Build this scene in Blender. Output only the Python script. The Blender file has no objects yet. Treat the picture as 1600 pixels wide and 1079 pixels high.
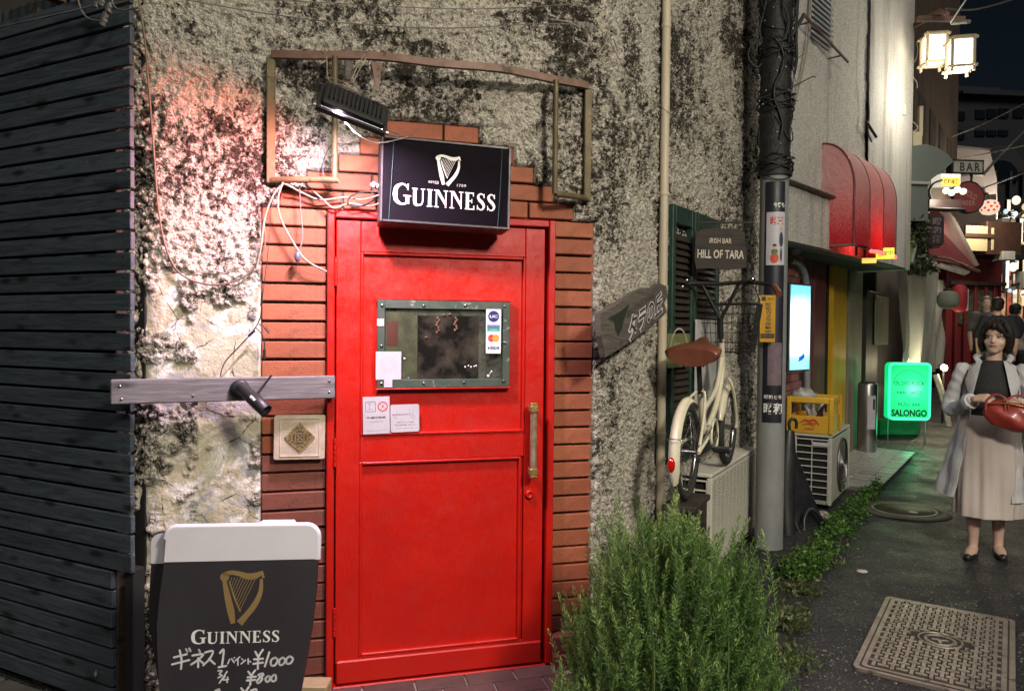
import bpy, bmesh, math, random
import numpy as np
from mathutils import Vector, Matrix, Euler

random.seed(11)
SC = bpy.context.scene
COL = SC.collection
R = math.radians

# ------------------------------------------------------------------ camera
FPX, CX, CY, EYE = 1155.0, 800.0, 539.5, 1.455
cam_data = bpy.data.cameras.new('camera')
cam = bpy.data.objects.new('camera', cam_data)
COL.objects.link(cam)
cam_data.sensor_width = 36
cam_data.lens = FPX / 1600 * 36
cam_data.clip_end = 600
cam_data.clip_start = 0.05
CAMR = Matrix.Rotation(R(90 - 1.17), 4, 'X') @ Matrix.Rotation(R(0.5), 4, 'Z')
cam.matrix_world = Matrix.Translation((0, 0, EYE)) @ CAMR
SC.camera = cam

# ------------------------------------------------------------------ night sky, weak key light, exposure
SUN_EL, SUN_AZ = R(44), R(18)          # light falls from behind the viewer, a little from the right
world = bpy.data.worlds.new('World')
SC.world = world
world.use_nodes = True
wn = world.node_tree.nodes
sky = wn.new('ShaderNodeTexSky')
sky.sky_type = 'NISHITA'
sky.sun_disc = False
sky.sun_elevation = SUN_EL
sky.sun_rotation = math.pi - SUN_AZ
world.node_tree.links.new(sky.outputs[0], wn['Background'].inputs[0])
wn['Background'].inputs[1].default_value = 0.0012
sun_data = bpy.data.lights.new('sun', 'SUN')
sun_data.energy = 0.45
sun_data.angle = R(30)
sun_data.color = (1.0, 0.93, 0.80)
sun = bpy.data.objects.new('sun', sun_data)
COL.objects.link(sun)
sdir = Vector((math.sin(SUN_AZ) * math.cos(SUN_EL), -math.cos(SUN_AZ) * math.cos(SUN_EL), math.sin(SUN_EL)))
sun.rotation_euler = sdir.to_track_quat('Z', 'Y').to_euler()
sun.location = (0, -3, 8)
SC.view_settings.view_transform = 'Standard'
SC.view_settings.look = 'None'
SC.view_settings.gamma = 1
SC.view_settings.exposure = 0.98
SC.view_settings.use_curve_mapping = False
SC.cycles.max_bounces = 6
SC.cycles.diffuse_bounces = 3
SC.cycles.glossy_bounces = 3
SC.cycles.transparent_max_bounces = 12
SC.cycles.use_denoising = True

# ------------------------------------------------------------------ finding places from the survey of the photograph
def ray(px, py):
    return (CAMR.to_3x3() @ Vector(((px - CX) / FPX, -(py - CY) / FPX, -1))).normalized()
def hit(px, py, p0, n):
    d = ray(px, py); o = Vector((0, 0, EYE)); n = Vector(n)
    return o + d * ((Vector(p0) - o).dot(n) / d.dot(n))
def gnd(px, py, z=0.0):
    return hit(px, py, (0, 0, z), (0, 0, 1))
def dep(px, py, Y):
    return hit(px, py, (0, Y, 0), (0, 1, 0))

class Frame:
    """an upright plane: x runs along it, y into it, z up"""
    def __init__(s, x, y, az, z=0):
        s.o = Vector((x, y, z)); s.rz = R(90 - az)
        s.M = Matrix.Translation(s.o) @ Matrix.Rotation(s.rz, 4, 'Z')
        s.I = s.M.inverted()
        s.n = (s.M.to_3x3() @ Vector((0, -1, 0)))
    def at(s, px, py, d=0.0):
        w = hit(px, py, s.o + s.n * d, s.n)
        return s.I @ w
    def W(s, x, y, z):
        return s.M @ Vector((x, y, z))

# ------------------------------------------------------------------ mesh building
WM = {}
def wm(o):
    return WM.get(o.name, Matrix.Identity(4))
class MB:
    def __init__(s):
        s.v = []; s.f = []; s.m = []; s.s = []
    def add(s, vs, fs, m=0, M=None, smooth=False):
        b = len(s.v)
        if M is not None:
            vs = [M @ Vector(v) for v in vs]
        s.v.extend([tuple(v) for v in vs])
        for f in fs:
            s.f.append(tuple(i + b for i in f)); s.m.append(m); s.s.append(smooth)
        return s
    def box(s, c, size, M=None, m=0, b=None, rot=None):
        """chamfered box"""
        hx, hy, hz = [abs(q) / 2 for q in size]
        if b is None: b = min(0.004, min(hx, hy, hz) * 0.35)
        T = Matrix.Translation(c)
        if rot is not None: T = T @ Euler(rot).to_matrix().to_4x4()
        if M is not None: T = M @ T
        if b <= 0:
            vs = [(x, y, z) for x in (-hx, hx) for y in (-hy, hy) for z in (-hz, hz)]
            fs = [(0, 1, 3, 2), (4, 6, 7, 5), (0, 4, 5, 1), (2, 3, 7, 6), (0, 2, 6, 4), (1, 5, 7, 3)]
            return s.add(vs, fs, m, T)
        vs = []; idx = {}
        for sx in (-1, 1):
            for sy in (-1, 1):
                for sz in (-1, 1):
                    for k in range(3):
                        p = [sx * (hx - b), sy * (hy - b), sz * (hz - b)]
                        p[k] = (sx * hx, sy * hy, sz * hz)[k]
                        idx[(sx, sy, sz, k)] = len(vs); vs.append(p)
        fs = []
        for k in range(3):
            a, c2 = [(1, 2), (2, 0), (0, 1)][k]
            for sg in (-1, 1):
                q = []
                for (sa, sc) in ((-1, -1), (1, -1), (1, 1), (-1, 1)):
                    t = [0, 0, 0]; t[k] = sg; t[a] = sa; t[c2] = sc
                    q.append(idx[(t[0], t[1], t[2], k)])
                fs.append(q if sg > 0 else q[::-1])
        for k in range(3):
            a, c2 = [(1, 2), (2, 0), (0, 1)][k]
            for sa in (-1, 1):
                for sc in (-1, 1):
                    t1 = [0, 0, 0]; t1[k] = -1; t1[a] = sa; t1[c2] = sc
                    t2 = list(t1); t2[k] = 1
                    q = [idx[(*t1, a)], idx[(*t2, a)], idx[(*t2, c2)], idx[(*t1, c2)]]
                    fs.append(q if sa * sc < 0 else q[::-1])
        for sx in (-1, 1):
            for sy in (-1, 1):
                for sz in (-1, 1):
                    q = [idx[(sx, sy, sz, k)] for k in range(3)]
                    fs.append(q if sx * sy * sz > 0 else q[::-1])
        return s.add(vs, fs, m, T)
    def tube(s, pts, r, n=8, m=0, M=None, cap=True, closed=False, flat=1.0, smooth=True):
        pts = [Vector(p) for p in pts]
        N = len(pts)
        rs = r if isinstance(r, (list, tuple)) else [r] * N
        vs = []; fs = []
        up = None
        for i, p in enumerate(pts):
            if closed: t = pts[(i + 1) % N] - pts[i - 1]
            else: t = pts[min(i + 1, N - 1)] - pts[max(i - 1, 0)]
            t = t.normalized() if t.length > 1e-9 else Vector((0, 0, 1))
            if up is None:
                up = Vector((0, 0, 1)) if abs(t.z) < 0.9 else Vector((0, 1, 0))
            a = t.cross(up)
            if a.length < 1e-6: a = t.cross(Vector((1, 0, 0)))
            a.normalize(); b = a.cross(t).normalized(); up = b
            for k in range(n):
                w = 2 * math.pi * k / n
                vs.append(p + a * math.cos(w) * rs[i] + b * math.sin(w) * rs[i] * flat)
        for i in range(N if closed else N - 1):
            j = (i + 1) % N
            for k in range(n):
                k2 = (k + 1) % n
                fs.append((i * n + k, i * n + k2, j * n + k2, j * n + k))
        s.add(vs, fs, m, M, smooth)
        if cap and not closed:
            s.add(vs[:n], [tuple(range(n))[::-1]], m, M)
            s.add(vs[-n:], [tuple(range(n))], m, M)
        return s
    def cyl(s, a, b, r, n=16, m=0, M=None, r2=None):
        return s.tube([a, b], [r, r if r2 is None else r2], n, m, M)
    def lathe(s, prof, n=24, m=0, M=None, smooth=True, cap=True):
        """prof: (radius, z) pairs, turned about z"""
        vs = []; fs = []
        for (r, z) in prof:
            for k in range(n):
                w = 2 * math.pi * k / n
                vs.append((r * math.cos(w), r * math.sin(w), z))
        for i in range(len(prof) - 1):
            for k in range(n):
                k2 = (k + 1) % n
                fs.append((i * n + k, i * n + k2, (i + 1) * n + k2, (i + 1) * n + k))
        s.add(vs, fs, m, M, smooth)
        if cap:
            if prof[0][0] > 1e-5: s.add(vs[:n], [tuple(range(n))[::-1]], m, M)
            if prof[-1][0] > 1e-5: s.add(vs[-n:], [tuple(range(n))], m, M)
        return s
    def prism(s, poly, y0, y1, m=0, M=None):
        """poly: (x, z) outline, run from y0 to y1"""
        n = len(poly)
        ar = sum(poly[i][0] * poly[(i + 1) % n][1] - poly[(i + 1) % n][0] * poly[i][1] for i in range(n))
        if (ar > 0) != (y1 > y0): poly = poly[::-1]
        vs = [(x, y0, z) for x, z in poly] + [(x, y1, z) for x, z in poly]
        fs = [tuple(range(n))[::-1], tuple(range(n, 2 * n))]
        fs = [tuple(range(n)), tuple(range(n, 2 * n))[::-1]]
        for i in range(n):
            j = (i + 1) % n
            fs.append((j, i, i + n, j + n))
        return s.add(vs, fs, m, M)
    def grid(s, rows, m=0, M=None, smooth=True, closed=False):
        """rows: list of equal-length point lists"""
        n = len(rows[0]); vs = [p for r_ in rows for p in r_]; fs = []
        for i in range(len(rows) - 1):
            for k in range(n if closed else n - 1):
                k2 = (k + 1) % n
                fs.append((i * n + k, i * n + k2, (i + 1) * n + k2, (i + 1) * n + k))
        return s.add(vs, fs, m, M, smooth)
    def ball(s, c, r, n=12, k=8, m=0, M=None, sc=(1, 1, 1)):
        rows = []
        for i in range(k + 1):
            a = math.pi * i / k
            rows.append([(c[0] + r * sc[0] * math.sin(a) * math.cos(2 * math.pi * j / n), c[1] + r * sc[1] * math.sin(a) * math.sin(2 * math.pi * j / n), c[2] + r * sc[2] * math.cos(a)) for j in range(n)])
        return s.grid(rows, m, M, True, True)
    def mesh(s, name, mats, I=None):
        me = bpy.data.meshes.new(name)
        vs = s.v if I is None else [tuple(I @ Vector(v)) for v in s.v]
        me.from_pydata(vs, [], s.f)
        for mt in (mats if isinstance(mats, (list, tuple)) else [mats]): me.materials.append(mt)
        me.polygons.foreach_set('material_index', s.m)
        me.polygons.foreach_set('use_smooth', s.s)
        me.update()
        return me
    def build(s, name, mats, parent=None, **kw):
        I = wm(parent).inverted() if parent is not None else None
        o = bpy.data.objects.new(name, s.mesh(name, mats, I))
        COL.objects.link(o); o.parent = parent
        if parent is not None: WM[o.name] = wm(parent)
        for k, v in kw.items(): o[k] = v
        return o

def tag(o, label=None, cat=None, group=None, kind=None):
    if label: o['label'] = label
    if cat: o['category'] = cat
    if group: o['group'] = group
    if kind: o['kind'] = kind
    return o
def thing(name, label, cat, M=None, group=None, kind=None):
    o = bpy.data.objects.new(name, None); COL.objects.link(o)
    o.empty_display_size = 0.05
    if M is not None:
        if not isinstance(M, Matrix): M = Matrix.Translation(M)
        o.matrix_world = M; WM[o.name] = M.copy()
    return tag(o, label, cat, group, kind)
def place(me, name, parent, M, **kw):
    """another object on a shared mesh; M in the parent's space"""
    o = bpy.data.objects.new(name, me); COL.objects.link(o); o.parent = parent
    o.matrix_local = M
    WM[o.name] = wm(parent) @ M if parent is not None else M
    for k, v in kw.items(): o[k] = v
    return o
def copy_tree(o, parent=None, M=None):
    c = o.copy(); COL.objects.link(c); c.parent = parent
    if M is not None:
        c.matrix_world = M
    for ch in [x for x in o.children]: copy_tree(ch, c)
    return c

def text(body, h, M, mat, parent=None, name='lettering', width=None, depth=0.0006, bold=0.0, shear=0.0, align='CENTER', res=3, space=1.0, line=1.0):
    """flat print as real thin lettering; M maps x right, y up, z out of the face; origin at the middle of the words"""
    c = bpy.data.curves.new('lettering', 'FONT')
    c.body = body; c.size = 1; c.resolution_u = res; c.offset = bold; c.shear = shear
    c.space_character = space; c.space_line = line; c.align_x = align
    o = bpy.data.objects.new('lettering_source', c)
    m = o.to_mesh()
    n = len(m.vertices)
    co = np.empty(n * 3); m.vertices.foreach_get('co', co); co = co.reshape(-1, 3)
    fs = [tuple(p.vertices) for p in m.polygons]
    o.to_mesh_clear()
    bpy.data.objects.remove(o); bpy.data.curves.remove(c)
    lo, hi = co.min(0), co.max(0)
    k = h / (hi[1] - lo[1]) if h else width / (hi[0] - lo[0])
    kx = k if width is None else width / (hi[0] - lo[0])
    co = (co - (lo + hi) / 2) * np.array([kx, k, 1.0]); co[:, 2] = depth
    mb = MB(); mb.add([tuple(v) for v in co], fs, 0, M)
    return mb.build(name, mat, parent)
def face_M(fr, x, y, z, tilt=0.0):
    """a print frame on an upright plane: x right, y up, z towards the viewer"""
    return fr.M @ Matrix.Translation((x, y, z)) @ Matrix.Rotation(R(90), 4, 'X') @ Matrix.Rotation(R(tilt), 4, 'Z')

# ------------------------------------------------------------------ numpy noise
def vnoise(x, y, seed=0):
    xi = np.floor(x).astype(np.int64); yi = np.floor(y).astype(np.int64)
    xf = x - xi; yf = y - yi
    def hsh(a, b):
        h = (a * 374761393 + b * 668265263 + seed * 1442695041) & 0xffffffff
        h = ((h ^ (h >> 13)) * 1274126177) & 0xffffffff
        return ((h ^ (h >> 16)) & 0xffff) / 65535.0
    u = xf * xf * (3 - 2 * xf); v = yf * yf * (3 - 2 * yf)
    return (hsh(xi, yi) * (1 - u) + hsh(xi + 1, yi) * u) * (1 - v) + (hsh(xi, yi + 1) * (1 - u) + hsh(xi + 1, yi + 1) * u) * v
def fbm(x, y, o=4, seed=0):
    t = 0; a = 0.5; s = 0
    for i in range(o):
        t = t + a * vnoise(x * 2 ** i, y * 2 ** i, seed + i * 17); s += a; a *= 0.5
    return t / s
def worley(x, y, seed=0):
    xi = np.floor(x).astype(np.int64); yi = np.floor(y).astype(np.int64)
    best = np.full(x.shape, 9.0)
    for dx in (-1, 0, 1):
        for dy in (-1, 0, 1):
            a = xi + dx; b = yi + dy
            h = (a * 374761393 + b * 668265263 + seed * 1442695041) & 0xffffffff
            h = ((h ^ (h >> 13)) * 1274126177) & 0xffffffff
            jx = ((h >> 3) & 0x3ff) / 1023.0; jy = ((h >> 14) & 0x3ff) / 1023.0
            best = np.minimum(best, (a + jx - x) ** 2 + (b + jy - y) ** 2)
    return np.sqrt(best)

# ------------------------------------------------------------------ materials
MATS = {}
class NT:
    def __init__(s, name):
        s.mat = bpy.data.materials.new(name); s.mat.use_nodes = True
        s.t = s.mat.node_tree; s.b = s.t.nodes['Principled BSDF']; s.out = s.t.nodes['Material Output']
    def n(s, typ, **kw):
        nd = s.t.nodes.new('ShaderNode' + typ)
        for k, v in kw.items():
            if k.startswith('i_'): nd.inputs[k[2:].replace('_', ' ')].default_value = v
            else: setattr(nd, k, v)
        return nd
    def l(s, a, b): s.t.links.new(a, b)
    def coord(s, scale=1.0, stretch=(1, 1, 1), kind='Object'):
        tc = s.n('TexCoord'); mp = s.n('Mapping'); s.l(tc.outputs[kind], mp.inputs[0])
        mp.inputs['Scale'].default_value = [scale * q for q in stretch]
        return mp.outputs[0]
    def noise(s, co, scale=5, detail=4, rough=0.6, dist=0):
        nd = s.n('TexNoise'); s.l(co, nd.inputs['Vector'])
        nd.inputs['Scale'].default_value = scale; nd.inputs['Detail'].default_value = detail
        nd.inputs['Roughness'].default_value = rough; nd.inputs['Distortion'].default_value = dist
        return nd.outputs[0]
    def voro(s, co, scale=5, feature='F1', out=0):
        nd = s.n('TexVoronoi'); nd.feature = feature; s.l(co, nd.inputs['Vector']); nd.inputs['Scale'].default_value = scale
        return nd.outputs[out]
    def ramp(s, fac, stops):
        nd = s.n('ValToRGB'); s.l(fac, nd.inputs[0]); e = nd.color_ramp.elements
        while len(e) < len(stops): e.new(0.5)
        for i, (p, c) in enumerate(stops):
            e[i].position = p; e[i].color = (c, c, c, 1) if isinstance(c, (int, float)) else (*c[:3], 1)
        return nd.outputs[0]
    def mix(s, fac, a, b, mode='MIX'):
        nd = s.n('Mix'); nd.data_type = 'RGBA'; nd.blend_type = mode
        for i, v in ((0, fac), (6, a), (7, b)):
            sk = nd.inputs[i]
            if isinstance(v, bpy.types.NodeSocket): s.l(v, sk)
            elif isinstance(v, (int, float)): sk.default_value = v if i == 0 else (v, v, v, 1)
            else: sk.default_value = (*v[:3], 1)
        return nd.outputs[2]
    def math(s, op, a, b=0.0):
        nd = s.n('Math'); nd.operation = op
        for sk, v in ((nd.inputs[0], a), (nd.inputs[1], b)):
            if isinstance(v, bpy.types.NodeSocket): s.l(v, sk)
            else: sk.default_value = v
        return nd.outputs[0]
    def bump(s, h, dist=0.002, strength=1.0, prev=None):
        nd = s.n('Bump'); s.l(h, nd.inputs['Height']); nd.inputs['Distance'].default_value = dist; nd.inputs['Strength'].default_value = strength
        if prev is not None: s.l(prev, nd.inputs['Normal'])
        s.l(nd.outputs[0], s.b.inputs['Normal']); return nd.outputs[0]
    def base(s, c):
        if isinstance(c, bpy.types.NodeSocket): s.l(c, s.b.inputs['Base Color'])
        else: s.b.inputs['Base Color'].default_value = (*c[:3], 1)
    def rough(s, c):
        if isinstance(c, bpy.types.NodeSocket): s.l(c, s.b.inputs['Roughness'])
        else: s.b.inputs['Roughness'].default_value = c
def srgb(r, g, b):
    return tuple(((c / 255) / 12.92 if c / 255 <= 0.04045 else ((c / 255 + 0.055) / 1.055) ** 2.4) for c in (r, g, b))
def pm(name, c1, c2=None, rough=0.6, metal=0.0, scale=6.0, stretch=(1, 1, 1), bump=0.0, bscale=60.0, rnd=0.0, detail=5, lo=0.35, hi=0.65, spec=0.5, rvar=0.12, coat=0.0, wear=None, wlo=0.62, wscale=14):
    """everyday surface: two tones through noise, uneven gloss, fine relief, own tone per object, wear spots"""
    if name in MATS: return MATS[name]
    t = NT(name); co = t.coord(1, stretch)
    c = c1
    nz = t.noise(co, scale, detail, 0.65)
    if c2 is not None: c = t.mix(t.ramp(nz, [(lo, 0.0), (hi, 1.0)]), c1, c2)
    if rnd:
        oi = t.n('ObjectInfo'); v = t.math('MULTIPLY_ADD', oi.outputs['Random'], rnd)
        v.node.inputs[2].default_value = 1 - rnd / 2
        c = t.mix(1.0, c if isinstance(c, bpy.types.NodeSocket) else (*c, 1), v, 'MULTIPLY')
    if wear is not None:
        w = t.ramp(t.noise(t.coord(1), wscale, 8, 0.75, 0.5), [(wlo, 0.0), (wlo + 0.03, 1.0)])
        c = t.mix(w, c if isinstance(c, bpy.types.NodeSocket) else (*c, 1), wear)
    t.base(c)
    r = t.math('MULTIPLY_ADD', t.noise(co, scale * 2.3, 4), rvar * 2); r.node.inputs[2].default_value = rough - rvar
    t.rough(r)
    t.b.inputs['Metallic'].default_value = metal
    t.b.inputs['Specular IOR Level'].default_value = spec
    if coat: t.b.inputs['Coat Weight'].default_value = coat; t.b.inputs['Coat Roughness'].default_value = 0.12
    if bump: t.bump(t.noise(co, bscale, 5, 0.65), bump)
    MATS[name] = t.mat
    return t.mat
def em(name, col, strength, c2=None, scale=5, back=0.0):
    if name in MATS: return MATS[name]
    t = NT(name)
    if c2 is not None:
        col_s = t.mix(t.ramp(t.noise(t.coord(1), scale, 2), [(0.4, 0.0), (0.65, 1.0)]), col, c2)
        t.l(col_s, t.b.inputs['Emission Color'])
    else: t.b.inputs['Emission Color'].default_value = (*col, 1)
    t.b.inputs['Emission Strength'].default_value = strength
    t.base(tuple(min(0.8, q) * 0.5 for q in col)); t.rough(0.4)
    MATS[name] = t.mat
    return t.mat
# ---- special surfaces
def mat_stucco():
    t = NT('rough_stucco'); co = t.coord(1)
    at = t.n('Attribute'); at.attribute_name = 'peel'; peel = at.outputs['Fac']
    a2 = t.n('Attribute'); a2.attribute_name = 'mould'; mo = a2.outputs['Fac']
    a3 = t.n('Attribute'); a3.attribute_name = 'mortar'; mt = a3.outputs['Fac']
    fine = t.noise(co, 75, 6, 0.85)
    c = t.mix(t.ramp(fine, [(0.42, 0.0), (0.58, 1.0)]), (0.38, 0.335, 0.26), (0.82, 0.765, 0.67))
    soot_f = t.noise(co, 48, 9, 0.85, 0.4)
    soot = t.math('MULTIPLY', t.ramp(t.math('MULTIPLY_ADD', mo, 0.38), [(0.0, 0.0), (1, 1)]), 1.0)
    soot_f = t.math('ADD', t.math('MULTIPLY', soot_f, 0.55), t.math('MULTIPLY', t.noise(co, 17, 5, 0.7, 0.8), 0.45))
    sm = t.math('ADD', soot_f, t.math('MULTIPLY', mo, 0.088))
    c = t.mix(t.ramp(sm, [(0.515, 0.0), (0.565, 1.0)]), c, (0.042, 0.034, 0.025))
    wh = t.ramp(t.noise(co, 55, 6, 0.8), [(0.56, 0.0), (0.64, 1.0)])
    c = t.mix(t.math('MULTIPLY', wh, 0.75), c, (0.72, 0.69, 0.60))
    # peeled plaster
    pc = t.mix(t.ramp(t.noise(co, 7, 6, 0.7, 0.8), [(0.42, 0.0), (0.50, 1.0)]), (0.74, 0.70, 0.66), (0.50, 0.45, 0.33))
    pc = t.mix(t.ramp(t.noise(co, 4.2, 5, 0.7, 1.5), [(0.55, 0.0), (0.58, 1.0)]), pc, (0.40, 0.39, 0.39))
    vr = t.voro(co, 5.5, 'DISTANCE_TO_EDGE')
    nn = t.math('ADD', vr, t.math('MULTIPLY', t.noise(co, 20, 4), 0.06))
    pc = t.mix(t.ramp(nn, [(0.030, 1.0), (0.036, 0.0)]), pc, (0.05, 0.04, 0.03))
    pc = t.mix(t.ramp(t.noise(co, 60, 6, 0.8), [(0.62, 0.0), (0.68, 0.8)]), pc, (0.10, 0.08, 0.06))
    c = t.mix(peel, c, pc)
    mc = t.mix(fine, (0.10, 0.085, 0.07), (0.22, 0.19, 0.16))
    c = t.mix(mt, c, mc)
    t.base(c); t.rough(0.92); t.b.inputs['Specular IOR Level'].default_value = 0.25
    pv = t.voro(co, 95)
    hh = t.math('ADD', t.math('ADD', t.noise(co, 150, 6, 0.8), t.math('MULTIPLY', pv, -1.1)), t.math('MULTIPLY', t.noise(co, 60, 4, 0.7), 1.4))
    ip = t.math('MULTIPLY_ADD', peel, -0.88); ip.node.inputs[2].default_value = 1.0
    t.bump(t.math('MULTIPLY', hh, ip), 0.011)
    return t.mat
M_STUCCO = mat_stucco()
def mat_red():
    t = NT('red_door_paint'); co = t.coord(1)
    c = t.mix(t.ramp(t.noise(co, 3, 4), [(0.35, 0.0), (0.7, 1.0)]), (0.50, 0.010, 0.004), (0.42, 0.007, 0.004))
    chips = t.ramp(t.noise(t.coord(1), 26, 9, 0.85, 0.3), [(0.675, 0.0), (0.69, 1.0)])
    c = t.mix(chips, c, (0.75, 0.45, 0.45))
    c = t.mix(t.ramp(t.noise(t.coord(1, (1, 1, 0.15)), 30, 7, 0.8), [(0.66, 0.0), (0.74, 0.55)]), c, (0.28, 0.0, 0.0))
    t.base(c)
    c2_ = t.noise(t.coord(1, (1, 1, 0.2)), 5, 7, 0.75)
    r = t.ramp(t.noise(co, 12, 7, 0.8), [(0.3, 0.22), (0.7, 0.55)]); t.rough(r)
    b0 = t.bump(t.noise(co, 5, 3, 0.5), 0.006)
    b1 = t.bump(t.noise(t.coord(1, (1, 1, 0.2)), 70, 6, 0.7), 0.0018, 1, b0)
    t.bump(t.ramp(t.noise(co, 26, 9, 0.85, 0.3), [(0.7, 0.0), (0.75, 1.0)]), 0.0006, 1, b1)
    return t.mat
M_RED = mat_red()
def mat_brick(name, c1, c2):
    t = NT(name); co = t.coord(1)
    oi = t.n('ObjectInfo')
    c = t.mix(t.ramp(oi.outputs['Random'], [(0, 0.0), (1, 1.0)]), c1, c2)
    c = t.mix(t.ramp(t.noise(co, 18, 6, 0.7), [(0.35, 0.0), (0.75, 0.6)]), c, tuple(q * 0.55 for q in c1))
    c = t.mix(t.ramp(t.noise(co, 90, 4, 0.8), [(0.64, 0.0), (0.74, 0.5)]), c, (0.5, 0.40, 0.33))
    c = t.mix(t.ramp(t.noise(t.coord(1, (1, 1, 1)), 7, 6, 0.8), [(0.52, 0.0), (0.75, 0.55)]), c, (0.05, 0.03, 0.022))
    t.base(c); t.rough(0.62)
    t.bump(t.noise(co, 70, 7, 0.8), 0.0035)
    return t.mat
M_BRICK = mat_brick('terracotta_brick', (0.30, 0.078, 0.034), (0.41, 0.122, 0.055))
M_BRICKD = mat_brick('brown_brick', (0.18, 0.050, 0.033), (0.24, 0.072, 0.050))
def mat_wood(name, c1, c2, c3, axis=(1, 14, 14), rough=0.6, rnd=0.3, bump=0.002):
    t = NT(name)
    oi = t.n('ObjectInfo'); tc = t.n('TexCoord')
    ad = t.n('VectorMath'); ad.operation = 'ADD'; t.l(tc.outputs['Object'], ad.inputs[0])
    cmb = t.n('CombineXYZ'); t.l(t.math('MULTIPLY', oi.outputs['Random'], 37.0), cmb.inputs[0]); t.l(t.math('MULTIPLY', oi.outputs['Random'], 91.0), cmb.inputs[2])
    t.l(cmb.outputs[0], ad.inputs[1])
    mp = t.n('Mapping'); t.l(ad.outputs[0], mp.inputs[0]); mp.inputs['Scale'].default_value = axis
    co = mp.outputs[0]
    g = t.noise(co, 4.0, 8, 0.7, 1.2)
    c = t.mix(t.ramp(g, [(0.35, 0.0), (0.65, 1.0)]), c1, c2)
    mp2 = t.n('Mapping'); t.l(ad.outputs[0], mp2.inputs[0]); mp2.inputs['Scale'].default_value = (5, 9, 16)
    kn = t.voro(mp2.outputs[0], 1.0)
    c = t.mix(t.ramp(kn, [(0.10, 1.0), (0.28, 0.0)]), c, c3)
    v = t.math('MULTIPLY_ADD', oi.outputs['Random'], rnd); v.node.inputs[2].default_value = 1 - rnd / 2
    c = t.mix(1.0, c, v, 'MULTIPLY')
    t.base(c); t.rough(t.ramp(g, [(0.3, rough - 0.12), (0.7, rough + 0.1)]))
    t.bump(g, bump)
    return t.mat
M_SLAT = mat_wood('dark_stained_board', (0.032, 0.042, 0.053), (0.076, 0.096, 0.118), (0.016, 0.016, 0.018), rough=0.50)
M_SLATLOW = M_SLAT
M_PLANK = mat_wood('weathered_grey_plank', (0.10, 0.095, 0.10), (0.20, 0.185, 0.19), (0.05, 0.045, 0.05), rough=0.6, bump=0.003)
M_BOARD = mat_wood('weathered_sign_board', (0.055, 0.047, 0.04), (0.15, 0.13, 0.11), (0.03, 0.027, 0.024), rough=0.75, bump=0.004)
M_DARKWOOD = mat_wood('old_dark_wood', (0.014, 0.010, 0.008), (0.040, 0.029, 0.022), (0.006, 0.005, 0.005), rough=0.7, bump=0.004)
def mat_asphalt():
    t = NT('asphalt'); co = t.coord(1)
    c = t.mix(t.ramp(t.noise(co, 1.1, 6, 0.6, 0.6), [(0.40, 0.0), (0.62, 1.0)]), (0.013, 0.014, 0.019), (0.034, 0.033, 0.036))
    sp = t.voro(co, 88); sr = t.voro(co, 88, out=1)
    sx = t.n('SeparateXYZ'); t.l(sr, sx.inputs[0])
    m1 = t.math('MULTIPLY', t.ramp(sp, [(0.18, 1.0), (0.34, 0.0)]), t.ramp(sx.outputs[0], [(0.70, 0.0), (0.84, 1.0)]))
    c = t.mix(m1, c, (0.27, 0.255, 0.235))
    sp2 = t.voro(co, 34); sx2 = t.n('SeparateXYZ'); t.l(t.voro(co, 34, out=1), sx2.inputs[0])
    m2 = t.math('MULTIPLY', t.ramp(sp2, [(0.10, 1.0), (0.17, 0.0)]), t.ramp(sx2.outputs[1], [(0.93, 0.0), (0.95, 1.0)]))
    c = t.mix(m2, c, (0.40, 0.38, 0.34))
    t.base(c); t.rough(t.ramp(t.noise(co, 3, 4), [(0.35, 0.42), (0.7, 0.75)]))
    v = t.voro(co, 75)
    b = t.math('ADD', t.math('MULTIPLY', v, -0.7), t.noise(co, 40, 6, 0.75))
    t.bump(b, 0.016)
    return t.mat
M_ASPHALT = mat_asphalt()

M_IRON = pm('old_brass_tube', (0.085, 0.062, 0.028), (0.15, 0.115, 0.055), 0.6, 0.15, scale=14, bump=0.0008, bscale=90, wear=(0.05, 0.028, 0.012), wlo=0.6)
M_RUSTBAR = pm('rusty_brown_steel', (0.12, 0.07, 0.045), (0.19, 0.115, 0.085), 0.6, 0.2, scale=20, bump=0.001, wear=(0.05, 0.02, 0.01), wlo=0.58)
M_BLACK = pm('black_plastic', (0.012, 0.012, 0.014), (0.022, 0.022, 0.025), 0.42, scale=20, bump=0.0003, bscale=300)
M_BLACKM = pm('black_painted_metal', (0.010, 0.010, 0.011), (0.022, 0.021, 0.02), 0.55, 0.1, scale=16, bump=0.0004)
M_STEEL = pm('brushed_steel', (0.42, 0.42, 0.42), (0.30, 0.30, 0.30), 0.32, 1.0, scale=10, stretch=(1, 1, 0.2))
M_CHROME = pm('dull_chrome', (0.5, 0.5, 0.5), (0.35, 0.34, 0.32), 0.25, 1.0, scale=20)
M_WHITE = pm('white_print', (0.78, 0.77, 0.78), rough=0.5)
M_PAPER = pm('paper_sticker', (0.52, 0.50, 0.54), (0.45, 0.43, 0.47), 0.45, scale=8)
M_INK = pm('dark_ink', (0.035, 0.035, 0.045), rough=0.6)
M_INKR = pm('red_ink', (0.55, 0.03, 0.03), rough=0.6)
M_CABLE = pm('cream_cable', (0.30, 0.26, 0.20), (0.22, 0.18, 0.14), 0.55, scale=15)
M_CABLEG = pm('grey_cable', (0.20, 0.19, 0.17), (0.11, 0.10, 0.09), 0.6, scale=12)
M_CABLEB = pm('black_cable', (0.012, 0.012, 0.014), rough=0.5)
M_GOLD = pm('gold_print', (0.40, 0.27, 0.11), (0.33, 0.22, 0.09), 0.4, 0.3)
M_BONE = pm('bone_white_print', (0.74, 0.69, 0.64), rough=0.5)
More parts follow.
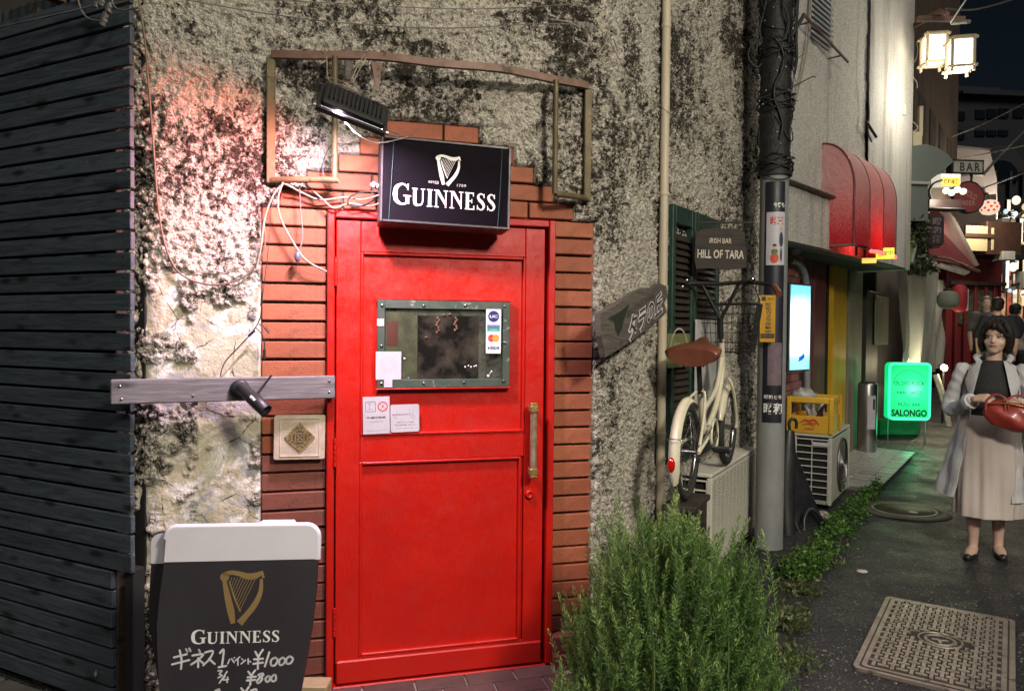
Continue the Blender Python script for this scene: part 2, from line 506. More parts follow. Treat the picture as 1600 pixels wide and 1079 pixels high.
M_CREAMPAINT = pm('cream_bicycle_paint', (0.74, 0.69, 0.52), (0.66, 0.61, 0.45), 0.32, scale=9, coat=0.4, wear=(0.25, 0.15, 0.08), wlo=0.70, wscale=40)
M_ACBODY = pm('aged_beige_casing', (0.66, 0.64, 0.55), (0.55, 0.53, 0.45), 0.5, scale=7, bump=0.0004, wear=(0.18, 0.15, 0.11), wlo=0.66)
M_DARKVOID = pm('dark_interior', (0.01, 0.01, 0.01), rough=0.9)
M_PIPE = pm('cream_drain_pipe', (0.52, 0.45, 0.34), (0.42, 0.36, 0.26), 0.5, scale=4, stretch=(1, 1, 0.3), wear=(0.25, 0.20, 0.13), wlo=0.68)
M_POLE = pm('grey_pole_concrete', (0.27, 0.28, 0.28), (0.20, 0.21, 0.21), 0.6, scale=8, stretch=(1, 1, 0.4), bump=0.0006)
M_GREENPAINT = pm('dark_green_paint', (0.018, 0.050, 0.035), (0.012, 0.032, 0.024), 0.5, scale=14, bump=0.0008, wear=(0.10, 0.11, 0.09), wlo=0.64)
# ================================================================== ground
def rise(y):                           # the lane climbs gently beyond the bicycle
    return 0.0 if y < 7 else min(1.2, (y - 7.0) * 0.05)
def ground_mesh():
    mb = MB(); S = 150
    ys = [-20, 7.0, 7.6, 8.2, 9, 10, 12, 14, 18, 24, 40, 260]
    mb.grid([[(-S, y, rise(y)), (S, y, rise(y))] for y in ys], smooth=False)
    for i, f in enumerate(mb.f): mb.f[i] = f
    return mb
tag(ground_mesh().build('street', M_ASPHALT), kind='structure')

FR = Frame(-0.29, 3.04, 75)            # the plane of the red door
def fx(px, py=600, d=0.0): return FR.at(px, py, d).x
def fz(px, py, d=0.0): return FR.at(px, py, d).z
def fbox(mb, x0, x1, z0, z1, d0, d1, m=0, b=None):
    return mb.box(((x0 + x1) / 2, -(d0 + d1) / 2, (z0 + z1) / 2), (x1 - x0, d1 - d0, z1 - z0), FR.M, m, b)

# ================================================================== the bar building
bar = thing('bar_building', 'corner bar with rough mould stained stucco walls, stepped brick surround and a red door', 'building', FR.M)
A00 = Vector((-1.80, 3.10)); A0 = Vector((-1.475, 2.805)); A1 = Vector((-1.342, 2.758)); A2 = Vector((0.375, 3.218)); A3 = Vector((0.855, 4.20)); A4 = Vector((1.95, 5.76))
def plan_path(step):
    P = [A00, A0, A1, A2, A3, A4]; rad = [0, 0.04, 0.035, 0.09, 0.25, 0]
    out = [P[0]]
    for i in range(1, 5):
        a = (P[i - 1] - P[i]).normalized(); b = (P[i + 1] - P[i]).normalized(); r_ = rad[i]
        for k in range(9):
            t = k / 8
            out.append((P[i] + a * r_) * (1 - t) ** 2 + P[i] * 2 * t * (1 - t) + (P[i] + b * r_) * t * t)
    out.append(P[5])
    L = [0]
    for i in range(1, len(out)): L.append(L[-1] + (out[i] - out[i - 1]).length)
    n = int(L[-1] / step); ss = np.linspace(0, L[-1], n)
    X = np.interp(ss, L, [p.x for p in out]); Y = np.interp(ss, L, [p.y for p in out])
    return ss, X, Y
ZT = 4.25
ROW0, PITCH = 1.928, 0.0743
BX0, BX1 = fx(407, 500), fx(929, 500)
DX0, DX1 = fx(510, 700), fx(863, 700)
arch = []   # (x0, x1, ztop) rows above row 0, bottom up: measured on the photograph
for (pxa, pxb, k) in ((437, 899, 1), (478, 868, 2), (528, 836, 3), (561, 805, 4), (603, 750, 5)):
    yy = 324 - 27 * k
    arch.append((fx(pxa, yy), fx(pxb, yy), ROW0 + PITCH * k))
def build_wall():
    ss, X, Y = plan_path(0.0062)
    zz = np.linspace(0, ZT, int(ZT / 0.0064))
    PX, Z = np.meshgrid(X, zz); PY, _ = np.meshgrid(Y, zz); S_, _ = np.meshgrid(ss, zz)
    tx = np.gradient(X); ty = np.gradient(Y); l = np.hypot(tx, ty); nx = ty / l; ny = -tx / l
    # facade-local x of every point
    ca, sa = math.cos(FR.rz), math.sin(FR.rz)
    FXl = (PX - FR.o.x) * ca + (PY - FR.o.y) * sa
    FYl = -(PX - FR.o.x) * sa + (PY - FR.o.y) * ca
    on = np.abs(FYl) < 0.02
    w1 = worley(S_ * 42 + fbm(S_ * 20, Z * 20, 2, 2), Z * 42, 3); w2 = worley(S_ * 105 + 5, Z * 105, 9)
    n1 = fbm(S_ * 9, Z * 9, 4, 5); n2 = fbm(S_ * 30, Z * 30, 3, 8)
    H = (0.62 - w1).clip(-0.2, 1) * 0.026 + (0.55 - w2) * 0.010 + (n1 - 0.5) * 0.018 + (n2 - 0.5) * 0.026
    # peeled plaster left of the bricks
    xl, xr = fx(238, 600), BX0
    ztop = fz(320, 415)
    n3 = fbm(S_ * 5 + 3, Z * 5, 5, 21); n4 = fbm(S_ * 14, Z * 14, 4, 31)
    pe = ((ztop - Z) * 9 + (n4 - 0.5) * 5).clip(0, 1) * ((FXl < xr + 0.02) & (FXl > xl - 0.4))
    isl = (n3 - 0.585 + (n4 - 0.5) * 0.5)
    # rough islands stay rough: lower left and a patch above the plank
    isl2 = isl + 0.10 * ((FXl < xl + 0.16)) + 0.06 * ((Z < 1.35) & (Z > 0.75) & (FXl < xl + 0.28))
    pe = pe * (1 - (isl2 * 14).clip(0, 1))
    step = (np.floor(fbm(S_ * 6, Z * 6, 4, 44) * 9) / 9 - 0.5) * 0.022
    Hp = step + (fbm(S_ * 25, Z * 25, 3, 51) - 0.5) * 0.006 - 0.004
    H = H * (1 - pe) + Hp * pe
    mould = fbm(S_ * 3.6 + 1, Z * 2.9, 5, 77)
    up = ((Z - 1.6) / 1.6).clip(0, 1)
    mould = (mould - 0.5) * 2.7 + up * 0.22 + 0.08
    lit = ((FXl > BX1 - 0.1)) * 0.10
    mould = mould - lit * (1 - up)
    # brick field and door opening
    mort = np.zeros_like(Z); door = np.zeros_like(Z)
    fld = on & (FXl > BX0) & (FXl < BX1) & (Z < ROW0 + 0.002)
    for (a, b, zt) in arch: fld |= on & (FXl > a) & (FXl < b) & (Z < zt + 0.002) & (Z > zt - PITCH - 0.01)
    mort[fld] = 1
    H = np.where(fld, -0.034 + (n2 - 0.5) * 0.008, H + 0.004)
    op = on & (FXl > DX0 + 0.01) & (FXl < DX1 - 0.01) & (Z < fz(690, 337) - 0.01)
    H = np.where(op, -0.12, H)
    # dark recess behind the louvred shutters is flattened
    NX, _ = np.meshgrid(nx, zz); NY, _ = np.meshgrid(ny, zz)
    P = np.stack([PX + NX * H, PY + NY * H, Z], -1)
    nr, nc = Z.shape
    I = np.array(wm(bar).inverted())
    Q = P.reshape(-1, 3) @ I[:3, :3].T + I[:3, 3]
    me = bpy.data.meshes.new('stucco_wall')
    ii = np.arange(nr * nc).reshape(nr, nc)
    F = np.stack([ii[:-1, :-1], ii[:-1, 1:], ii[1:, 1:], ii[1:, :-1]], -1).reshape(-1, 4)
    me.vertices.add(nr * nc); me.vertices.foreach_set('co', Q.ravel())
    me.loops.add(F.size); me.loops.foreach_set('vertex_index', F.ravel())
    me.polygons.add(len(F)); me.polygons.foreach_set('loop_start', np.arange(0, F.size, 4)); me.polygons.foreach_set('loop_total', np.full(len(F), 4))
    me.polygons.foreach_set('use_smooth', np.ones(len(F), bool))
    me.update(calc_edges=True)
    for nm, arr in (('peel', pe), ('mould', mould), ('mortar', mort)):
        a = me.attributes.new(nm, 'FLOAT', 'POINT'); a.data.foreach_set('value', arr.ravel().astype(np.float32))
    me.materials.append(M_STUCCO)
    o = bpy.data.objects.new('stucco_wall', me); COL.objects.link(o); o.parent = bar; WM[o.name] = wm(bar)
    return o
stucco = build_wall()
# the wall top closes the building
mb = MB(); P5 = [A00, A1, A2, A3, A4, Vector((1.2, 7.5)), Vector((-3.5, 7.5)), Vector((-3.5, 4.6))]
mb.add([(p.x, p.y, ZT) for p in P5], [tuple(range(8))])
for i in (4, 5, 6, 7):
    a, b = P5[i], P5[(i + 1) % 8]
    mb.add([(a.x, a.y, 0), (b.x, b.y, 0), (b.x, b.y, ZT), (a.x, a.y, ZT)], [(0, 1, 2, 3)])
mb.build('rear_wall', pm('plain_render', (0.22, 0.20, 0.16), (0.15, 0.13, 0.10), 0.9, bump=0.002), bar)

# ---- bricks, each one a piece
bm_ = MB().box((0, 0, 0), (1, 1, 1), b=0)
def brick_mesh(mat, name):
    mb = MB().box((0, 0, 0), (0.25, 0.024, 0.0655), b=0.0035); return mb.mesh(name, mat)
BRK = brick_mesh(M_BRICK, 'brick'); BRKD = brick_mesh(M_BRICKD, 'dark_brick')
def lay(x0, x1, z, dark=False, d=0.0):
    w = x1 - x0
    if w < 0.02: return
    rr = random.uniform
    M_ = Matrix.Translation(((x0 + x1) / 2, 0.024 - d + rr(-0.004, 0.004), z + rr(-0.0008, 0.0008))) @ Matrix.Rotation(R(rr(-0.25, 0.25)), 4, 'Y') @ Matrix.Diagonal((w / 0.25, 1, rr(0.97, 1.02), 1))
    place(BRKD if dark else BRK, 'brick', bar, M_)
k = 0
z = ROW0 - PITCH / 2
while z > 0.02:
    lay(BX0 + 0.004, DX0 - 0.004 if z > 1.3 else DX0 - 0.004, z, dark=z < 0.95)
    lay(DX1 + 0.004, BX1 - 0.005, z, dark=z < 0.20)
    z -= PITCH; k += 1
for i, (a, b, zt) in enumerate(arch):
    zc = zt - PITCH / 2
    if i == 0:
        segs = [(a, a + 0.235), (a + 0.243, DX0 + 0.19), (DX0 + 0.2, DX0 + 0.42), (DX0 + 0.43, DX0 + 0.66), (DX0 + 0.67, b - 0.21), (b - 0.2, b)]
    else:
        n_ = max(2, round((b - a) / 0.26)); off = 0.0 if i != 4 else 0.02
        xs = [a + (b - a) * q / n_ for q in range(n_ + 1)]
        if i == 4: xs = [a, a + 0.235, b]
        segs = [(xs[q] + 0.004, xs[q + 1] - 0.004) for q in range(len(xs) - 1)]
    for (p, q) in segs: lay(p, q, zc)
# soldier filler under the arch, above the door frame
xs = np.linspace(DX0 + 0.0, DX1, 4)
# stepped brick foot right of the door
for (j, zc) in ((0, 0.042), (1, 0.118)):
    fo = MB(); 
    o = place(BRKD, 'brick', bar, Matrix.Translation((DX1 + 0.052, -0.035 + j * 0.012, zc)) @ Matrix.Diagonal((0.42, 2.6, 1.15, 1)))

# ---- door frame and door
zt_frame = fz(690, 337); zt_leaf = fz(690, 349)
zb = 0.03
mb = MB()
fbox(mb, DX0, fx(522, 700), zb, zt_frame, -0.05, 0.022)
fbox(mb, fx(853, 700), DX1, zb, zt_frame, -0.05, 0.022)
fbox(mb, fx(522, 700) + 0.0005, fx(853, 700) - 0.0005, zt_leaf + 0.002, zt_frame, -0.05, 0.020)
fbox(mb, fx(520, 700), fx(855, 700), 0.0, zb - 0.002, -0.06, 0.018)
frame = mb.build('door_frame', M_RED, bar)
LX0, LX1 = fx(524.5, 700), fx(848.5, 700)
LZ0, LZ1 = 0.036, zt_leaf - 0.004
def dz(y): return fz(690, y)
door = MB(); fbox(door, LX0, LX1, LZ0, LZ1, -0.05, -0.012)
door = door.build('door', M_RED, bar)
uX0, uX1 = fx(563, 550), fx(820, 550)       # upper sunk panel
lX0, lX1 = fx(561, 850), fx(813, 850)
uZ0, uZ1 = dz(677.5), dz(397.5)
lZ0, lZ1 = dz(1011), dz(717)
def sub(name, boxes, mat=M_RED, b=0.003, parent=None, **kw):
    m_ = MB()
    for bx in boxes: fbox(m_, *bx, b=b)
    return m_.build(name, mat, parent or door, **kw)
sub('stile', [(LX0, uX0, LZ0 + 0.075, LZ1, -0.012, 0.002)])
sub('stile', [(uX1, LX1, LZ0 + 0.075, LZ1, -0.012, 0.002)])
sub('rail', [(uX0 + 0.0005, uX1 - 0.0005, uZ1, LZ1, -0.012, 0.0015)])
sub('rail', [(uX0 + 0.0005, uX1 - 0.0005, lZ1, uZ0, -0.012, 0.0015)])
sub('rail', [(uX0 + 0.0005, uX1 - 0.0005, LZ0 + 0.075, lZ0, -0.012, 0.0015)])
sub('kick_board', [(LX0 + 0.004, LX1 - 0.004, LZ0, LZ0 + 0.092, -0.012, 0.014)], b=0.005)
for (x0, x1, z0, z1) in ((uX0, uX1, uZ0, uZ1), (lX0, lX1, lZ0, lZ1)):
    t_ = 0.011
    sub('panel_moulding', [(x0, x0 + t_, z0, z1, -0.012, 0.005), (x1 - t_, x1, z0, z1, -0.012, 0.005),
                           (x0 + t_, x1 - t_, z1 - t_, z1, -0.012, 0.005), (x0 + t_, x1 - t_, z0, z0 + t_, -0.012, 0.007)])
for y in (425, 705, 968):
    h = MB(); zc = fz(523, y)
    for q in range(5):
        h.cyl(FR.W(fx(523.5, 700), -0.026, zc - 0.055 + q * 0.0225), FR.W(fx(523.5, 700), -0.026, zc - 0.055 + q * 0.0225 + 0.0205), 0.0075, 10)
    h.build('hinge', M_RED, door)
# handle: old brass bar
hx = fx(833.5, 690, 0.05); hz1, hz0 = fz(833, 640, 0.05), fz(833, 735, 0.05)
h = MB()
h.cyl(FR.W(hx, -0.05, hz0), FR.W(hx, -0.05, hz1), 0.0145, 14)
hd = h.build('handle', pm('worn_handle_metal', (0.46, 0.38, 0.24), (0.26, 0.20, 0.13), 0.42, 0.5, scale=40, bump=0.001, wear=(0.14, 0.10, 0.07), wlo=0.56), door)
for zc, s_ in ((hz1 + 0.004, 1), (hz0 - 0.004, -1)):
    h = MB()
    h.box((0, 0, 0), (0.036, 0.036, 0.034), Matrix.Translation(FR.W(hx, -0.05, zc)) @ Matrix.Rotation(FR.rz, 4, 'Z'), b=0.006)
    h.box((0, 0, 0), (0.022, 0.05, 0.022), Matrix.Translation(FR.W(hx, -0.026, zc)) @ Matrix.Rotation(FR.rz, 4, 'Z'), b=0.003)
    h.box((0, 0, 0), (0.03, 0.03, 0.012), Matrix.Translation(FR.W(hx, -0.05, zc + s_ * 0.02)) @ Matrix.Rotation(FR.rz, 4, 'Z'), b=0.004)
    h.build('handle_bracket', pm('brass_bracket', (0.50, 0.36, 0.12), (0.36, 0.25, 0.10), 0.35, 0.7, scale=30), door)
lx, lz = fx(826.5, 771), fz(826.5, 771)
Mk = FR.M @ Matrix.Translation((lx, -0.002, lz)) @ Matrix.Rotation(R(90), 4, 'X')
MB().lathe([(0.019, 0), (0.019, 0.010), (0.015, 0.014), (0.010, 0.015), (0.010, 0.012), (0.003, 0.012)], 20, 0, Mk).box((0, 0, 0.0135), (0.003, 0.009, 0.003), Mk).build('lock', M_RED, door)

# window of the door: green painted board with riveted edge round an old pane
wx0, wx1 = fx(589, 540, 0.012), fx(796, 540, 0.012)
wz1, wz0 = fz(690, 470, 0.012), fz(690, 605, 0.012)
fw = 0.034
M_WFR = pm('window_frame_green', (0.030, 0.062, 0.040), (0.075, 0.085, 0.070), 0.5, scale=9, bump=0.001, wear=(0.26, 0.27, 0.25), wlo=0.60, wscale=22)
wf = sub('window_frame', [(wx0, wx0 + fw * 0.9, wz0, wz1, -0.002, 0.020), (wx1 - fw * 0.9, wx1, wz0, wz1, -0.002, 0.020),
                     (wx0 + fw * 0.9, wx1 - fw * 0.9, wz1 - fw, wz1, -0.002, 0.0195), (wx0 + fw * 0.9, wx1 - fw * 0.9, wz0, wz0 + fw, -0.002, 0.0195)], M_WFR, b=0.002)
sub('window_trim', [(wx0 - 0.006, wx1 + 0.006, wz1 + 0.0005, wz1 + 0.007, -0.002, 0.018), (wx0 - 0.006, wx1 + 0.006, wz0 - 0.007, wz0 - 0.0005, -0.002, 0.022)], M_RED)
def mat_pane():
    t = NT('grimy_window_pane'); co = t.coord(1)
    n = t.noise(co, 9, 7, 0.75, 0.8)
    g = t.mix(t.ramp(n, [(0.36, 0.0), (0.62, 1.0)]), (0.014, 0.016, 0.012), (0.085, 0.095, 0.07))
    g = t.mix(t.ramp(t.noise(co, 34, 8, 0.8), [(0.62, 0.0), (0.74, 0.8)]), g, (0.17, 0.18, 0.15))
    sx = t.n('SeparateXYZ'); t.l(co, sx.inputs[0])
    t.base(g); t.rough(t.ramp(t.noise(co, 20, 5), [(0.4, 0.08), (0.7, 0.35)]))
    t.b.inputs['Coat Weight'].default_value = 0.6
    t.bump(t.noise(co, 14, 4), 0.0012)
    return t.mat
M_PANE = mat_pane()
sub('window_pane', [(wx0 + fw * 0.9, wx1 - fw * 0.9, wz0 + fw, wz1 - fw, -0.008, 0.008)], M_PANE, b=0)
# faint things standing behind the pane (old prints stuck to it), and painted reflections
def pane_patch(x0, y0, x1, y1, mat, d=0.0085):
    a = FR.at(x0, y1, 0.01); c = FR.at(x1, y0, 0.01)
    sub('pane_print_reflection', [(a.x, c.x, a.z, c.z, 0.0075, d)], mat, b=0)
pane_patch(602, 486, 652, 590, pm('faded_yellow_print', (0.075, 0.085, 0.042), (0.035, 0.042, 0.026), 0.3, scale=18))
pane_patch(652, 494, 748, 592, pm('dark_glass_reflections', (0.010, 0.010, 0.008), (0.085, 0.075, 0.055), 0.12, scale=9, lo=0.42, hi=0.8), 0.0088)  # pale blotches in the dark glass are blurred reflections put into its colour
pane_patch(604, 502, 622, 540, pm('faded_brown_print', (0.07, 0.025, 0.018), (0.10, 0.05, 0.035), 0.3), 0.0095)
M_GARL = pm('garland_red', (0.10, 0.028, 0.018), (0.13, 0.07, 0.04), 0.5)
g = MB()
for (px, py, l) in ((684, 497, 26), (712, 497, 22)):
    for q in range(7):
        p = FR.at(px + math.sin(q * 1.7) * 2, py + q * l / 7, 0.011); g.ball(FR.W(p.x, -0.011, p.z), 0.0048, 8, 6, sc=(1, .6, 1.5))
for (px, py) in ((694, 492), (703, 491), (666, 527)):
    p = FR.at(px, py, 0.011); g.ball(FR.W(p.x, -0.010, p.z), 0.006, 8, 6)
g.build('hanging_garland', M_GARL, door)
g = MB()
for (px, py, s_) in ((727, 573, .004), (732, 571, .003), (736, 573, .004), (741, 572, .003), (744, 571, .004), (763, 587, .006), (768, 580, .0045), (766, 583, .003), (632, 560, .004), (638, 590, .002)):
    p = FR.at(px, py, 0.011); g.ball(FR.W(p.x, -0.0095, p.z), s_, 8, 5, sc=(1, .5, 1))
g.build('paint_chip', M_WHITE, door)
for (px, py) in ((597, 477), (662, 477), (727, 477), (788, 478), (596, 540), (788, 535), (596, 599), (662, 598), (725, 597), (787, 595)):
    p = FR.at(px, py, 0.02)
    MB().lathe([(0.0065, 0), (0.006, 0.004), (0.003, 0.0065), (0.0, 0.007)], 10, 0, FR.M @ Matrix.Translation((p.x, -0.019, p.z)) @ Matrix.Rotation(R(90), 4, 'X')).build('bolt', M_STEEL, door)

# ---- stickers on the door
def sticker(x0, y0, x1, y1, mat=M_PAPER, d=0.0, parent=None, tilt=0.0, name='sticker', r_=0.004):
    a = FR.at(x0, y1, d); c = FR.at(x1, y0, d)
    w, h_ = c.x - a.x, c.z - a.z; cx, cz = (a.x + c.x) / 2, (a.z + c.z) / 2
    Ms = face_M(FR, cx, -d, cz, tilt)
    pts = []
    for (sx, sy, a0) in ((1, 1, 0), (-1, 1, 90), (-1, -1, 180), (1, -1, 270)):
        for q in range(4):
            an = R(a0 + q * 30); pts.append((sx * (w / 2 - r_) + r_ * math.cos(an), sy * (h_ / 2 - r_) + r_ * math.sin(an)))
    m_ = MB(); m_.add([(x, y, 0) for x, y in pts] + [(x, y, 0.0008) for x, y in pts], [tuple(range(16, 32)), tuple(range(16))[::-1]] + [(i, (i + 1) % 16, (i + 1) % 16 + 16, i + 16) for i in range(16)], 0, Ms)
    o = m_.build(name, mat, parent or door)
    return Ms @ Matrix.Translation((0, 0, 0.0009)), w, h_, o
def disc(mb, x, y, r_, M_, n=20, z=0.0, m=0, hole=0.0, a0=0.0, a1=360.0):
    vs = []; fs = []
    full = a1 - a0 >= 360
    for i in range(n + 1):
        a = R(a0 + (a1 - a0) * i / n)
        vs += [(x + hole * math.cos(a), y + hole * math.sin(a), z), (x + r_ * math.cos(a), y + r_ * math.sin(a), z)]
    for i in range(n): fs.append((2 * i, 2 * i + 1, 2 * i + 3, 2 * i + 2))
    mb.add(vs, fs, m, M_)
def rect(mb, x0, y0, x1, y1, M_, z=0.0, m=0):
    mb.add([(x0, y0, z), (x1, y0, z), (x1, y1, z), (x0, y1, z)], [(0, 1, 2, 3)], m, M_)
def stroke(mb, pts, w, M_, z=0.0, m=0, n=5):
    """a pen stroke: flat ribbon with round ends"""
    pts = [Vector((p[0], p[1], 0)) for p in pts]
    for i in range(len(pts) - 1):
        d = pts[i + 1] - pts[i]
        if d.length < 1e-6: continue
        q = Vector((-d.y, d.x, 0)).normalized() * w / 2
        zz = Vector((0, 0, z + 0.00003 * (i % 3)))
        mb.add([pts[i] - q + zz, pts[i + 1] - q + zz, pts[i + 1] + q + zz, pts[i] + q + zz], [(0, 1, 2, 3)], m, M_)
    for i, p in enumerate(pts): disc(mb, p.x, p.y, w / 2, M_, 8, z + 0.00012, m)
D_PANEL = -0.011
# card brands on the pane frame
Ms, w, h_, o = sticker(759, 483, 783, 552, M_WHITE, 0.021)
m_ = MB(); disc(m_, 0, h_ * 0.335, w * 0.37, Ms); m_.build('emblem', pm('navy_print', (0.02, 0.02, 0.16), rough=0.4), door)
text('UC', 0.012, Ms @ Matrix.Translation((0, h_ * 0.335, 0.0004)), M_WHITE, door, bold=0.03, width=w * 0.52)
m_ = MB(); rect(m_, -w * 0.42, h_ * 0.075, w * 0.42, h_ * 0.145, Ms); m_.build('print', pm('saison_blue', (0.03, 0.10, 0.35), rough=0.4), door)
m_ = MB(); rect(m_, -w * 0.42, h_ * 0.0, w * 0.42, h_ * 0.0745, Ms); m_.build('print', pm('saison_green', (0.03, 0.35, 0.22), rough=0.4), door)
text('SAISON', 0.004, Ms @ Matrix.Translation((0, h_ * 0.11, 0.0004)), M_WHITE, door, width=w * 0.7)
text('CARD', 0.004, Ms @ Matrix.Translation((0, h_ * 0.037, 0.0004)), M_WHITE, door, width=w * 0.5)
m_ = MB(); disc(m_, -w * 0.13, -h_ * 0.155, w * 0.24, Ms); m_.build('print', pm('card_red', (0.6, 0.03, 0.02), rough=0.4), door)
m_ = MB(); disc(m_, w * 0.15, -h_ * 0.155, w * 0.24, Ms, z=0.0002); m_.build('print', pm('card_orange', (0.8, 0.32, 0.04), rough=0.4), door)
text('mastercard', 0.003, Ms @ Matrix.Translation((0, -h_ * 0.155, 0.0005)), M_WHITE, door, width=w * 0.6)
text('VISA', 0.0125, Ms @ Matrix.Translation((0, -h_ * 0.375, 0.0002)), pm('navy_print', (0.02, 0.02, 0.16)), door, bold=0.03, shear=0.3, width=w * 0.78)
# drawing sticker lower left of the pane
Ms, w, h_, o = sticker(587, 549, 627, 593, M_PAPER, 0.021, r_=0.001)
m_ = MB()
for q in range(14):
    a = 2 * math.pi * q / 14; r1 = w * 0.26
    stroke(m_, [(r1 * math.cos(a), r1 * math.sin(a) + 0.002), (r1 * 1.35 * math.cos(a + 0.2), r1 * 1.35 * math.sin(a + 0.2) + 0.002)], 0.0012, Ms)
for q in range(10):
    a = 2 * math.pi * q / 10 + 0.2; stroke(m_, [(w * .17 * math.cos(a), w * .17 * math.sin(a)), (w * .2 * math.cos(a + .5), w * .2 * math.sin(a + .5))], 0.001, Ms)
m_.build('pencil_drawing', pm('grey_ink', (0.22, 0.21, 0.24), rough=0.6), door)
sticker(589, 498, 600, 509, M_PAPER, 0.0215, r_=0.001); sticker(600, 592, 613, 605, M_PAPER, 0.0215, r_=0.001)
# smoking notice
Ms, w, h_, o = sticker(567, 619, 609, 678, M_PAPER, D_PANEL + 0.0215, tilt=1.0, r_=0.002)
m_ = MB()
for (x0, x1) in ((-w * .4, -w * .04),):
    y0, y1 = h_ * .10, h_ * .36
    for (a, b) in (((x0, y0), (x1, y0)), ((x1, y0), (x1, y1)), ((x1, y1), (x0, y1)), ((x0, y1), (x0, y0))): stroke(m_, [a, b], 0.0018, Ms)
stroke(m_, [(-w * .32, h_ * .31), (-w * .2, h_ * .31)], .0014, Ms); stroke(m_, [(-w * .26, h_ * .31), (-w * .26, h_ * .17)], .0014, Ms); stroke(m_, [(-w * .32, h_ * .16), (-w * .12, h_ * .16)], .0014, Ms)
disc(m_, w * .24, h_ * .23, w * .03, Ms); stroke(m_, [(w * .18, h_ * .16), (w * .3, h_ * .3)], .0016, Ms)
m_.build('print', M_INK, door)
m_ = MB(); disc(m_, w * .24, h_ * .23, w * .19, Ms, z=0.0003, hole=w * .15); stroke(m_, [(w * .12, h_ * .31), (w * .36, h_ * .15)], .0016, Ms, 0.0003); m_.build('print', M_INKR, door)
text('喫煙可能店', 0.0075, Ms @ Matrix.Translation((0, -h_ * .06, 0)), M_INK, door, width=w * .7, bold=0.02)
text('Smoking area', 0.0045, Ms @ Matrix.Translation((0, -h_ * .17, 0)), M_INK, door, width=w * .5)
text('20歳未満の方は立ち入れません', 0.0025, Ms @ Matrix.Translation((0, -h_ * .41, 0)), M_INK, door, width=w * .75)
# heated tobacco notice
Ms, w, h_, o = sticker(610, 631, 655, 675, M_PAPER, D_PANEL + 0.0215, tilt=1.0, r_=0.007)
text('ploom', 0.0085, Ms @ Matrix.Translation((-w * .12, h_ * .14, 0)), M_INK, door, width=w * .6)
m_ = MB()
for s_ in (-1, 1):
    stroke(m_, [(w * (.24 + .02 * s_) + s_ * math.cos(a) * w * .02 * 0 + w * .06 * s_ * abs(t), h_ * (.14 + .2 * t)) for t, a in [(q / 5 - 1, 0) for q in range(11)]], 0.0008, Ms)
disc(m_, -w * .33, h_ * .03, w * .05, Ms, hole=w * .04); disc(m_, w * .3, h_ * .03, w * .07, Ms, hole=w * .06)
m_.build('print', pm('grey_ink', (0.22, 0.21, 0.24)), door)
text('加熱式たばこ専用', 0.0035, Ms @ Matrix.Translation((0, -h_ * .14, 0)), M_INK, door, width=w * .6)
text('喫煙室あり', 0.0035, Ms @ Matrix.Translation((0, -h_ * .24, 0)), M_INK, door, width=w * .72)
text('Heated tobacco only', 0.003, Ms @ Matrix.Translation((0, -h_ * .36, 0)), M_INK, door, width=w * .6)

# ================================================================== dark board fence at the left
FF = Frame(-1.386, 2.70, 116.2)
fence = thing('board_fence', 'tall fence of dark stained horizontal boards left of the stucco wall', 'fence', FF.M)
FL = 1.7
mb = MB().box((0, 0, 0), (FL, 0.018, 0.0635), b=0.0022); SL = mb.mesh('fence_board', M_SLAT)
xs_cut = FF.at(178, 1020).x
for k in range(36):
    zc = 0.065 + k * 0.0741
    x1 = random.uniform(-0.002, 0.002) + (xs_cut if k < 7 else 0)
    if k == 35: x1 -= 0.0
    place(SL, 'fence_board', fence, Matrix.Translation((x1 - FL / 2, random.uniform(-.0015, .0015), zc)) @ Matrix.Rotation(R(random.uniform(-.06, .06)), 4, 'Y'))
for x in (-0.13, -0.60, -1.2):
    MB().box((x, 0.034, 1.36), (0.06, 0.05, 2.72), FF.M, b=0.004).build('post', M_DARKWOOD, fence)
mb = MB().box((-FL / 2 - 0.015, 0.068, 1.33), (FL - 0.0, 0.012, 2.66), FF.M); mb.build('backing_board', M_DARKVOID, fence)
MB().box((-0.030, 0.030, 0.28), (0.05, 0.05, 0.56), FF.M, b=0.004).build('post', M_DARKVOID, fence)
# nails on the boards
nm_ = MB().lathe([(0.003, 0), (0.0025, 0.0012), (0, 0.0015)], 7).mesh('nail', pm('rusty_nail', (0.06, 0.04, 0.03), rough=0.6, metal=0.6))
for k in range(7, 34):
    for x in (-0.035, -0.60):
        for q in (-0.014, 0.016):
            place(nm_, 'nail', fence, Matrix.Translation((x + random.uniform(-.006, .006), -0.0095, 0.065 + k * 0.0741 + q)) @ Matrix.Rotation(R(90), 4, 'X'))
# corrugated sheet and post head on top
cs = MB(); rows = []
for zz in (2.66, 2.80):
    rows.append([FF.W(-1.7 + i * 0.008, 0.09 + 0.006 * math.sin(i * 0.9), zz) for i in range(190)])
cs.grid(rows); cs.build('corrugated_sheet', pm('green_corrugated_sheet', (0.04, 0.055, 0.06), (0.06, 0.075, 0.08), 0.4), fence)
MB().box((-0.50, 0.02, 2.80), (0.055, 0.09, 0.12), FF.M).build('post_cap', M_RUSTBAR, fence)
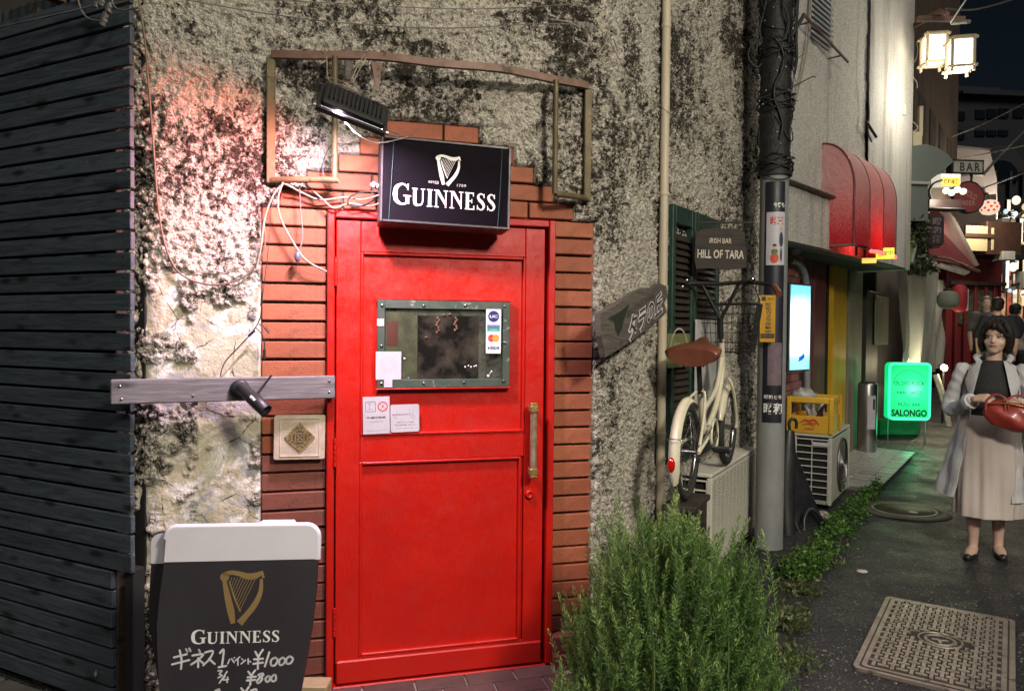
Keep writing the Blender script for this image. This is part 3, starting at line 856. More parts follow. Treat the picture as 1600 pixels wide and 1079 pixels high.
# neighbour wall above the fence
lw = thing('neighbour_house', 'pale rough stucco house wall showing above the dark board fence', 'building', FF.M @ Matrix.Translation((-2, 0.6, 0)))
rows = []
for zz in np.linspace(0, 3.7, 120):
    rows.append([FF.W(-3.0 + i * 0.03, 0.75 + 0.02 * (vnoise(np.array([i * 1.3]), np.array([zz * 40]), 4)[0] - .5), zz) for i in range(100)])
MB().grid(rows).build('stucco_wall', pm('pale_stucco', (0.46, 0.41, 0.29), (0.28, 0.25, 0.18), 0.9, scale=30, bump=0.006, bscale=60, wear=(0.06, 0.05, 0.04), wlo=0.6), lw)
class Face:
    """a printed or flat face: x right, y up, z out of it"""
    def __init__(s, M): s.M = M; s.I = M.inverted(); s.n = (M.to_3x3() @ Vector((0, 0, 1))).normalized()
    def at(s, px, py, z=0.0): return s.I @ hit(px, py, s.M @ Vector((0, 0, z)), s.n)
def face_of(fr, x, z, d=0.0, lean=0.0, roll=0.0, yaw=0.0):
    return Face(fr.M @ Matrix.Translation((x, -d, z)) @ Matrix.Rotation(R(yaw), 4, 'Z') @ Matrix.Rotation(R(90 + lean), 4, 'X') @ Matrix.Rotation(R(roll), 4, 'Z'))
def slab(mb, poly, t, M_, m=0, z0=None):
    """poly in x,y of a face, thickness t behind it (front at z 0)"""
    n = len(poly); ar = sum(poly[i][0] * poly[(i + 1) % n][1] - poly[(i + 1) % n][0] * poly[i][1] for i in range(n))
    if ar < 0: poly = poly[::-1]
    z0 = 0.0 if z0 is None else z0
    vs = [(p[0], p[1], z0) for p in poly] + [(p[0], p[1], z0 - t) for p in poly]
    fs = [tuple(range(n)), tuple(range(n, 2 * n))[::-1]] + [(i, i + n, (i + 1) % n + n, (i + 1) % n) for i in range(n)]
    mb.add(vs, fs, m, M_)
def rrect(x0, y0, x1, y1, r_, k=4):
    pts = []
    for (cx, cy, a0) in ((x1 - r_, y1 - r_, 0), (x0 + r_, y1 - r_, 90), (x0 + r_, y0 + r_, 180), (x1 - r_, y0 + r_, 270)):
        for q in range(k + 1): a = R(a0 + 90 * q / k); pts.append((cx + r_ * math.cos(a), cy + r_ * math.sin(a)))
    return pts
def bez(P, n=8):
    """smooth line through points"""
    out = []
    Q = [Vector(p) for p in P]; L = len(Q)
    for i in range(L - 1):
        p0 = Q[max(i - 1, 0)]; p1 = Q[i]; p2 = Q[i + 1]; p3 = Q[min(i + 2, L - 1)]
        for k in range(n):
            t = k / n
            out.append(0.5 * ((2 * p1) + (p2 - p0) * t + (2 * p0 - 5 * p1 + 4 * p2 - p3) * t * t + (3 * p1 - p0 - 3 * p2 + p3) * t ** 3))
    out.append(Q[-1]); return out
def ribbon(mb, P, W_, M_, z=0.0, n=6, m=0):
    P3 = [Vector((p[0], p[1], 0)) for p in P]
    S = bez(P3, n); ws = np.interp(np.linspace(0, len(P) - 1, len(S)), range(len(P)), W_)
    vs = []
    for i, p in enumerate(S):
        t = (S[min(i + 1, len(S) - 1)] - S[max(i - 1, 0)]).normalized(); q = Vector((-t.y, t.x, 0)) * ws[i] / 2
        vs += [p - q + Vector((0, 0, z)), p + q + Vector((0, 0, z))]
    mb.add(vs, [(2 * i, 2 * i + 2, 2 * i + 3, 2 * i + 1) for i in range(len(S) - 1)], m, M_)
def harp(mb, M_, h, z=0.0008):
    K = M_ @ Matrix.Diagonal((h, h, 1, 1))
    disc(mb, -.335, .38, .085, K, 16, z); 
    ribbon(mb, [(-.36, .42), (-.22, .465), (-.06, .44), (.10, .39), (.25, .40), (.39, .47)], [.08, .08, .09, .12, .12, .05], K, z)
    ribbon(mb, [(.36, .49), (.40, .36)], [.03, .05], K, z + .0001)
    ribbon(mb, [(-.34, .32), (-.27, .02), (-.2, -.25), (-.15, -.49)], [.07, .12, .14, .08], K, z + .0001)
    ribbon(mb, [(.36, .34), (.35, .1), (.25, -.14), (.09, -.35), (-.03, -.49)], [.05, .085, .11, .11, .14], K, z)
    ribbon(mb, [(-.245, .30), (-.14, 0), (-.02, -.27)], [.03, .035, .03], K, z)
    for i in range(9):
        t = i / 8
        x1, y1 = -.20 + .46 * t, .375
        x0, y0 = -.235 + .20 * t, .24 - .50 * t
        ribbon(mb, [(x0, y0), (x1, y1)], [.012, .012], K, z, 1)
def serif_word(mb, word, M_, h, z=0.0008, first=1.22, total=None, sp=.10):
    """roman capitals with thick and thin strokes"""
    x = 0.0; glyphs = []
    Wd = {'G': .95, 'U': .86, 'I': .36, 'N': .92, 'E': .70, 'S': .60}
    for i, ch in enumerate(word):
        k = first if i == 0 else 1.0
        glyphs.append((ch, x, k)); x += (Wd[ch] * k + sp)
    T = x - sp; sx = (total / T) if total else h
    for ch, gx, k in glyphs:
        K = M_ @ Matrix.Translation((-T / 2 * sx + gx * sx, -h / 2, 0)) @ Matrix.Diagonal((k * sx, k * h, 1, 1))
        def bar_(x0, y0, x1, y1, dz=0): rect(mb, x0, y0, x1, y1, K, z + dz)
        def ser(cx, y, w): bar_(cx - w / 2, y - .0 if y < .5 else y - .06, cx + w / 2, y + .06 if y < .5 else y, .0001)
        if ch == 'I': bar_(.08, 0, .28, 1); ser(.18, 0, .36); ser(.18, 1, .36)
        elif ch == 'N':
            bar_(.12, 0, .20, 1); bar_(.74, 0, .82, 1, .00012); ser(.16, 0, .3); ser(.78, 1, .3); ser(.12, 1, .24)
            mb.add([(.08, 1, z + .0002), (.82, 0, z + .0002), (.82, .26, z + .0002), (.32, 1, z + .0002)], [(0, 1, 2, 3)], 0, K)
        elif ch == 'E':
            bar_(.08, 0, .29, 1); bar_(.02, 0, .62, .07, .0001); bar_(.02, .93, .60, 1, .0001); bar_(.25, .47, .5, .54, .0001)
            bar_(.58, 0, .66, .24, .0002); bar_(.55, .77, .61, 1, .0002); bar_(.46, .38, .51, .63, .0002)
        elif ch == 'U':
            bar_(.06, .3, .27, 1); ser(.165, 1, .36); bar_(.65, .3, .73, 1); ser(.69, 1, .28)
            ribbon(mb, [(.165, .32), (.20, .12), (.40, .045), (.62, .12), (.69, .32)], [.21, .19, .10, .08, .08], K, z + .0001)
        elif ch == 'S':
            ribbon(mb, [(.50, .80), (.42, .93), (.24, .95), (.11, .80), (.18, .62), (.38, .46), (.50, .26), (.40, .07), (.22, .05), (.07, .20)], [.05, .07, .09, .16, .19, .21, .17, .09, .07, .05], K, z)
            bar_(.485, .72, .54, .98, .0001); bar_(.03, .02, .085, .30, .0001)
        elif ch == 'G':
            ribbon(mb, [(.80, .78), (.66, .93), (.44, .955), (.20, .80), (.13, .50), (.20, .20), (.44, .045), (.66, .07), (.78, .16)], [.05, .07, .09, .19, .24, .20, .09, .08, .08], K, z)
            bar_(.68, .06, .87, .44, .0001); bar_(.56, .40, .97, .46, .0002); bar_(.77, .70, .83, .99, .0001)

# ================================================================== rusty awning frame above the door
aw = thing('awning_frame', 'bare rusty tube frame of a lost awning fixed over the red door', 'awning frame', FR.M)
ax0, ax1 = fx(424, 190), fx(914, 220)
TOPZ, LOWZ = 2.495, 2.02
def bow(x, D): t = (x - ax0) / (ax1 - ax0); return D * max(0, math.sin(math.pi * min(1, max(0, t)))) ** 0.75 + 0.03
tb = MB(); prev = None
N_ = 40; rows = []
for i in range(N_ + 1):
    x = ax0 + (ax1 - ax0) * i / N_; d = bow(x, 0.10); tz = TOPZ - 0.004 * math.sin(i * .4)
    rows.append([FR.W(x, -d - .013, tz - .014), FR.W(x, -d - .013, tz + .014), FR.W(x, -d + .013, tz + .016), FR.W(x, -d + .013, tz - .012)])
tb.grid(rows, closed=True, smooth=False); tb.add(rows[0], [(0, 1, 2, 3)]); tb.add(rows[-1], [(3, 2, 1, 0)])
tb.build('top_bar', M_RUSTBAR, aw)
for x in (ax0, ax1):
    fb = MB(); fbox(fb, x - .016, x + .016, LOWZ - .01, TOPZ - .015, 0.012, 0.040, b=.003); fb.build('upright', M_IRON, aw)
def ux(px, py, D):                     # the x where a sight line meets the bowed bar
    x = fx(px, py, 0.1)
    for _ in range(6): x = fx(px, py, bow(x, D))
    return x
for (px, D) in ((523, 0.13), (868, 0.13)):
    x = ux(px, 190, D)
    MB().tube([FR.W(x, -bow(x, D), LOWZ), FR.W(x, -bow(x, D), TOPZ - .01)], .0115, 12).build('tube_upright', M_IRON, aw)
xL = ux(525, 275, .13); xR = ux(868, 290, .13)
def bowpts(xa, xb, n=10): return [FR.W(xa + (xb - xa) * i / n, -bow(xa + (xb - xa) * i / n, .13), LOWZ) for i in range(n + 1)]
o = MB().tube(bowpts(ax0, xL + .01), .0125, 12, cap=False)
o.build('cut_tube', M_IRON, aw)
MB().tube(bowpts(xR, ax1), .0125, 12).build('cut_tube', M_IRON, aw)
p = ux(545, 90, .13)
m_ = MB(); fbox(m_, p - .014, p + .014, TOPZ - .09, TOPZ + .035, bow(p, .13) - .05, bow(p, .13) - .02); m_.build('wooden_peg', M_BOARD, aw)
m_ = MB(); p = ux(590, 110, .13); m_.prism([(p - .022, TOPZ - .02), (p + .02, TOPZ - .02), (p + .006, TOPZ - .13), (p - .004, TOPZ - .13)], -bow(p, .13) + .02, -bow(p, .13) + .035, 0, FR.M); m_.build('torn_bracket', M_RUSTBAR, aw)

# ================================================================== floodlight tied to the frame
fl_c = FR.W(FR.at(552, 172, .50).x, -.50, FR.at(552, 172, .50).z)
ml = FR.M.to_3x3()
gx = (ml @ Vector((.93, .10, -.27))).normalized()
gn = ml @ Vector((-.10, .80, -.60)); gn = (gn - gx * gn.dot(gx)).normalized()
gy = gn.cross(gx).normalized()
GM = Matrix((( *gx, 0), (*gy, 0), (*gn, 0), (0, 0, 0, 1))).transposed(); GM.translation = fl_c
GM = Matrix(((gx.x, gy.x, gn.x, fl_c.x), (gx.y, gy.y, gn.y, fl_c.y), (gx.z, gy.z, gn.z, fl_c.z), (0, 0, 0, 1)))
fl = thing('floodlight', 'black finned floodlight hung with wire from the awning frame, shining down on the wall', 'floodlight', GM)
MB().box((0, 0, -.018), (.210, .104, .028), GM, b=.006).build('housing', M_BLACKM, fl)
m_ = MB(); m_.box((0, .058, .0), (.232, .012, .020), GM).box((0, -.058, 0), (.232, .012, .020), GM).box((.110, 0, 0), (.012, .104, .020), GM).box((-.110, 0, 0), (.012, .104, .020), GM)
m_.build('bezel', M_BLACKM, fl)
MB().box((0, 0, .000), (.200, .096, .003), GM, b=0).build('lit_glass', em('floodlight_glass', (1.0, .96, 1.0), 4), fl)
fin = MB().box((0, 0, 0), (.0035, .07, .012), b=.001).mesh('fin', M_BLACKM)
for i in range(13): place(fin, 'cooling_fin', fl, Matrix.Translation((-.085 + i * .0142, 0, -.037)))
for sx in (-1, 1):
    MB().cyl(GM @ Vector((sx * .117, .05, .0)), GM @ Vector((sx * .126, .05, .0)), .008, 10).build('clamp_screw', M_STEEL, fl)
# wire lashing
wi = thing('lashing_wire', 'bundle of pale wire tying the black floodlight to the top bar', 'wire', fl_c + Vector((0, 0, .08)))
w_ = MB()
for (P) in ([(510, 88, .13), (511, 100, .15), (512, 122, .3), (520, 128, .36), (545, 138, .42), (575, 152, .48)],
            [(570, 84, .14), (558, 105, .25), (548, 128, .38), (556, 134, .4), (566, 146, .46), (580, 156, .5), (598, 160, .5)],
            [(572, 90, .14), (562, 108, .25), (552, 130, .4)], [(512, 120, .3), (527, 125, .35), (540, 128, .38), (552, 130, .4)],
            [(516, 130, .35), (530, 137, .4), (548, 140, .44), (566, 147, .48), (572, 142, .5), (577, 148, .5), (570, 152, .5)]):
    w_.tube(bez([FR.W(FR.at(a, b, d).x, -d, FR.at(a, b, d).z) for a, b, d in P], 6), .0022, 6)
w_.build('wire_strand', M_CABLE, wi, kind='stuff')

# ================================================================== illuminated (unlit) box sign over the door
c = FR.at(698, 287, .15)
SG = face_of(FR, c.x, c.z, .15, lean=-3, roll=-1.2)
sg = thing('pub_box_sign', 'black box sign with white harp and big white capitals above the red door', 'sign', SG.M)
a = SG.at(597, 342); b = SG.at(802, 232)
sw, sh = (b.x - a.x), (b.y - a.y) + .012
MB().box((0, 0, -.062), (sw, sh, .12), SG.M, b=.004).build('casing', pm('dark_sign_casing', (.05, .045, .05), (.10, .09, .09), .5, .2, scale=14, wear=(.2, .15, .11), wlo=.62), sg)
fw_ = .010
M_SFR = pm('aluminium_sign_edge', (.06, .055, .06), (.035, .032, .035), .45, .5, scale=18, bump=.0004)
for (nm, bx) in (('edge', (-sw / 2 + fw_ / 2, 0, fw_, sh)), ('edge', (sw / 2 - fw_ / 2, 0, fw_, sh)), ('edge', (0, sh / 2 - fw_ / 2, sw - 2 * fw_ - .001, fw_)), ('edge', (0, -sh / 2 + fw_ / 2, sw - 2 * fw_ - .001, fw_))):
    MB().box((bx[0], bx[1], .003), (bx[2], bx[3], .009), SG.M, b=.002).build('edge_strip', M_SFR, sg)
MB().box((0, 0, .0005), (sw - 2 * fw_ + .001, sh - 2 * fw_ + .001, .003), SG.M, b=0).build('sign_face', pm('black_acrylic', (.003, .002, .004), (.006, .004, .007), .7, scale=5, spec=.06), sg)
m_ = MB(); harp(m_, SG.M @ Matrix.Translation((.004, .052, .0025)), .118); m_.build('harp_emblem', M_BONE, sg)
m_ = MB(); serif_word(m_, 'GUINNESS', SG.M @ Matrix.Translation((-.006, -.062, .0025)), .068, total=sw * .79); m_.build('lettering', pm('white_sign_letters', (.74, .68, .68), rough=.45), sg)
text('ESTᴰ', .011, SG.M @ Matrix.Translation((-.052, -.000, .003)), M_BONE, sg, width=.038); text('1759', .010, SG.M @ Matrix.Translation((.058, -.004, .003)), M_BONE, sg, width=.036)
for xx in (-sw / 2 + .04, sw / 2 - .045):
    MB().tube([SG.M @ Vector((xx + .008, sh / 2 + .002, .006)), SG.M @ Vector((xx + .002, 0, .010)), SG.M @ Vector((xx - .006, -sh / 2, .006))], .0011, 6).build('green_wire', pm('green_wire', (.02, .08, .07), rough=.4), sg)
# plug and wiring at the left of the sign
cb = thing('sign_wiring', 'tangle of pale power cables hanging between awning frame and sign', 'cables', FR.W(fx(470, 320), 0, 1.95))
def cable(P, r_, mat, parent, fr=FR, name='cable', n=7, k=6):
    return MB().tube(bez([fr.W(fr.at(a, b, d).x, -d, fr.at(a, b, d).z) for a, b, d in P], k), r_, n).build(name, mat, parent)
cable([(440, 285, .05), (455, 292, .06), (470, 300, .04), (500, 312, .03), (540, 308, .03), (565, 312, .05), (592, 305, .1)], .0038, M_CABLE, cb)
cable([(447, 280, .05), (440, 290, .06), (434, 315, .05), (440, 345, .04), (462, 385, .04), (480, 408, .05), (510, 424, .03)], .0042, M_CABLE, cb)
cable([(452, 280, .05), (430, 300, .06), (414, 340, .05), (408, 385, .05), (400, 420, .04)], .0036, M_CABLE, cb)
cable([(468, 290, .05), (470, 330, .04), (473, 365, .04), (470, 385, .05), (466, 397, .05)], .0022, M_CABLEG, cb)
cable([(478, 288, .04), (505, 312, .05), (522, 325, .05), (545, 318, .04), (575, 322, .06), (592, 318, .1)], .0036, M_CABLE, cb)
cable([(592, 300, .08), (565, 300, .07), (545, 310, .06), (548, 322, .06), (570, 320, .06), (594, 306, .09)], .003, M_CABLEB, cb)
cable([(520, 222, .03), (535, 225, .03), (556, 221, .04), (580, 208, .06), (605, 205, .1), (625, 210, .14)], .0024, M_CABLEG, cb)
cable([(540, 192, .48), (555, 208, .40), (580, 222, .2), (605, 222, .16), (637, 214, .15)], .0028, M_CABLE, cb)
cable([(520, 224, .03), (510, 240, .03), (505, 270, .03), (520, 298, .03)], .0024, M_CABLEG, cb)
pl = FR.at(586, 290, .07); m_ = MB(); m_.box((pl.x, -.07, pl.z), (.028, .03, .02), FR.M, rot=(0, .5, 0)).box((pl.x - .012, -.09, pl.z - .004), (.02, .02, .012), FR.M, rot=(0, .5, 0)); m_.build('plug', M_PAPER, cb)
for q in (-.004, .005): MB().cyl(FR.W(pl.x + .0, -.085, pl.z + q), FR.W(pl.x - .0, -.11, pl.z + q), .0018, 6).build('plug_pin', M_BLACK, cb)
# small lamp holder hanging on the bricks
lh = thing('lamp_holder', 'small dark bulb holder dangling on a cable in front of the bricks', 'lamp holder', FR.W(fx(465, 400), -.05, fz(465, 400, .05)))
p = FR.at(465, 401, .05)
MB().lathe([(.004, .02), (.010, .014), (.012, 0), (.010, -.012), (.004, -.02), (0, -.022)], 14, 0, FR.M @ Matrix.Translation((p.x, -.05, p.z))).build('holder', pm('grey_blue_plastic', (.10, .10, .14), rough=.4), lh)
# long cable looping over the stucco
lc = thing('looping_cable', 'brown cable running down the stucco and looping across to the bricks', 'cable', FR.W(fx(300, 430), 0, 1.7))
cable([(217, 0, .03), (226, 60, .03), (232, 130, .025), (240, 230, .025), (248, 330, .025), (262, 395, .025), (285, 430, .025), (330, 445, .03), (375, 436, .03), (402, 412, .035), (414, 380, .04), (411, 340, .045)], .0038, pm('brown_cable', (.20, .14, .09), (.13, .09, .06), .6), lc)

# ================================================================== plank with camera, tile
P0 = dep(173, 612, 2.60); P1 = FR.W(FR.at(523, 604, .05).x, -.05, FR.at(523, 604, .05).z)
dx = (P1 - P0); yaw = math.atan2(dx.y, dx.x); L_ = dx.length; pit = math.asin(dx.z / L_)
PM = Matrix.Translation((P0 + P1) / 2) @ Matrix.Rotation(yaw, 4, 'Z') @ Matrix.Rotation(-pit, 4, 'Y')
pk = thing('plank', 'weathered grey plank nailed across fence, stucco and door frame', 'plank', PM)
MB().box((0, 0, 0), (L_, .024, .088), PM, b=.004).build('board', M_PLANK, pk)
sc_ = MB().lathe([(.005, 0), (.0045, .002), (0, .0025)], 8).mesh('screw', M_STEEL)
for (x, zz) in ((-L_ / 2 + .03, .02), (-L_ / 2 + .035, -.026), (L_ / 2 - .022, .024), (L_ / 2 - .022, -.018), (-.12, -.02)):
    place(sc_, 'screw', pk, Matrix.Translation((x, -.0125, zz)) @ Matrix.Rotation(R(90), 4, 'X'))
sc = thing('security_camera', 'black bullet security camera on a round mount, fixed to the grey plank', 'camera', P0)
pi_ = PM.inverted()
def onplank(px, py, d=.012):
    n = PM.to_3x3() @ Vector((0, -1, 0)); return hit(px, py, PM @ Vector((0, -d, 0)), n), n
c0, nn = onplank(375, 608, .014)
MR = Matrix.Translation(c0) @ nn.to_track_quat('Z', 'Y').to_matrix().to_4x4()
MB().lathe([(.036, 0), (.036, .010), (.030, .016), (.016, .018)], 26, 0, MR).build('mount', M_BLACK, sc)
MB().lathe([(.016, .018), (.019, .030), (.014, .042), (.006, .046), (0, .047)], 18, 0, MR).build('ball_joint', M_BLACK, sc)
b0 = hit(376, 604, c0 + nn * .05, nn); b1 = hit(413, 639, c0 + nn * .13, nn)
ax = (b1 - b0).normalized(); MBd = Matrix.Translation(b0) @ ax.to_track_quat('Z', 'Y').to_matrix().to_4x4(); BL = (b1 - b0).length
m_ = MB().lathe([(.012, -.012), (.020, -.004), (.0225, .006), (.0225, BL * .45), (.0245, BL * .46), (.0245, BL + .01), (.0225, BL + .012), (.0225, BL - .002), (.0, BL - .002)], 26, 0, MBd); m_.build('body', M_BLACK, sc)
MB().lathe([(.009, BL - .0015), (.006, BL + .002), (0, BL + .003)], 16, 0, MBd).build('lens', pm('camera_lens', (.3, .3, .33), rough=.1, metal=.8), sc)
for q in range(6):
    a = q * math.pi / 3; MB().ball((.016 * math.cos(a), .016 * math.sin(a), BL - .001), .003, 8, 5, 0, MBd).build('infrared_led', M_STEEL, sc)
mid = b0 + ax * BL * .62
vx = ax; vz = (Vector((0, 0, EYE)) - mid); vz = (vz - vx * vz.dot(vx)).normalized(); vy = vz.cross(vx)
TW = Matrix(((vx.x, vy.x, vz.x, 0), (vx.y, vy.y, vz.y, 0), (vx.z, vy.z, vz.z, 0), (0, 0, 0, 1))); TW.translation = mid + vz * .0243
text('WTW', .011, TW, M_WHITE, sc, bold=.05, width=.028)
e0 = hit(401, 617, c0 + nn * .04, nn); e1 = hit(424, 586, c0 + nn * .05, nn)
MB().tube([e0, e0.lerp(e1, .1), e0.lerp(e1, .12), e1], [.0062, .0062, .0052, .0036], 10).build('antenna', M_BLACK, sc)
# its cable and connectors
def pc(P): return bez([FR.W(FR.at(a, b, d).x, -d, FR.at(a, b, d).z) for a, b, d in P], 7)
cc = thing('camera_cable', 'thin black cable with loose plugs hanging down to the security camera', 'cable', FR.W(fx(405, 520), 0, 1.4))
MB().tube(pc([(424, 300, .04), (422, 350, .04), (418, 400, .045), (412, 450, .045), (408, 480, .05)]), .0014, 6).build('cable', M_CABLEB, cc)
MB().tube(pc([(409, 470, .05), (408, 490, .05), (403, 505, .05), (393, 520, .05), (375, 540, .05), (352, 565, .06), (344, 590, .08), (347, 612, .09), (358, 622, .10), (366, 618, .1)]), .0022, 7).build('cable', M_CABLEB, cc)
MB().tube(pc([(400, 512, .05), (409, 522, .05), (413, 536, .05), (413, 552, .05)]), .0020, 7).build('cable', M_CABLEB, cc)
MB().tube(pc([(404, 506, .05), (412, 510, .06), (420, 520, .06)]), .0018, 7).build('cable', M_CABLEB, cc)
for (a, b, c_, d_, r_) in ((388, 525, 398, 516, .0052), (413, 546, 413, 560, .0058), (414, 512, 421, 520, .0042), (410, 456, 408, 478, .0040)):
    q0 = FR.at(a, b, .05); q1 = FR.at(c_, d_, .05); MB().cyl(FR.W(q0.x, -.05, q0.z), FR.W(q1.x, -.05, q1.z), r_, 10).build('connector', M_BLACK, cc)
# ornamental tile
t0 = FR.at(428, 719, .02); t1 = FR.at(508, 647, .02)
tl = thing('ornamental_tile', 'pale carved square tile with gold diamond ornament under the grey plank', 'tile', FR.W((t0.x + t1.x) / 2, -.02, (t0.z + t1.z) / 2))
tw = (t1.x - t0.x); th = (t1.z - t0.z) * .98
TF = face_of(FR, (t0.x + t1.x) / 2, (t0.z + t1.z) / 2, .022, roll=-.8)
M_TILE = pm('pale_carved_stone', (.56, .47, .38), (.44, .35, .26), .7, scale=20, bump=.0016, bscale=120, wear=(.28, .2, .14), wlo=.64)
m_ = MB(); slab(m_, rrect(-tw / 2, -th / 2, tw / 2, th / 2, .008), .022, TF.M); m_.build('slab', M_TILE, tl)
for (w0, w1) in ((.40, .385),):
    m_ = MB()
    a_, b_ = tw * .39, tw * .375
    for (x0, y0, x1, y1) in ((-a_, b_, a_, a_), (-a_, -a_, a_, -b_), (-a_, -b_, -b_, b_), (b_, -b_, a_, b_)): m_.box(((x0 + x1) / 2, (y0 + y1) / 2, .001), (x1 - x0, y1 - y0, .004), TF.M, b=.0005)
    m_.build('raised_border', M_TILE, tl)
M_TG = pm('tarnished_gold_relief', (.40, .30, .12), (.16, .11, .05), .5, .3, scale=60)
m_ = MB(); r1 = tw * .30
slab(m_, [(0, r1), (r1, 0), (0, -r1), (-r1, 0)], .003, TF.M, z0=.004); m_.build('diamond', pm('dark_relief_ground', (.06, .045, .03), rough=.7), tl)
m_ = MB()
for q in range(4):
    a = q * math.pi / 2
    KM = TF.M @ Matrix.Rotation(a, 4, 'Z')
    ribbon(m_, [(0, r1 * .95), (r1 * .3, r1 * .62), (r1 * .55, r1 * .42), (r1 * .95, 0)], [.004, .006, .006, .004], KM, .0052)
    for (x, y, rr) in ((0, .74, .13), (.20, .52, .11), (-.20, .52, .11), (.36, .36, .10), (0, .52, .08)): disc(m_, x * r1, y * r1, rr * r1, KM, 8, .0055 + rr * .001, hole=rr * r1 * .35)
    ribbon(m_, [(-.28 * r1, .28 * r1), (.28 * r1, .28 * r1)], [.004, .004], KM, .006)
    disc(m_, .12 * r1, .12 * r1, .07 * r1, KM, 8, .0058)
disc(m_, 0, 0, .09 * r1, TF.M, 10, .006)
m_.build('scroll_ornament', M_TG, tl)
m_ = MB()
for q in range(9):
    y = th * (.33 - .09 * q) if q < 3 else th * (.06 - .075 * q)
for (y, x0, x1) in ((.31, -.34, .34), (.26, -.34, -.1), (.26, .12, .34), (.2, -.34, -.18), (.2, .2, .34), (-.24, -.34, -.16), (-.24, .16, .34), (-.29, -.34, -.05), (-.29, .08, .34), (-.34, -.34, .34)):
    P = [(x0 * tw + i * .004, y * th + (.0016 if i % 2 else -.0012) * random.uniform(.3, 1)) for i in range(int((x1 - x0) * tw / .004))]
    if len(P) > 1: stroke(m_, P, .0009, TF.M, .0006)
m_.build('scratched_script', pm('brown_scratch', (.26, .18, .12), rough=.8), tl)

# ================================================================== pavement board with chalk prices
AF = Frame(dep(375, 950, 2.30).x, 2.30, 86)
ABM = AF.M @ Matrix.Translation((0, 0, .0)) @ Matrix.Rotation(R(90 - 6), 4, 'X')
AB = Face(AF.M @ Matrix.Translation((0, -.06, 0.0)) @ Matrix.Rotation(R(84), 4, 'X'))
ab = thing('pavement_board', 'black and white beer glass shaped pavement board with harp and handwritten prices', 'signboard', Matrix.Translation((AF.o.x, AF.o.y + .05, 0)))
prof = []
R_ = [(496, 846), (497, 862), (494, 920), (488, 975), (480, 1025), (470, 1079), (460, 1130), (452, 1180)]
L__ = [(258, 852), (257, 875), (250, 925), (245, 975), (246, 1025), (249, 1079), (254, 1130), (260, 1180)]
pr = [AB.at(*p) for p in R_]; plf = [AB.at(*p) for p in L__]
topy = AB.at(375, 822).y; rr = .035
def cap_top(xl, xr, y, yl, yr, r_=.035):
    pts = []
    for q in range(6): a = R(180 - 90 * q / 5); pts.append((xl + r_ + r_ * math.cos(a), y - r_ + r_ * math.sin(a) - .002))
    for q in range(6): a = R(90 - 90 * q / 5); pts.append((xr - r_ + r_ * math.cos(a), y - r_ + r_ * math.sin(a)))
    return pts
xl, xr = plf[0].x, pr[0].x
poly = cap_top(xl, xr, topy, 0, 0) + [(p.x, p.y) for p in pr[1:]] + [(p.x, p.y) for p in plf[1:][::-1]]
M_BDARK = pm('matt_charcoal_board', (.024, .021, .027), (.032, .029, .036), .55, scale=3, bump=.0002)
M_BWHITE = pm('white_board_head', (.76, .73, .80), (.70, .67, .74), .35, scale=4)
ys = AB.at(375, 875).y
m_ = MB(); slab(m_, poly, .018, AB.M); m_.build('front_panel', M_BDARK, ab)
def width_at(y):
    ya = [p.y for p in pr][::-1]; return np.interp(y, ya, [p.x for p in plf][::-1]), np.interp(y, ya, [p.x for p in pr][::-1])
a_, b_ = width_at(ys)
hp = cap_top(xl + .002, xr - .002, topy - .002, 0, 0, .034) + [(b_ - .002, ys + .002), (a_ + .002, ys - .002)]
m_ = MB(); slab(m_, hp, .002, AB.M, z0=.0022); m_.build('white_head', M_BWHITE, ab)
# white edge band round the head
m_ = MB(); m_.tube([AB.M @ Vector((x, y, -.008)) for x, y in cap_top(xl, xr, topy, 0, 0)] + [AB.M @ Vector((xr, ys, -.008))], .0105, 8); m_.build('rim', M_BWHITE, ab)
BK = Face(AF.M @ Matrix.Translation((-.062, .150, 0.0)) @ Matrix.Rotation(R(96.5), 4, 'X'))
sc2 = .985
back = [(x, y * .972) for x, y in poly]
m_ = MB(); slab(m_, back, .016, BK.M); m_.build('rear_panel', M_BDARK, ab)
m_ = MB(); slab(m_, [(x, y * .972) for x, y in hp], .019, BK.M, z0=.0015); m_.build('rear_head', M_BWHITE, ab)
hb = AB.at(430, 816)
MB().box((hb.x, topy + .004, -.03), (.11, .018, .05), AB.M, b=.006).build('hinge_clip', M_BWHITE, ab)
c = AB.at(378, 932); m_ = MB(); harp(m_, AB.M @ Matrix.Translation((c.x, c.y, .0006)), .163); m_.build('harp_emblem', M_GOLD, ab)
c = AB.at(362, 966)
text('ESTD 1759', .052, AB.M @ Matrix.Translation((c.x - .001, c.y + .014, .0016)) @ Matrix.Rotation(R(-80), 4, 'Z') @ Matrix.Diagonal((1, 1, 1, 1)), pm('brown_print', (.10, .07, .035)), ab, width=.05) if False else None
g0 = AB.at(299, 1006); g1 = AB.at(438, 984)
m_ = MB(); c = AB.at(368, 993); serif_word(m_, 'GUINNESS', AB.M @ Matrix.Translation((c.x, c.y - .003, .0006)) @ Matrix.Rotation(R(.5), 4, 'Z'), .036, total=(g1.x - g0.x)); m_.build('lettering', M_WHITE, ab)
M_CHALK = pm('white_marker', (.74, .72, .76), (.6, .58, .62), .6, scale=40)
def hand(P, w=.0062, name='handwriting'):
    m_ = MB()
    for i, s_ in enumerate(P):
        q = [AB.at(a, b) for a, b in s_]; q = bez([Vector((v.x, v.y, 0)) for v in q], 4)
        stroke(m_, [(v.x, v.y) for v in q], w, AB.M, .001 + i * .00015)
    m_.build(name, M_CHALK, ab)
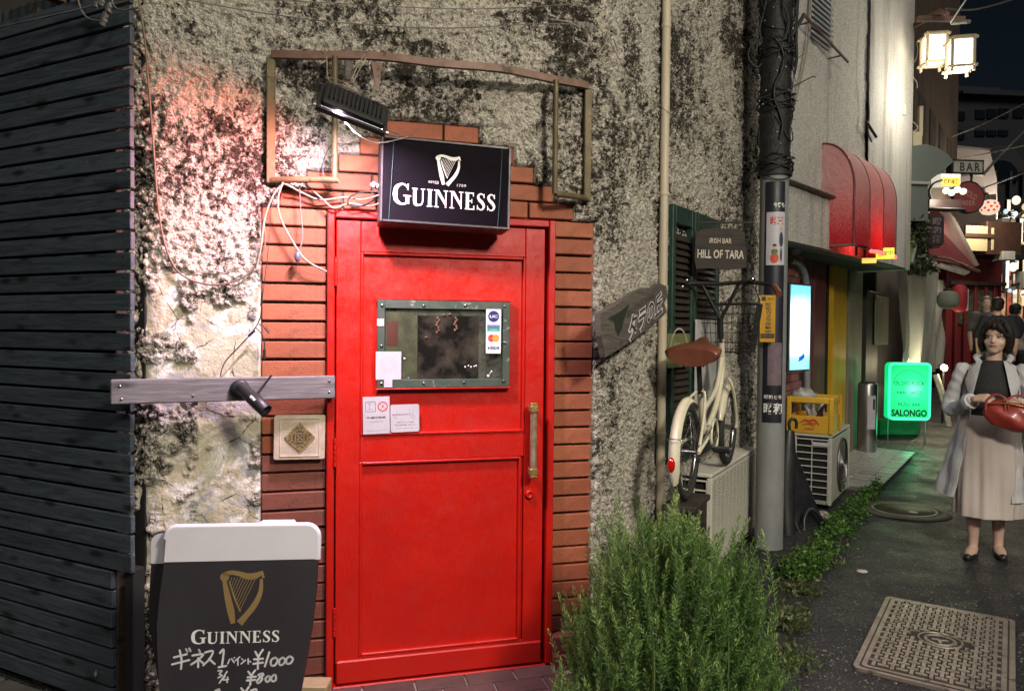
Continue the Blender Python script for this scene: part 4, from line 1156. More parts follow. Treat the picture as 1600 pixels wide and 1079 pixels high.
hand([[(272, 1026), (292, 1021)], [(269, 1037), (296, 1030)], [(281, 1015), (284, 1030), (283, 1044)], [(291, 1013), (293, 1017)], [(296, 1012), (298, 1016)],      # gi
      [(311, 1014), (313, 1018)], [(301, 1023), (318, 1021), (308, 1031), (299, 1037)], [(310, 1027), (310, 1041)], [(312, 1030), (318, 1035)],                      # ne
      [(321, 1018), (333, 1016), (328, 1028), (318, 1038)], [(327, 1028), (336, 1036)],                                                                              # su
      [(344, 1019), (350, 1014), (347, 1040)], [(342, 1041), (354, 1039)]])
hand([[(359, 1029), (356, 1036)], [(362, 1028), (366, 1034)], [(366, 1027), (367, 1026)], [(375, 1025), (368, 1031)], [(372, 1029), (372, 1038)], [(378, 1028), (380, 1030)], [(377, 1036), (384, 1030)], [(388, 1028), (388, 1036)], [(388, 1031), (392, 1033)]], .0042)
hand([[(399, 1017), (404, 1026)], [(411, 1014), (404, 1026), (403, 1044)], [(397, 1029), (411, 1028)], [(396, 1036), (411, 1034)], [(421, 1018), (414, 1040)],
      [(430, 1026), (424, 1030), (424, 1038), (430, 1038), (434, 1030), (430, 1026)], [(442, 1026), (437, 1030), (437, 1037), (442, 1037), (446, 1030), (442, 1026)], [(453, 1024), (448, 1028), (448, 1035), (454, 1035), (458, 1028), (453, 1024)]])
hand([[(341, 1047), (347, 1047), (343, 1052), (347, 1054), (341, 1058)], [(355, 1048), (343, 1066)], [(352, 1055), (349, 1061), (357, 1060)], [(356, 1057), (355, 1065)]], .0045)
hand([[(388, 1048), (393, 1055)], [(399, 1046), (393, 1055), (391, 1069)], [(387, 1057), (400, 1056)], [(386, 1062), (399, 1061)],
      [(411, 1051), (404, 1053), (410, 1059), (404, 1066), (402, 1062), (412, 1053)], [(419, 1055), (415, 1059), (417, 1064), (421, 1062), (422, 1056), (419, 1055)], [(428, 1053), (424, 1058), (426, 1063), (431, 1061), (431, 1054), (428, 1053)]])
hand([[(337, 1078), (343, 1076), (341, 1084)], [(377, 1074), (383, 1081)], [(389, 1072), (383, 1081)], [(392, 1078), (401, 1076), (395, 1092)]])
# small wooden box beside the door step
wb = thing('wooden_block', 'small pale wooden block standing between pavement board and red door', 'box', gnd(490, 1079) + Vector((0, -.02, 0)))
q = dep(492, 1064, 2.78)
MB().box((q.x, q.y, q.z / 2), (.11, .08, q.z), b=.004).build('block', pm('pale_pine', (.45, .34, .20), (.34, .25, .14), .6, scale=10, stretch=(1, 1, 8)), wb)

# ================================================================== drain pipe at the corner
pp = dep(1035, 500, 4.02)
dp = thing('drain_pipe', 'cream drain pipe running down the corner of the stucco wall', 'pipe', Matrix.Translation((pp.x, pp.y, 0)))
MB().cyl((pp.x, pp.y, 0), (pp.x, pp.y, 4.4), .0245, 20).build('pipe', M_PIPE, dp)
for zz in (.9, 2.2, 3.1): MB().lathe([(.0265, -.012), (.0275, -.01), (.0275, .01), (.0265, .012)], 20, 0, Matrix.Translation((pp.x, pp.y, zz))).build('pipe_clip', M_PIPE, dp)
# thin wires over the stucco top
def wire_thing(name, label, P, r_, mat, cat='wire', n=6, group=None):
    pts = bez([hit(a, b, fr.o + fr.n * d, fr.n) for (a, b, fr, d) in P], 6)
    t = thing(name, label, cat, pts[0], group)
    MB().tube(pts, r_, n).build('strand', mat, t); return t
W1 = Frame(A2.x, A2.y, math.degrees(math.atan2((A3 - A2).x, (A3 - A2).y)))
W2 = Frame(A3.x, A3.y, math.degrees(math.atan2((A4 - A3).x, (A4 - A3).y)))
wire_thing('wall_wire', 'pale thin wire sagging across the top of the stucco above the awning frame', [(290, 0, FR, .05), (420, 22, FR, .05), (560, 38, FR, .05), (700, 44, FR, .05), (830, 38, FR, .05), (905, 38, FR, .05)], .0022, M_CABLEG)
wire_thing('wall_wire', 'upper pale wire crossing the stucco near the top edge of the picture', [(330, -4, FR, .05), (500, 4, FR, .05), (700, 14, FR, .05), (850, 10, FR, .05), (920, 2, FR, .05)], .0018, M_CABLEG)
wire_thing('wall_wire', 'grey wire running down across the stucco right of the awning frame', [(950, 60, W1, .05), (1000, 140, W1, .05), (1080, 200, W2, .05), (1120, 225, W2, .05), (1180, 265, W2, .06)], .0018, M_CABLEG)
js = thing('wire_connectors', 'cluster of grey wire connectors and looped cable on stucco right of awning frame', 'connectors', FR.W(fx(915, 45), -.04, fz(915, 45)))
for (a, b) in ((903, 40), (910, 42), (917, 40), (924, 42), (915, 50), (922, 48), (929, 46), (956, 46), (962, 50)):
    q = W1.at(a, b, .04); MB().box((0, 0, 0), (.016, .014, .026), W1.M @ Matrix.Translation((q.x, -.04, q.z)) @ Matrix.Rotation(random.uniform(-.7, .7), 4, 'Y')).build('connector', M_CABLEG, js)
for P in ([(925, 50), (922, 70), (930, 85), (945, 70), (950, 50)], [(940, 45), (948, 75), (965, 82), (958, 60)], [(860, 30), (885, 34), (905, 42)], [(932, 48), (946, 42), (960, 50)]):
    MB().tube(bez([W1.W(W1.at(a, b, .05).x, -.05, W1.at(a, b, .05).z) for a, b in P], 6), .0024, 6).build('cable', M_CABLE, js)
jf = thing('fence_connectors', 'grey wire connectors and cables hanging over the top of the board fence', 'connectors', FF.W(-.15, 0, 2.7))
for (a, b) in ((152, 8), (158, 4), (172, 10), (170, 16), (165, 24), (161, 36), (163, 31)):
    q = FF.at(a, b, .05); MB().box((0, 0, 0), (.02, .016, .022), FF.M @ Matrix.Translation((q.x, -.05, q.z)) @ Matrix.Rotation(random.uniform(-.7, .7), 4, 'Y')).build('connector', M_CABLEG, jf)
for P in ([(0, 43), (30, 36), (80, 25), (120, 16), (150, 8)], [(122, 0), (128, 18), (140, 30), (158, 33)], [(175, 0), (180, 12), (195, 16), (217, 12)], [(175, 8), (190, 4), (205, 0)]):
    MB().tube(bez([FF.W(FF.at(a, b, .05).x, -.05, FF.at(a, b, .05).z) for a, b in P], 6), .0032, 6).build('cable', M_CABLEG, jf)

# ================================================================== shutters, hanging signs
sx0, sx1, sx2 = W2.at(1045, 400, .03).x, W2.at(1080, 400, .03).x, W2.at(1119, 400, .03).x
sz1 = W2.at(1045, 318, .03).z; sz0 = .70
M_LOUV = pm('dark_louvre', (.022, .017, .012), (.045, .034, .024), .5, scale=12, stretch=(1, 1, 6), bump=.001)
lv = None
for (xa, xb, gtxt, lab) in ((sx0, sx1, None, 'dark green louvred window shutter beside the cream drain pipe'), (sx1 + .004, sx2, None, 'dark green louvred window shutter behind the hanging dark wooden board')):
    s_ = thing('window_shutter', lab, 'shutter', W2.M @ Matrix.Translation(((xa + xb) / 2, 0, sz0)), 'louvred shutters')
    def wb_(mb, x0, x1, z0, z1, d0, d1): mb.box(((x0 + x1) / 2, -(d0 + d1) / 2, (z0 + z1) / 2), (x1 - x0, d1 - d0, z1 - z0), W2.M); return mb
    wb_(MB(), xa, xa + .045, sz0, sz1, .01, .055).build('stile', M_GREENPAINT, s_)
    wb_(MB(), xb - .05, xb, sz0, sz1, .01, .055).build('stile', M_GREENPAINT, s_)
    wb_(MB(), xa + .0455, xb - .0505, sz1 - .10, sz1, .01, .054).build('rail', M_GREENPAINT, s_)
    wb_(MB(), xa + .0455, xb - .0505, sz0, sz0 + .08, .01, .054).build('rail', M_GREENPAINT, s_)
    wb_(MB(), xa + .02, xb - .02, sz0 + .02, sz1 - .02, .0, .012).build('back_panel', M_DARKVOID, s_)
    lm = MB().box((0, 0, 0), (xb - xa - .096, .010, .052), b=.002).mesh('louvre', M_LOUV)
    n_ = int((sz1 - sz0 - .2) / .040)
    for i in range(n_):
        place(lm, 'louvre', s_, Matrix.Translation((-(xa + xb) / 2 + (xa + xb) / 2, -.034, .10 + i * .040)) @ Matrix.Rotation(R(-38 + random.uniform(-3, 3)), 4, 'X'))
# white panel right of the shutters
m_ = MB(); a = W2.at(1086, 500, .07); b = W2.at(1118, 500, .07)
pnl = thing('leaning_sheet', 'pale narrow panel leaning on the wall behind the bicycle', 'panel', W2.M @ Matrix.Translation(((a.x + b.x) / 2, -.07, 1.0)))
m_.box(((a.x + b.x) / 2, -.075, 1.22), (b.x - a.x, .012, .62), W2.M); m_.build('sheet', pm('pale_grey_panel', (.50, .50, .47), (.40, .40, .38), .5), pnl)
# IRISH BAR / HILL OF TARA hanging board
HB = Face(Matrix.Translation(dep(1125, 387, 4.30)) @ Matrix.Rotation(R(-5), 4, 'Z') @ Matrix.Rotation(R(90), 4, 'X') @ Matrix.Rotation(R(-1.5), 4, 'Z'))
hb_ = thing('hanging_pub_sign', 'old dark wooden hanging bar sign with two lines of worn white capitals', 'sign', HB.M)
q = [HB.at(*p) for p in ((1087, 366), (1092, 360), (1104, 357), (1150, 357), (1163, 362), (1167, 400), (1166, 418), (1140, 421), (1110, 419), (1088, 420), (1085, 404))]
m_ = MB(); slab(m_, [(v.x, v.y) for v in q], .03, HB.M); m_.build('board', M_DARKWOOD, hb_)
M_OLDW = pm('worn_white_letters', (.62, .56, .46), (.45, .38, .30), .6, scale=60, lo=.45, hi=.5)
v = HB.at(1126, 376); text('IRISH BAR', .030, HB.M @ Matrix.Translation((v.x, v.y, 0)), M_OLDW, hb_, width=.125, bold=.01)
v = HB.at(1126, 397); text('HILL OF TARA', .050, HB.M @ Matrix.Translation((v.x, v.y, 0)), M_OLDW, hb_, width=.265, bold=.02)
a = HB.at(1098, 350); b = HB.at(1178, 350)
MB().tube([HB.M @ Vector((a.x - .03, a.y + .01, -.015)), HB.M @ Vector((b.x, b.y + .01, -.015))], .006, 8).build('bracket_arm', M_BLACKM, hb_)
for x in (-.10, .10): MB().tube([HB.M @ Vector((x, .11, -.015)), HB.M @ Vector((x, a.y + .01, -.015))], .003, 6).build('hook', M_BLACKM, hb_)
# TARA no oka weathered board, nailed slantwise
c = W1.at(990, 505, .10)
TB = face_of(W1, c.x, c.z, .10)
tb_ = thing('slanted_wall_sign', 'slanted weathered board with Japanese lettering on the stucco beside the drain pipe', 'sign', TB.M)
q = [TB.at(*p) for p in ((938, 489), (957, 480), (975, 467), (990, 458), (1006, 450), (1022, 449), (1030, 442), (1041, 447), (1043, 463), (1038, 474), (1042, 488), (1020, 508), (996, 526), (968, 545), (946, 558), (940, 525))]
m_ = MB(); slab(m_, [(v.x, v.y) for v in q], .025, TB.M); m_.build('board', M_BOARD, tb_)
o1 = TB.at(940, 558); 
e = TB.at(1034, 470) - TB.at(982, 515); ang = math.atan2(e.y, e.x)
v = TB.at(1010, 492); v2 = TB.at(1002, 474)
KM = TB.M @ Matrix.Translation((v.x, v.y, .0)) @ Matrix.Rotation(ang, 4, 'Z')
text('タラの丘', .120, KM, M_BONE, tb_, bold=.075, shear=.15, width=e.length * 1.04)
text('タラの丘', .110, KM @ Matrix.Translation((0, 0, .0012)), M_INK, tb_, bold=.02, shear=.15, width=e.length * .98)
text('IRISH PUB & BAR', .03, TB.M @ Matrix.Translation((v2.x, v2.y, 0)) @ Matrix.Rotation(ang, 4, 'Z'), M_INK, tb_, width=e.length * .8)
q = [TB.at(*p) for p in ((950, 497), (968, 487), (984, 474), (977, 492), (972, 512), (966, 526), (961, 514), (959, 502))]
m_ = MB(); m_.add([(v.x, v.y, .0008) for v in q], [tuple(range(8))[::-1]], 0, TB.M); m_.build('harp_silhouette', pm('dark_green_print', (.02, .03, .02)), tb_)
# BED & BREAKFAST plate
c = W2.at(1061, 547, .075)
BB = face_of(W2, c.x, c.z, .075)
bb = thing('small_olive_sign', 'small olive BED & BREAKFAST plate on the shutter', 'sign', BB.M)
a = BB.at(1043, 575); b = BB.at(1078, 521)
m_ = MB(); slab(m_, rrect(a.x, a.y, b.x, b.y, .01), .012, BB.M); m_.build('plate', pm('olive_plate', (.13, .14, .05), (.19, .20, .09), .5, scale=10), bb)
wv = b.x - a.x
m_ = MB(); disc(m_, 0, 0, wv * .40, BB.M, 24, .0006, hole=wv * .37, a0=0, a1=180); m_.build('arch_line', M_OLDW, bb)
text('BED &', .022, BB.M @ Matrix.Translation((0, .03, 0)), M_OLDW, bb, width=wv * .4); text('BREAKFAST', .028, BB.M @ Matrix.Translation((0, -.02, 0)), M_OLDW, bb, width=wv * .72)
def onroad(px, py):
    p = gnd(px, py)
    for _ in range(12):
        p = hit(px, py, (0, 0, rise(p.y)), (0, 0, 1))
    return p
# ================================================================== slim utility pole with banner
PX_, PY_ = dep(1205, 600, 5.0).x, 5.0; PR = .092
po = thing('utility_pole', 'grey utility pole, black net and fairy lights wound round its upper half', 'pole', Matrix.Translation((PX_, PY_, 0)))
zj = dep(1205, 272, 5.0).z
MB().cyl((PX_, PY_, 0), (PX_, PY_, zj), PR, 28).build('pole_shaft', M_POLE, po)
mb = MB(); rows = []
rn = random.Random(5)
for i in range(110):
    z = zj - .02 + i * .022; rr = PR + .004 + .006 * rn.random() + (.012 if i % 17 in (0, 1) else 0)
    rows.append([(PX_ + (rr + .005 * rn.random()) * math.cos(a), PY_ + (rr + .005 * rn.random()) * math.sin(a), z) for a in [2 * math.pi * k / 30 for k in range(30)]])
mb.grid(rows, closed=True)
t = NT('black_garden_net'); co = t.coord(1)
ck = t.math('ADD', t.voro(co, 60, 'DISTANCE_TO_EDGE'), t.math('MULTIPLY', t.noise(co, 9, 4), .05))
t.base(t.mix(t.ramp(ck, [(.03, 0), (.07, 1)]), (.035, .035, .03), (.008, .008, .008))); t.rough(.6); t.bump(ck, .004)
mb.build('net_wrap', t.mat, po)
cb_ = MB()
for q in range(9):
    z0 = zj + .02 + q * .24 + rn.random() * .05
    cb_.tube([(PX_ + (PR + .02) * math.cos(a), PY_ + (PR + .02) * math.sin(a), z0 + .10 * math.sin(a * (1 + q % 2)) + .01 * rn.random()) for a in [2 * math.pi * k / 24 * 1.1 for k in range(26)]], .0045, 5)
    for k in range(9):
        a = rn.uniform(0, 6.28); z = z0 + rn.uniform(-.1, .1); l = rn.uniform(.02, .08)
        cb_.tube([(PX_ + (PR + .01) * math.cos(a), PY_ + (PR + .01) * math.sin(a), z), (PX_ + (PR + .02 + l) * math.cos(a + .2), PY_ + (PR + .02 + l) * math.sin(a + .2), z + rn.uniform(-.03, .05))], .0022, 4)
for q in range(16):
    a = rn.uniform(math.pi * .9, math.pi * 2.1); z0 = zj + rn.uniform(0, 1.5); P = []
    for k in range(8): P.append((PX_ + (PR + .018 + .02 * rn.random()) * math.cos(a + .25 * math.sin(k * 1.3 + q)), PY_ + (PR + .018 + .02 * rn.random()) * math.sin(a + .25 * math.sin(k * 1.3 + q)), z0 + k * .09))
    cb_.tube(bez(P, 4), rn.choice((.003, .005, .009)), 5)
for (z, s_) in ((.02, 1), (.42, 1.3), (.78, 1.0), (1.12, 1.5), (1.5, 1.2)):
    for k in range(5): cb_.tube([(PX_ + (PR + .022 + .012 * math.sin(j * 1.7 + k)) * math.cos(2 * math.pi * j / 18), PY_ + (PR + .022 + .012 * math.sin(j * 1.7 + k)) * math.sin(2 * math.pi * j / 18), zj + z + .02 * k * s_ + .02 * math.sin(j + k * 2)) for j in range(19)], .006, 5)
cb_.build('light_cable', M_CABLEB, po, kind='stuff')
bl = MB()
for q in range(60):
    a = rn.uniform(math.pi, 2 * math.pi); z = zj + rn.uniform(0, 2.1); bl.ball((PX_ + (PR + .026) * math.cos(a), PY_ + (PR + .026) * math.sin(a), z), .0035, 6, 4)
bl.build('fairy_bulb', M_WHITE, po, kind='stuff')
a = dep(1228, 55, 4.95); b = dep(1254, 25, 5.0)
MB().tube([dep(1229, 70, 4.95), dep(1256, 24, 4.95)], .013, 8).build('cut_conduit', M_BLACKM, po)
MB().tube(bez([dep(1192, 60, 4.9), dep(1172, 75, 4.9), dep(1170, 92, 4.9), dep(1182, 105, 4.9), dep(1190, 100, 4.9)], 5), .006, 6).build('cable_loop', M_CABLEB, po)
MB().tube(bez([dep(1180, 155, 4.95), dep(1230, 140, 4.9), dep(1265, 122, 4.9), dep(1274, 120, 4.9)], 5), .004, 6).build('twig_wire', M_CABLEB, po)
# things printed round the pole
def wrap(body, h, azc, z, mat, parent, w=None, rad=None, **kw):
    rad = rad or PR + .004
    o = text(body, h, Matrix.Identity(4), mat, None, width=w, **kw)
    for v in o.data.vertices:
        x, y = v.co.x, v.co.y; a = azc + x / rad
        v.co = Vector((PX_ + rad * math.sin(a), PY_ - rad * math.cos(a), z + y))
    I = wm(parent).inverted(); o.data.transform(I); o.parent = parent; return o
def shell(mb, a0, a1, z0, z1, rad, n=14):
    mb.grid([[(PX_ + rad * math.sin(a0 + (a1 - a0) * k / n), PY_ - rad * math.cos(a0 + (a1 - a0) * k / n), z) for k in range(n + 1)] for z in (z0, z1)]); return mb
def poleang(px):            # angle on the pole seen at that column
    best = min((abs(((PX_ + PR * math.sin(a)) / (PY_ - PR * math.cos(a))) * FPX + CX - px), a) for a in [k * .01 for k in range(-200, 130)])
    return best[1]
aL, aR = poleang(1193), poleang(1222.5)
def pz(y, Y=4.91): return dep(1205, y, Y).z
bn = thing('pole_banner', 'black vertical poster sheet with white Japanese letters wrapped round the pole', 'poster', Matrix.Translation((PX_, PY_, pz(660))))
M_BANNER = pm('black_banner_sheet', (.010, .010, .018), (.016, .016, .026), .45, scale=6)
shell(MB(), aL, aR, pz(660), pz(283), PR + .003).build('sheet', M_BANNER, bn)
shell(MB(), aL + .12, aR - .02, pz(414), pz(331), PR + .0045).build('printed_panel', M_PAPER, bn)
shell(MB(), aL + .35, aR - .10, pz(602), pz(535), PR + .0045).build('printed_panel', pm('mauve_print', (.13, .09, .11), (.20, .14, .17), .5, scale=20), bn)
am = (aL + aR) / 2
wrap('今宵も', .034, am + .25, pz(320), M_WHITE, bn, w=.075, rad=PR + .005, bold=.02)
wrap('昭三', .055, am + .12, pz(345), M_INKR, bn, w=.085, rad=PR + .006, bold=.03)
wrap('昭和と今', .028, am + .05, pz(620), M_WHITE, bn, w=.12, rad=PR + .005, bold=.02)
wrap('昭和', .075, am + .05, pz(638), M_WHITE, bn, w=.125, rad=PR + .005, bold=.03)
def blob(az, z, rx, rz_, mat, rad, nm='figure_print'):
    m_ = MB(); K = 18; m_.add([(PX_ + rad * math.sin(az), PY_ - rad * math.cos(az), z)] + [(PX_ + rad * math.sin(az + rx / rad * math.cos(6.283 * k / K)), PY_ - rad * math.cos(az + rx / rad * math.cos(6.283 * k / K)), z + rz_ * math.sin(6.283 * k / K)) for k in range(K)], [(0, k + 1, (k + 1) % K + 1) for k in range(K)]); return m_.build(nm, mat, bn)
M_SKINP = pm('printed_skin', (.6, .36, .22)); M_NAVYP = pm('printed_navy', (.03, .04, .08))
blob(am - .02, pz(403), .028, .034, pm('printed_red', (.55, .07, .03)), PR + .0062); blob(am - .02, pz(393), .022, .020, pm('printed_green', (.10, .16, .08)), PR + .0066)
blob(am - .02, pz(386), .013, .016, M_SKINP, PR + .0070); blob(am - .02, pz(383), .013, .009, M_INK, PR + .0074)
blob(am + .42, pz(374), .014, .05, M_NAVYP, PR + .0062); blob(am + .42, pz(398), .007, .045, M_NAVYP, PR + .0064); blob(am + .42, pz(358), .010, .013, M_SKINP, PR + .0066)
# yellow camera notice, a flat plate tied to the pole
yc = dep(1199, 497, 4.86)
YF = Face(Matrix.Translation((yc.x, yc.y, yc.z)) @ Matrix.Rotation(R(-18), 4, 'Z') @ Matrix.Rotation(R(90), 4, 'X'))
ye = thing('yellow_notice', 'yellow security camera notice in black Japanese lettering on the pole', 'notice', YF.M)
a = YF.at(1187, 534); b = YF.at(1212, 461)
m_ = MB(); slab(m_, rrect(a.x, a.y, b.x, b.y, .004), .003, YF.M); m_.build('plate', pm('yellow_plate', (.62, .33, .015), (.55, .28, .012), .45), ye)
wy, hy = b.x - a.x, b.y - a.y; cx_, cy_ = (a.x + b.x) / 2, (a.y + b.y) / 2
m_ = MB(); rect(m_, a.x + .004, a.y + hy * .08, b.x - .004, a.y + hy * .18, YF.M, .0006); rect(m_, a.x + .008, b.y - hy * .12, a.x + .034, b.y - hy * .03, YF.M, .0006); m_.build('print', M_INK, ye)
for i, ch in enumerate('防犯カメラ作動中'): text(ch, hy * .075, YF.M @ Matrix.Translation((cx_ + .004, b.y - hy * (.20 + .083 * i), .0006)), M_INK, ye, width=wy * (.34 if ch not in '作動中防犯' else .4), bold=.02)
text('警戒中', hy * .045, YF.M @ Matrix.Translation((cx_ + .02, b.y - hy * .08, .0006)), M_INK, ye)
text('SECURITY CAMERA', .006, YF.M @ Matrix.Translation((cx_, a.y + hy * .13, .0008)), pm('yellow_plate', (.62, .33, .015)), ye, width=wy * .8)

# ================================================================== air conditioner under the bicycle
def acunit(name, label, corner, az, L, D, Hh, z0, near_cols, mat, mesh_side):
    """corner: near right bottom corner seen from the street; length runs away along az; depth towards the wall"""
    fr = Frame(corner[0], corner[1], az)        # x away along the unit, y towards the wall, z up
    fr.o.z = z0; fr.M = Matrix.Translation((corner[0], corner[1], z0)) @ Matrix.Rotation(R(90 - az), 4, 'Z'); fr.I = fr.M.inverted()
    u = thing(name, label, 'air conditioner', fr.M)
    t_ = .012
    m_ = MB(); m_.box((L / 2, D / 2, Hh - .012), (L, D, .024), fr.M, b=.006); m_.build('top_cover', mat, u)
    m_ = MB()
    m_.box((L / 2, D - t_ / 2, (Hh - .025) / 2 + .0), (L - .004, t_, Hh - .026), fr.M)
    m_.box((L - t_ / 2, D / 2, (Hh - .025) / 2), (t_, D - .03, Hh - .026), fr.M)
    m_.box((L / 2, D / 2, .012), (L - .03, D - .03, .02), fr.M); m_.build('casing', mat, u)
    m_ = MB(); m_.box((L / 2, D / 2, Hh / 2 - .01), (L - .05, D - .05, Hh - .06), fr.M); m_.build('coil_block', M_DARKVOID, u)
    # corner posts
    for (x, y) in ((.014, .014), (.014, D - .016), (L - .03, .014)):
        MB().box((x, y, (Hh - .026) / 2), (.03, .03, Hh - .027), fr.M, b=.004).build('corner_post', mat, u)
    # near end grille
    bar_ = MB().box((0, 0, 0), (.008, D - .06, .010), b=.002).mesh('grille_bar', mat)
    n_ = int((Hh - .07) / .052)
    for i in range(n_ + 1):
        place(bar_, 'grille_bar', u, Matrix.Translation((.006, D / 2, .03 + i * (Hh - .075) / n_)))
    for c in range(near_cols + 1):
        y = .03 + (D - .06) * c / near_cols
        MB().box((.005, y, (Hh - .03) / 2), (.007, .009, Hh - .06), fr.M, b=.002).build('grille_upright', mat, u)
    for (x, y) in ((.08, .04), (L - .1, .04), (.08, D - .04), (L - .1, D - .04)):
        MB().box((x, y, -z0 / 2 - .002), (.04, .04, max(.02, z0)), fr.M).build('foot', M_BLACKM, u)
    return u, fr
c1 = Vector((1.165, 4.27))
u1, f1 = acunit('air_conditioner', 'beige air conditioner unit under the bicycle beside the pole', c1, 30, 1.20, .21, .58, .05, 2, M_ACBODY, True)
m_ = MB(); m_.box((.60, .006, .05), (1.13, .010, .07), f1.M).box((.60, .006, .54), (1.13, .010, .02), f1.M); m_.build('front_rail', M_ACBODY, u1)
vb = MB().box((0, 0, 0), (1.10, .006, .0045), b=0).mesh('fin_bar', M_ACBODY)
for i in range(36): place(vb, 'fin_bar', u1, Matrix.Translation((.60, .004, .095 + i * .0122)))
for i in range(12): MB().box((.06 + i * .098, .009, .31), (.006, .005, .44), f1.M, b=0).build('fin_upright', M_ACBODY, u1)
# black plastic stand that carries the bicycle (mostly behind the bush)
BK0 = Vector((.857, 3.60)); BAZ = 26.5; BZ = .635
BM = Matrix.Translation((BK0.x, BK0.y, BZ)) @ Matrix.Rotation(R(90 - BAZ), 4, 'Z')
st_ = thing('bicycle_stand', 'low dark timber stand under the cream bicycle, half hidden by the rosemary', 'stand', Matrix.Translation((BK0.x, BK0.y, 0)))
MB().box((.02, 0, -.015), (.34, .16, .028), BM).build('plank', M_DARKWOOD, st_)
for x in (-.12, .16):
    for y in (-.05, .05): MB().box((x, y, -BZ / 2 - .014), (.04, .03, BZ - .032), BM).build('leg', M_DARKWOOD, st_)

# ================================================================== cream bicycle
bi = thing('bicycle', 'cream small wheeled bicycle with brown saddle parked against the shutters', 'bicycle', BM)
WR = .235; WB = 1.08
M_RUBBER = pm('tyre_rubber', (.018, .018, .018), (.03, .03, .028), .75, scale=30)
def B(x, y, z): return BM @ Vector((x, y, z))
def wheel(x):
    w = MB(); ring = [B(x + (WR - .02) * math.cos(a), 0, WR + (WR - .02) * math.sin(a)) for a in [2 * math.pi * k / 40 for k in range(40)]]
    t_ = w.tube(ring, .020, 8, closed=True).build('wheel', M_RUBBER, bi)
    MB().tube([B(x + (WR - .045) * math.cos(a), 0, WR + (WR - .045) * math.sin(a)) for a in [2 * math.pi * k / 40 for k in range(40)]], .009, 8, closed=True).build('rim', M_CHROME, t_)
    MB().cyl(B(x, -.045, WR), B(x, .045, WR), .016, 12).build('hub', M_CHROME, t_)
    s_ = MB()
    for k in range(20):
        a = 2 * math.pi * k / 20; sg = 1 if k % 2 else -1
        s_.tube([B(x + .016 * math.cos(a + .8 * sg), sg * .025, WR + .016 * math.sin(a + .8 * sg)), B(x + (WR - .05) * math.cos(a), 0, WR + (WR - .05) * math.sin(a))], .0011, 4, cap=False)
    s_.build('spokes', M_CHROME, t_, kind='stuff')
    return t_
wheel(0); wheel(WB)
def fender(x, a0, a1, mat=M_CREAMPAINT, w=.032):
    m_ = MB(); rows = []
    for k in range(25):
        a = R(a0 + (a1 - a0) * k / 24); row = []
        wk = w * min(1, .55 + k * .2, .55 + (24 - k) * .2)
        for j in range(9):
            q = (j / 8 - .5) * 2; rr = WR + .018 + .016 * (1 - q * q) - .010 * abs(q) ** 3
            row.append(B(x + rr * math.cos(a), q * wk, WR + rr * math.sin(a)))
        rows.append(row)
    m_.grid(rows); rows2 = [[p for p in r_] for r_ in rows]
    return m_.build('mudguard', mat, bi)
fender(0, 45, 208, w=.027); fender(WB, 20, 165, w=.025)
m_ = MB(); m_.ball((0, 0, 0), 1, 12, 8, 0, BM @ Matrix.Translation((-.295, 0, WR - .018)) @ Matrix.Diagonal((.018, .018, .036, 1))); m_.build('tail_light', pm('red_reflector', (.5, .004, .002), rough=.15, coat=.6), bi)
MB().tube([B(-.262, -.034, .33), B(-.30, 0, .335), B(-.262, .034, .33)], .0022, 6).build('lock_cable', M_BLACK, bi)
# frame tubes
HTx, HTt, HTb = WB - .245, .78, .56
BBx, BBz = .40, .27
def tb_(name, P, r_, mat=M_CREAMPAINT, n=12, k=6): return MB().tube(bez([B(*p) for p in P], k), r_, n).build(name, mat, bi)
tb_('head_tube', [(HTx, 0, HTt), (HTx + .065, 0, HTb)], .018)
tb_('down_tube', [(HTx + .045, 0, HTb + .05), (HTx - .08, 0, .43), (BBx + .12, 0, .31), (BBx, 0, BBz)], .0175)
tb_('seat_tube', [(BBx, 0, BBz), (BBx - .11, 0, .52)], .018)
tb_('upper_tube', [(HTx + .03, 0, HTb + .11), (HTx - .12, 0, .50), (BBx - .04, 0, .40)], .014)
for s_ in (-1, 1):
    tb_('chain_stay', [(BBx, s_ * .03, BBz), (.15, s_ * .055, .26), (0, s_ * .06, WR)], .009)
    tb_('seat_stay', [(BBx - .11, s_ * .02, .51), (.17, s_ * .050, .44), (0, s_ * .06, WR)], .0075)
    tb_('fork_blade', [(HTx + .07, s_ * .03, HTb - .01), (HTx + .10, s_ * .055, .48), (WB - .02, s_ * .055, .30), (WB, s_ * .05, WR)], .010)
    tb_('mudguard_stay', [(0, s_ * .055, WR), (-.24, s_ * .034, WR + .09)], .0022, M_CHROME, 6)
tb_('seat_post', [(BBx - .11, 0, .50), (BBx - .155, 0, .66)], .0135, M_BLACKM)
# saddle
SX, SZ = BBx - .165, .70
rows = []
for i, (x, hw, zz, th_) in enumerate(((-.150, .120, .010, .066), (-.135, .142, .020, .078), (-.06, .130, .012, .070), (0, .090, .005, .058), (.06, .048, .003, .050), (.12, .030, .005, .040), (.15, .018, -.003, .03))):
    rows.append([B(SX + x, hw * math.cos(a) * (1 if abs(math.cos(a)) > .01 else 1), SZ + zz + .28 * (x + .135) + (th_ * .45 * math.sin(a) if math.sin(a) > 0 else th_ * math.sin(a) * .9)) for a in [2 * math.pi * k / 18 for k in range(18)]])
m_ = MB(); m_.grid(rows, closed=True); m_.add(rows[0], [tuple(range(18))[::-1]]); m_.add(rows[-1], [tuple(range(18))])
M_LEATH = pm('brown_leather', (.17, .055, .03), (.12, .036, .02), .42, scale=14, bump=.0005, coat=.2)
sd = m_.build('saddle', M_LEATH, bi)
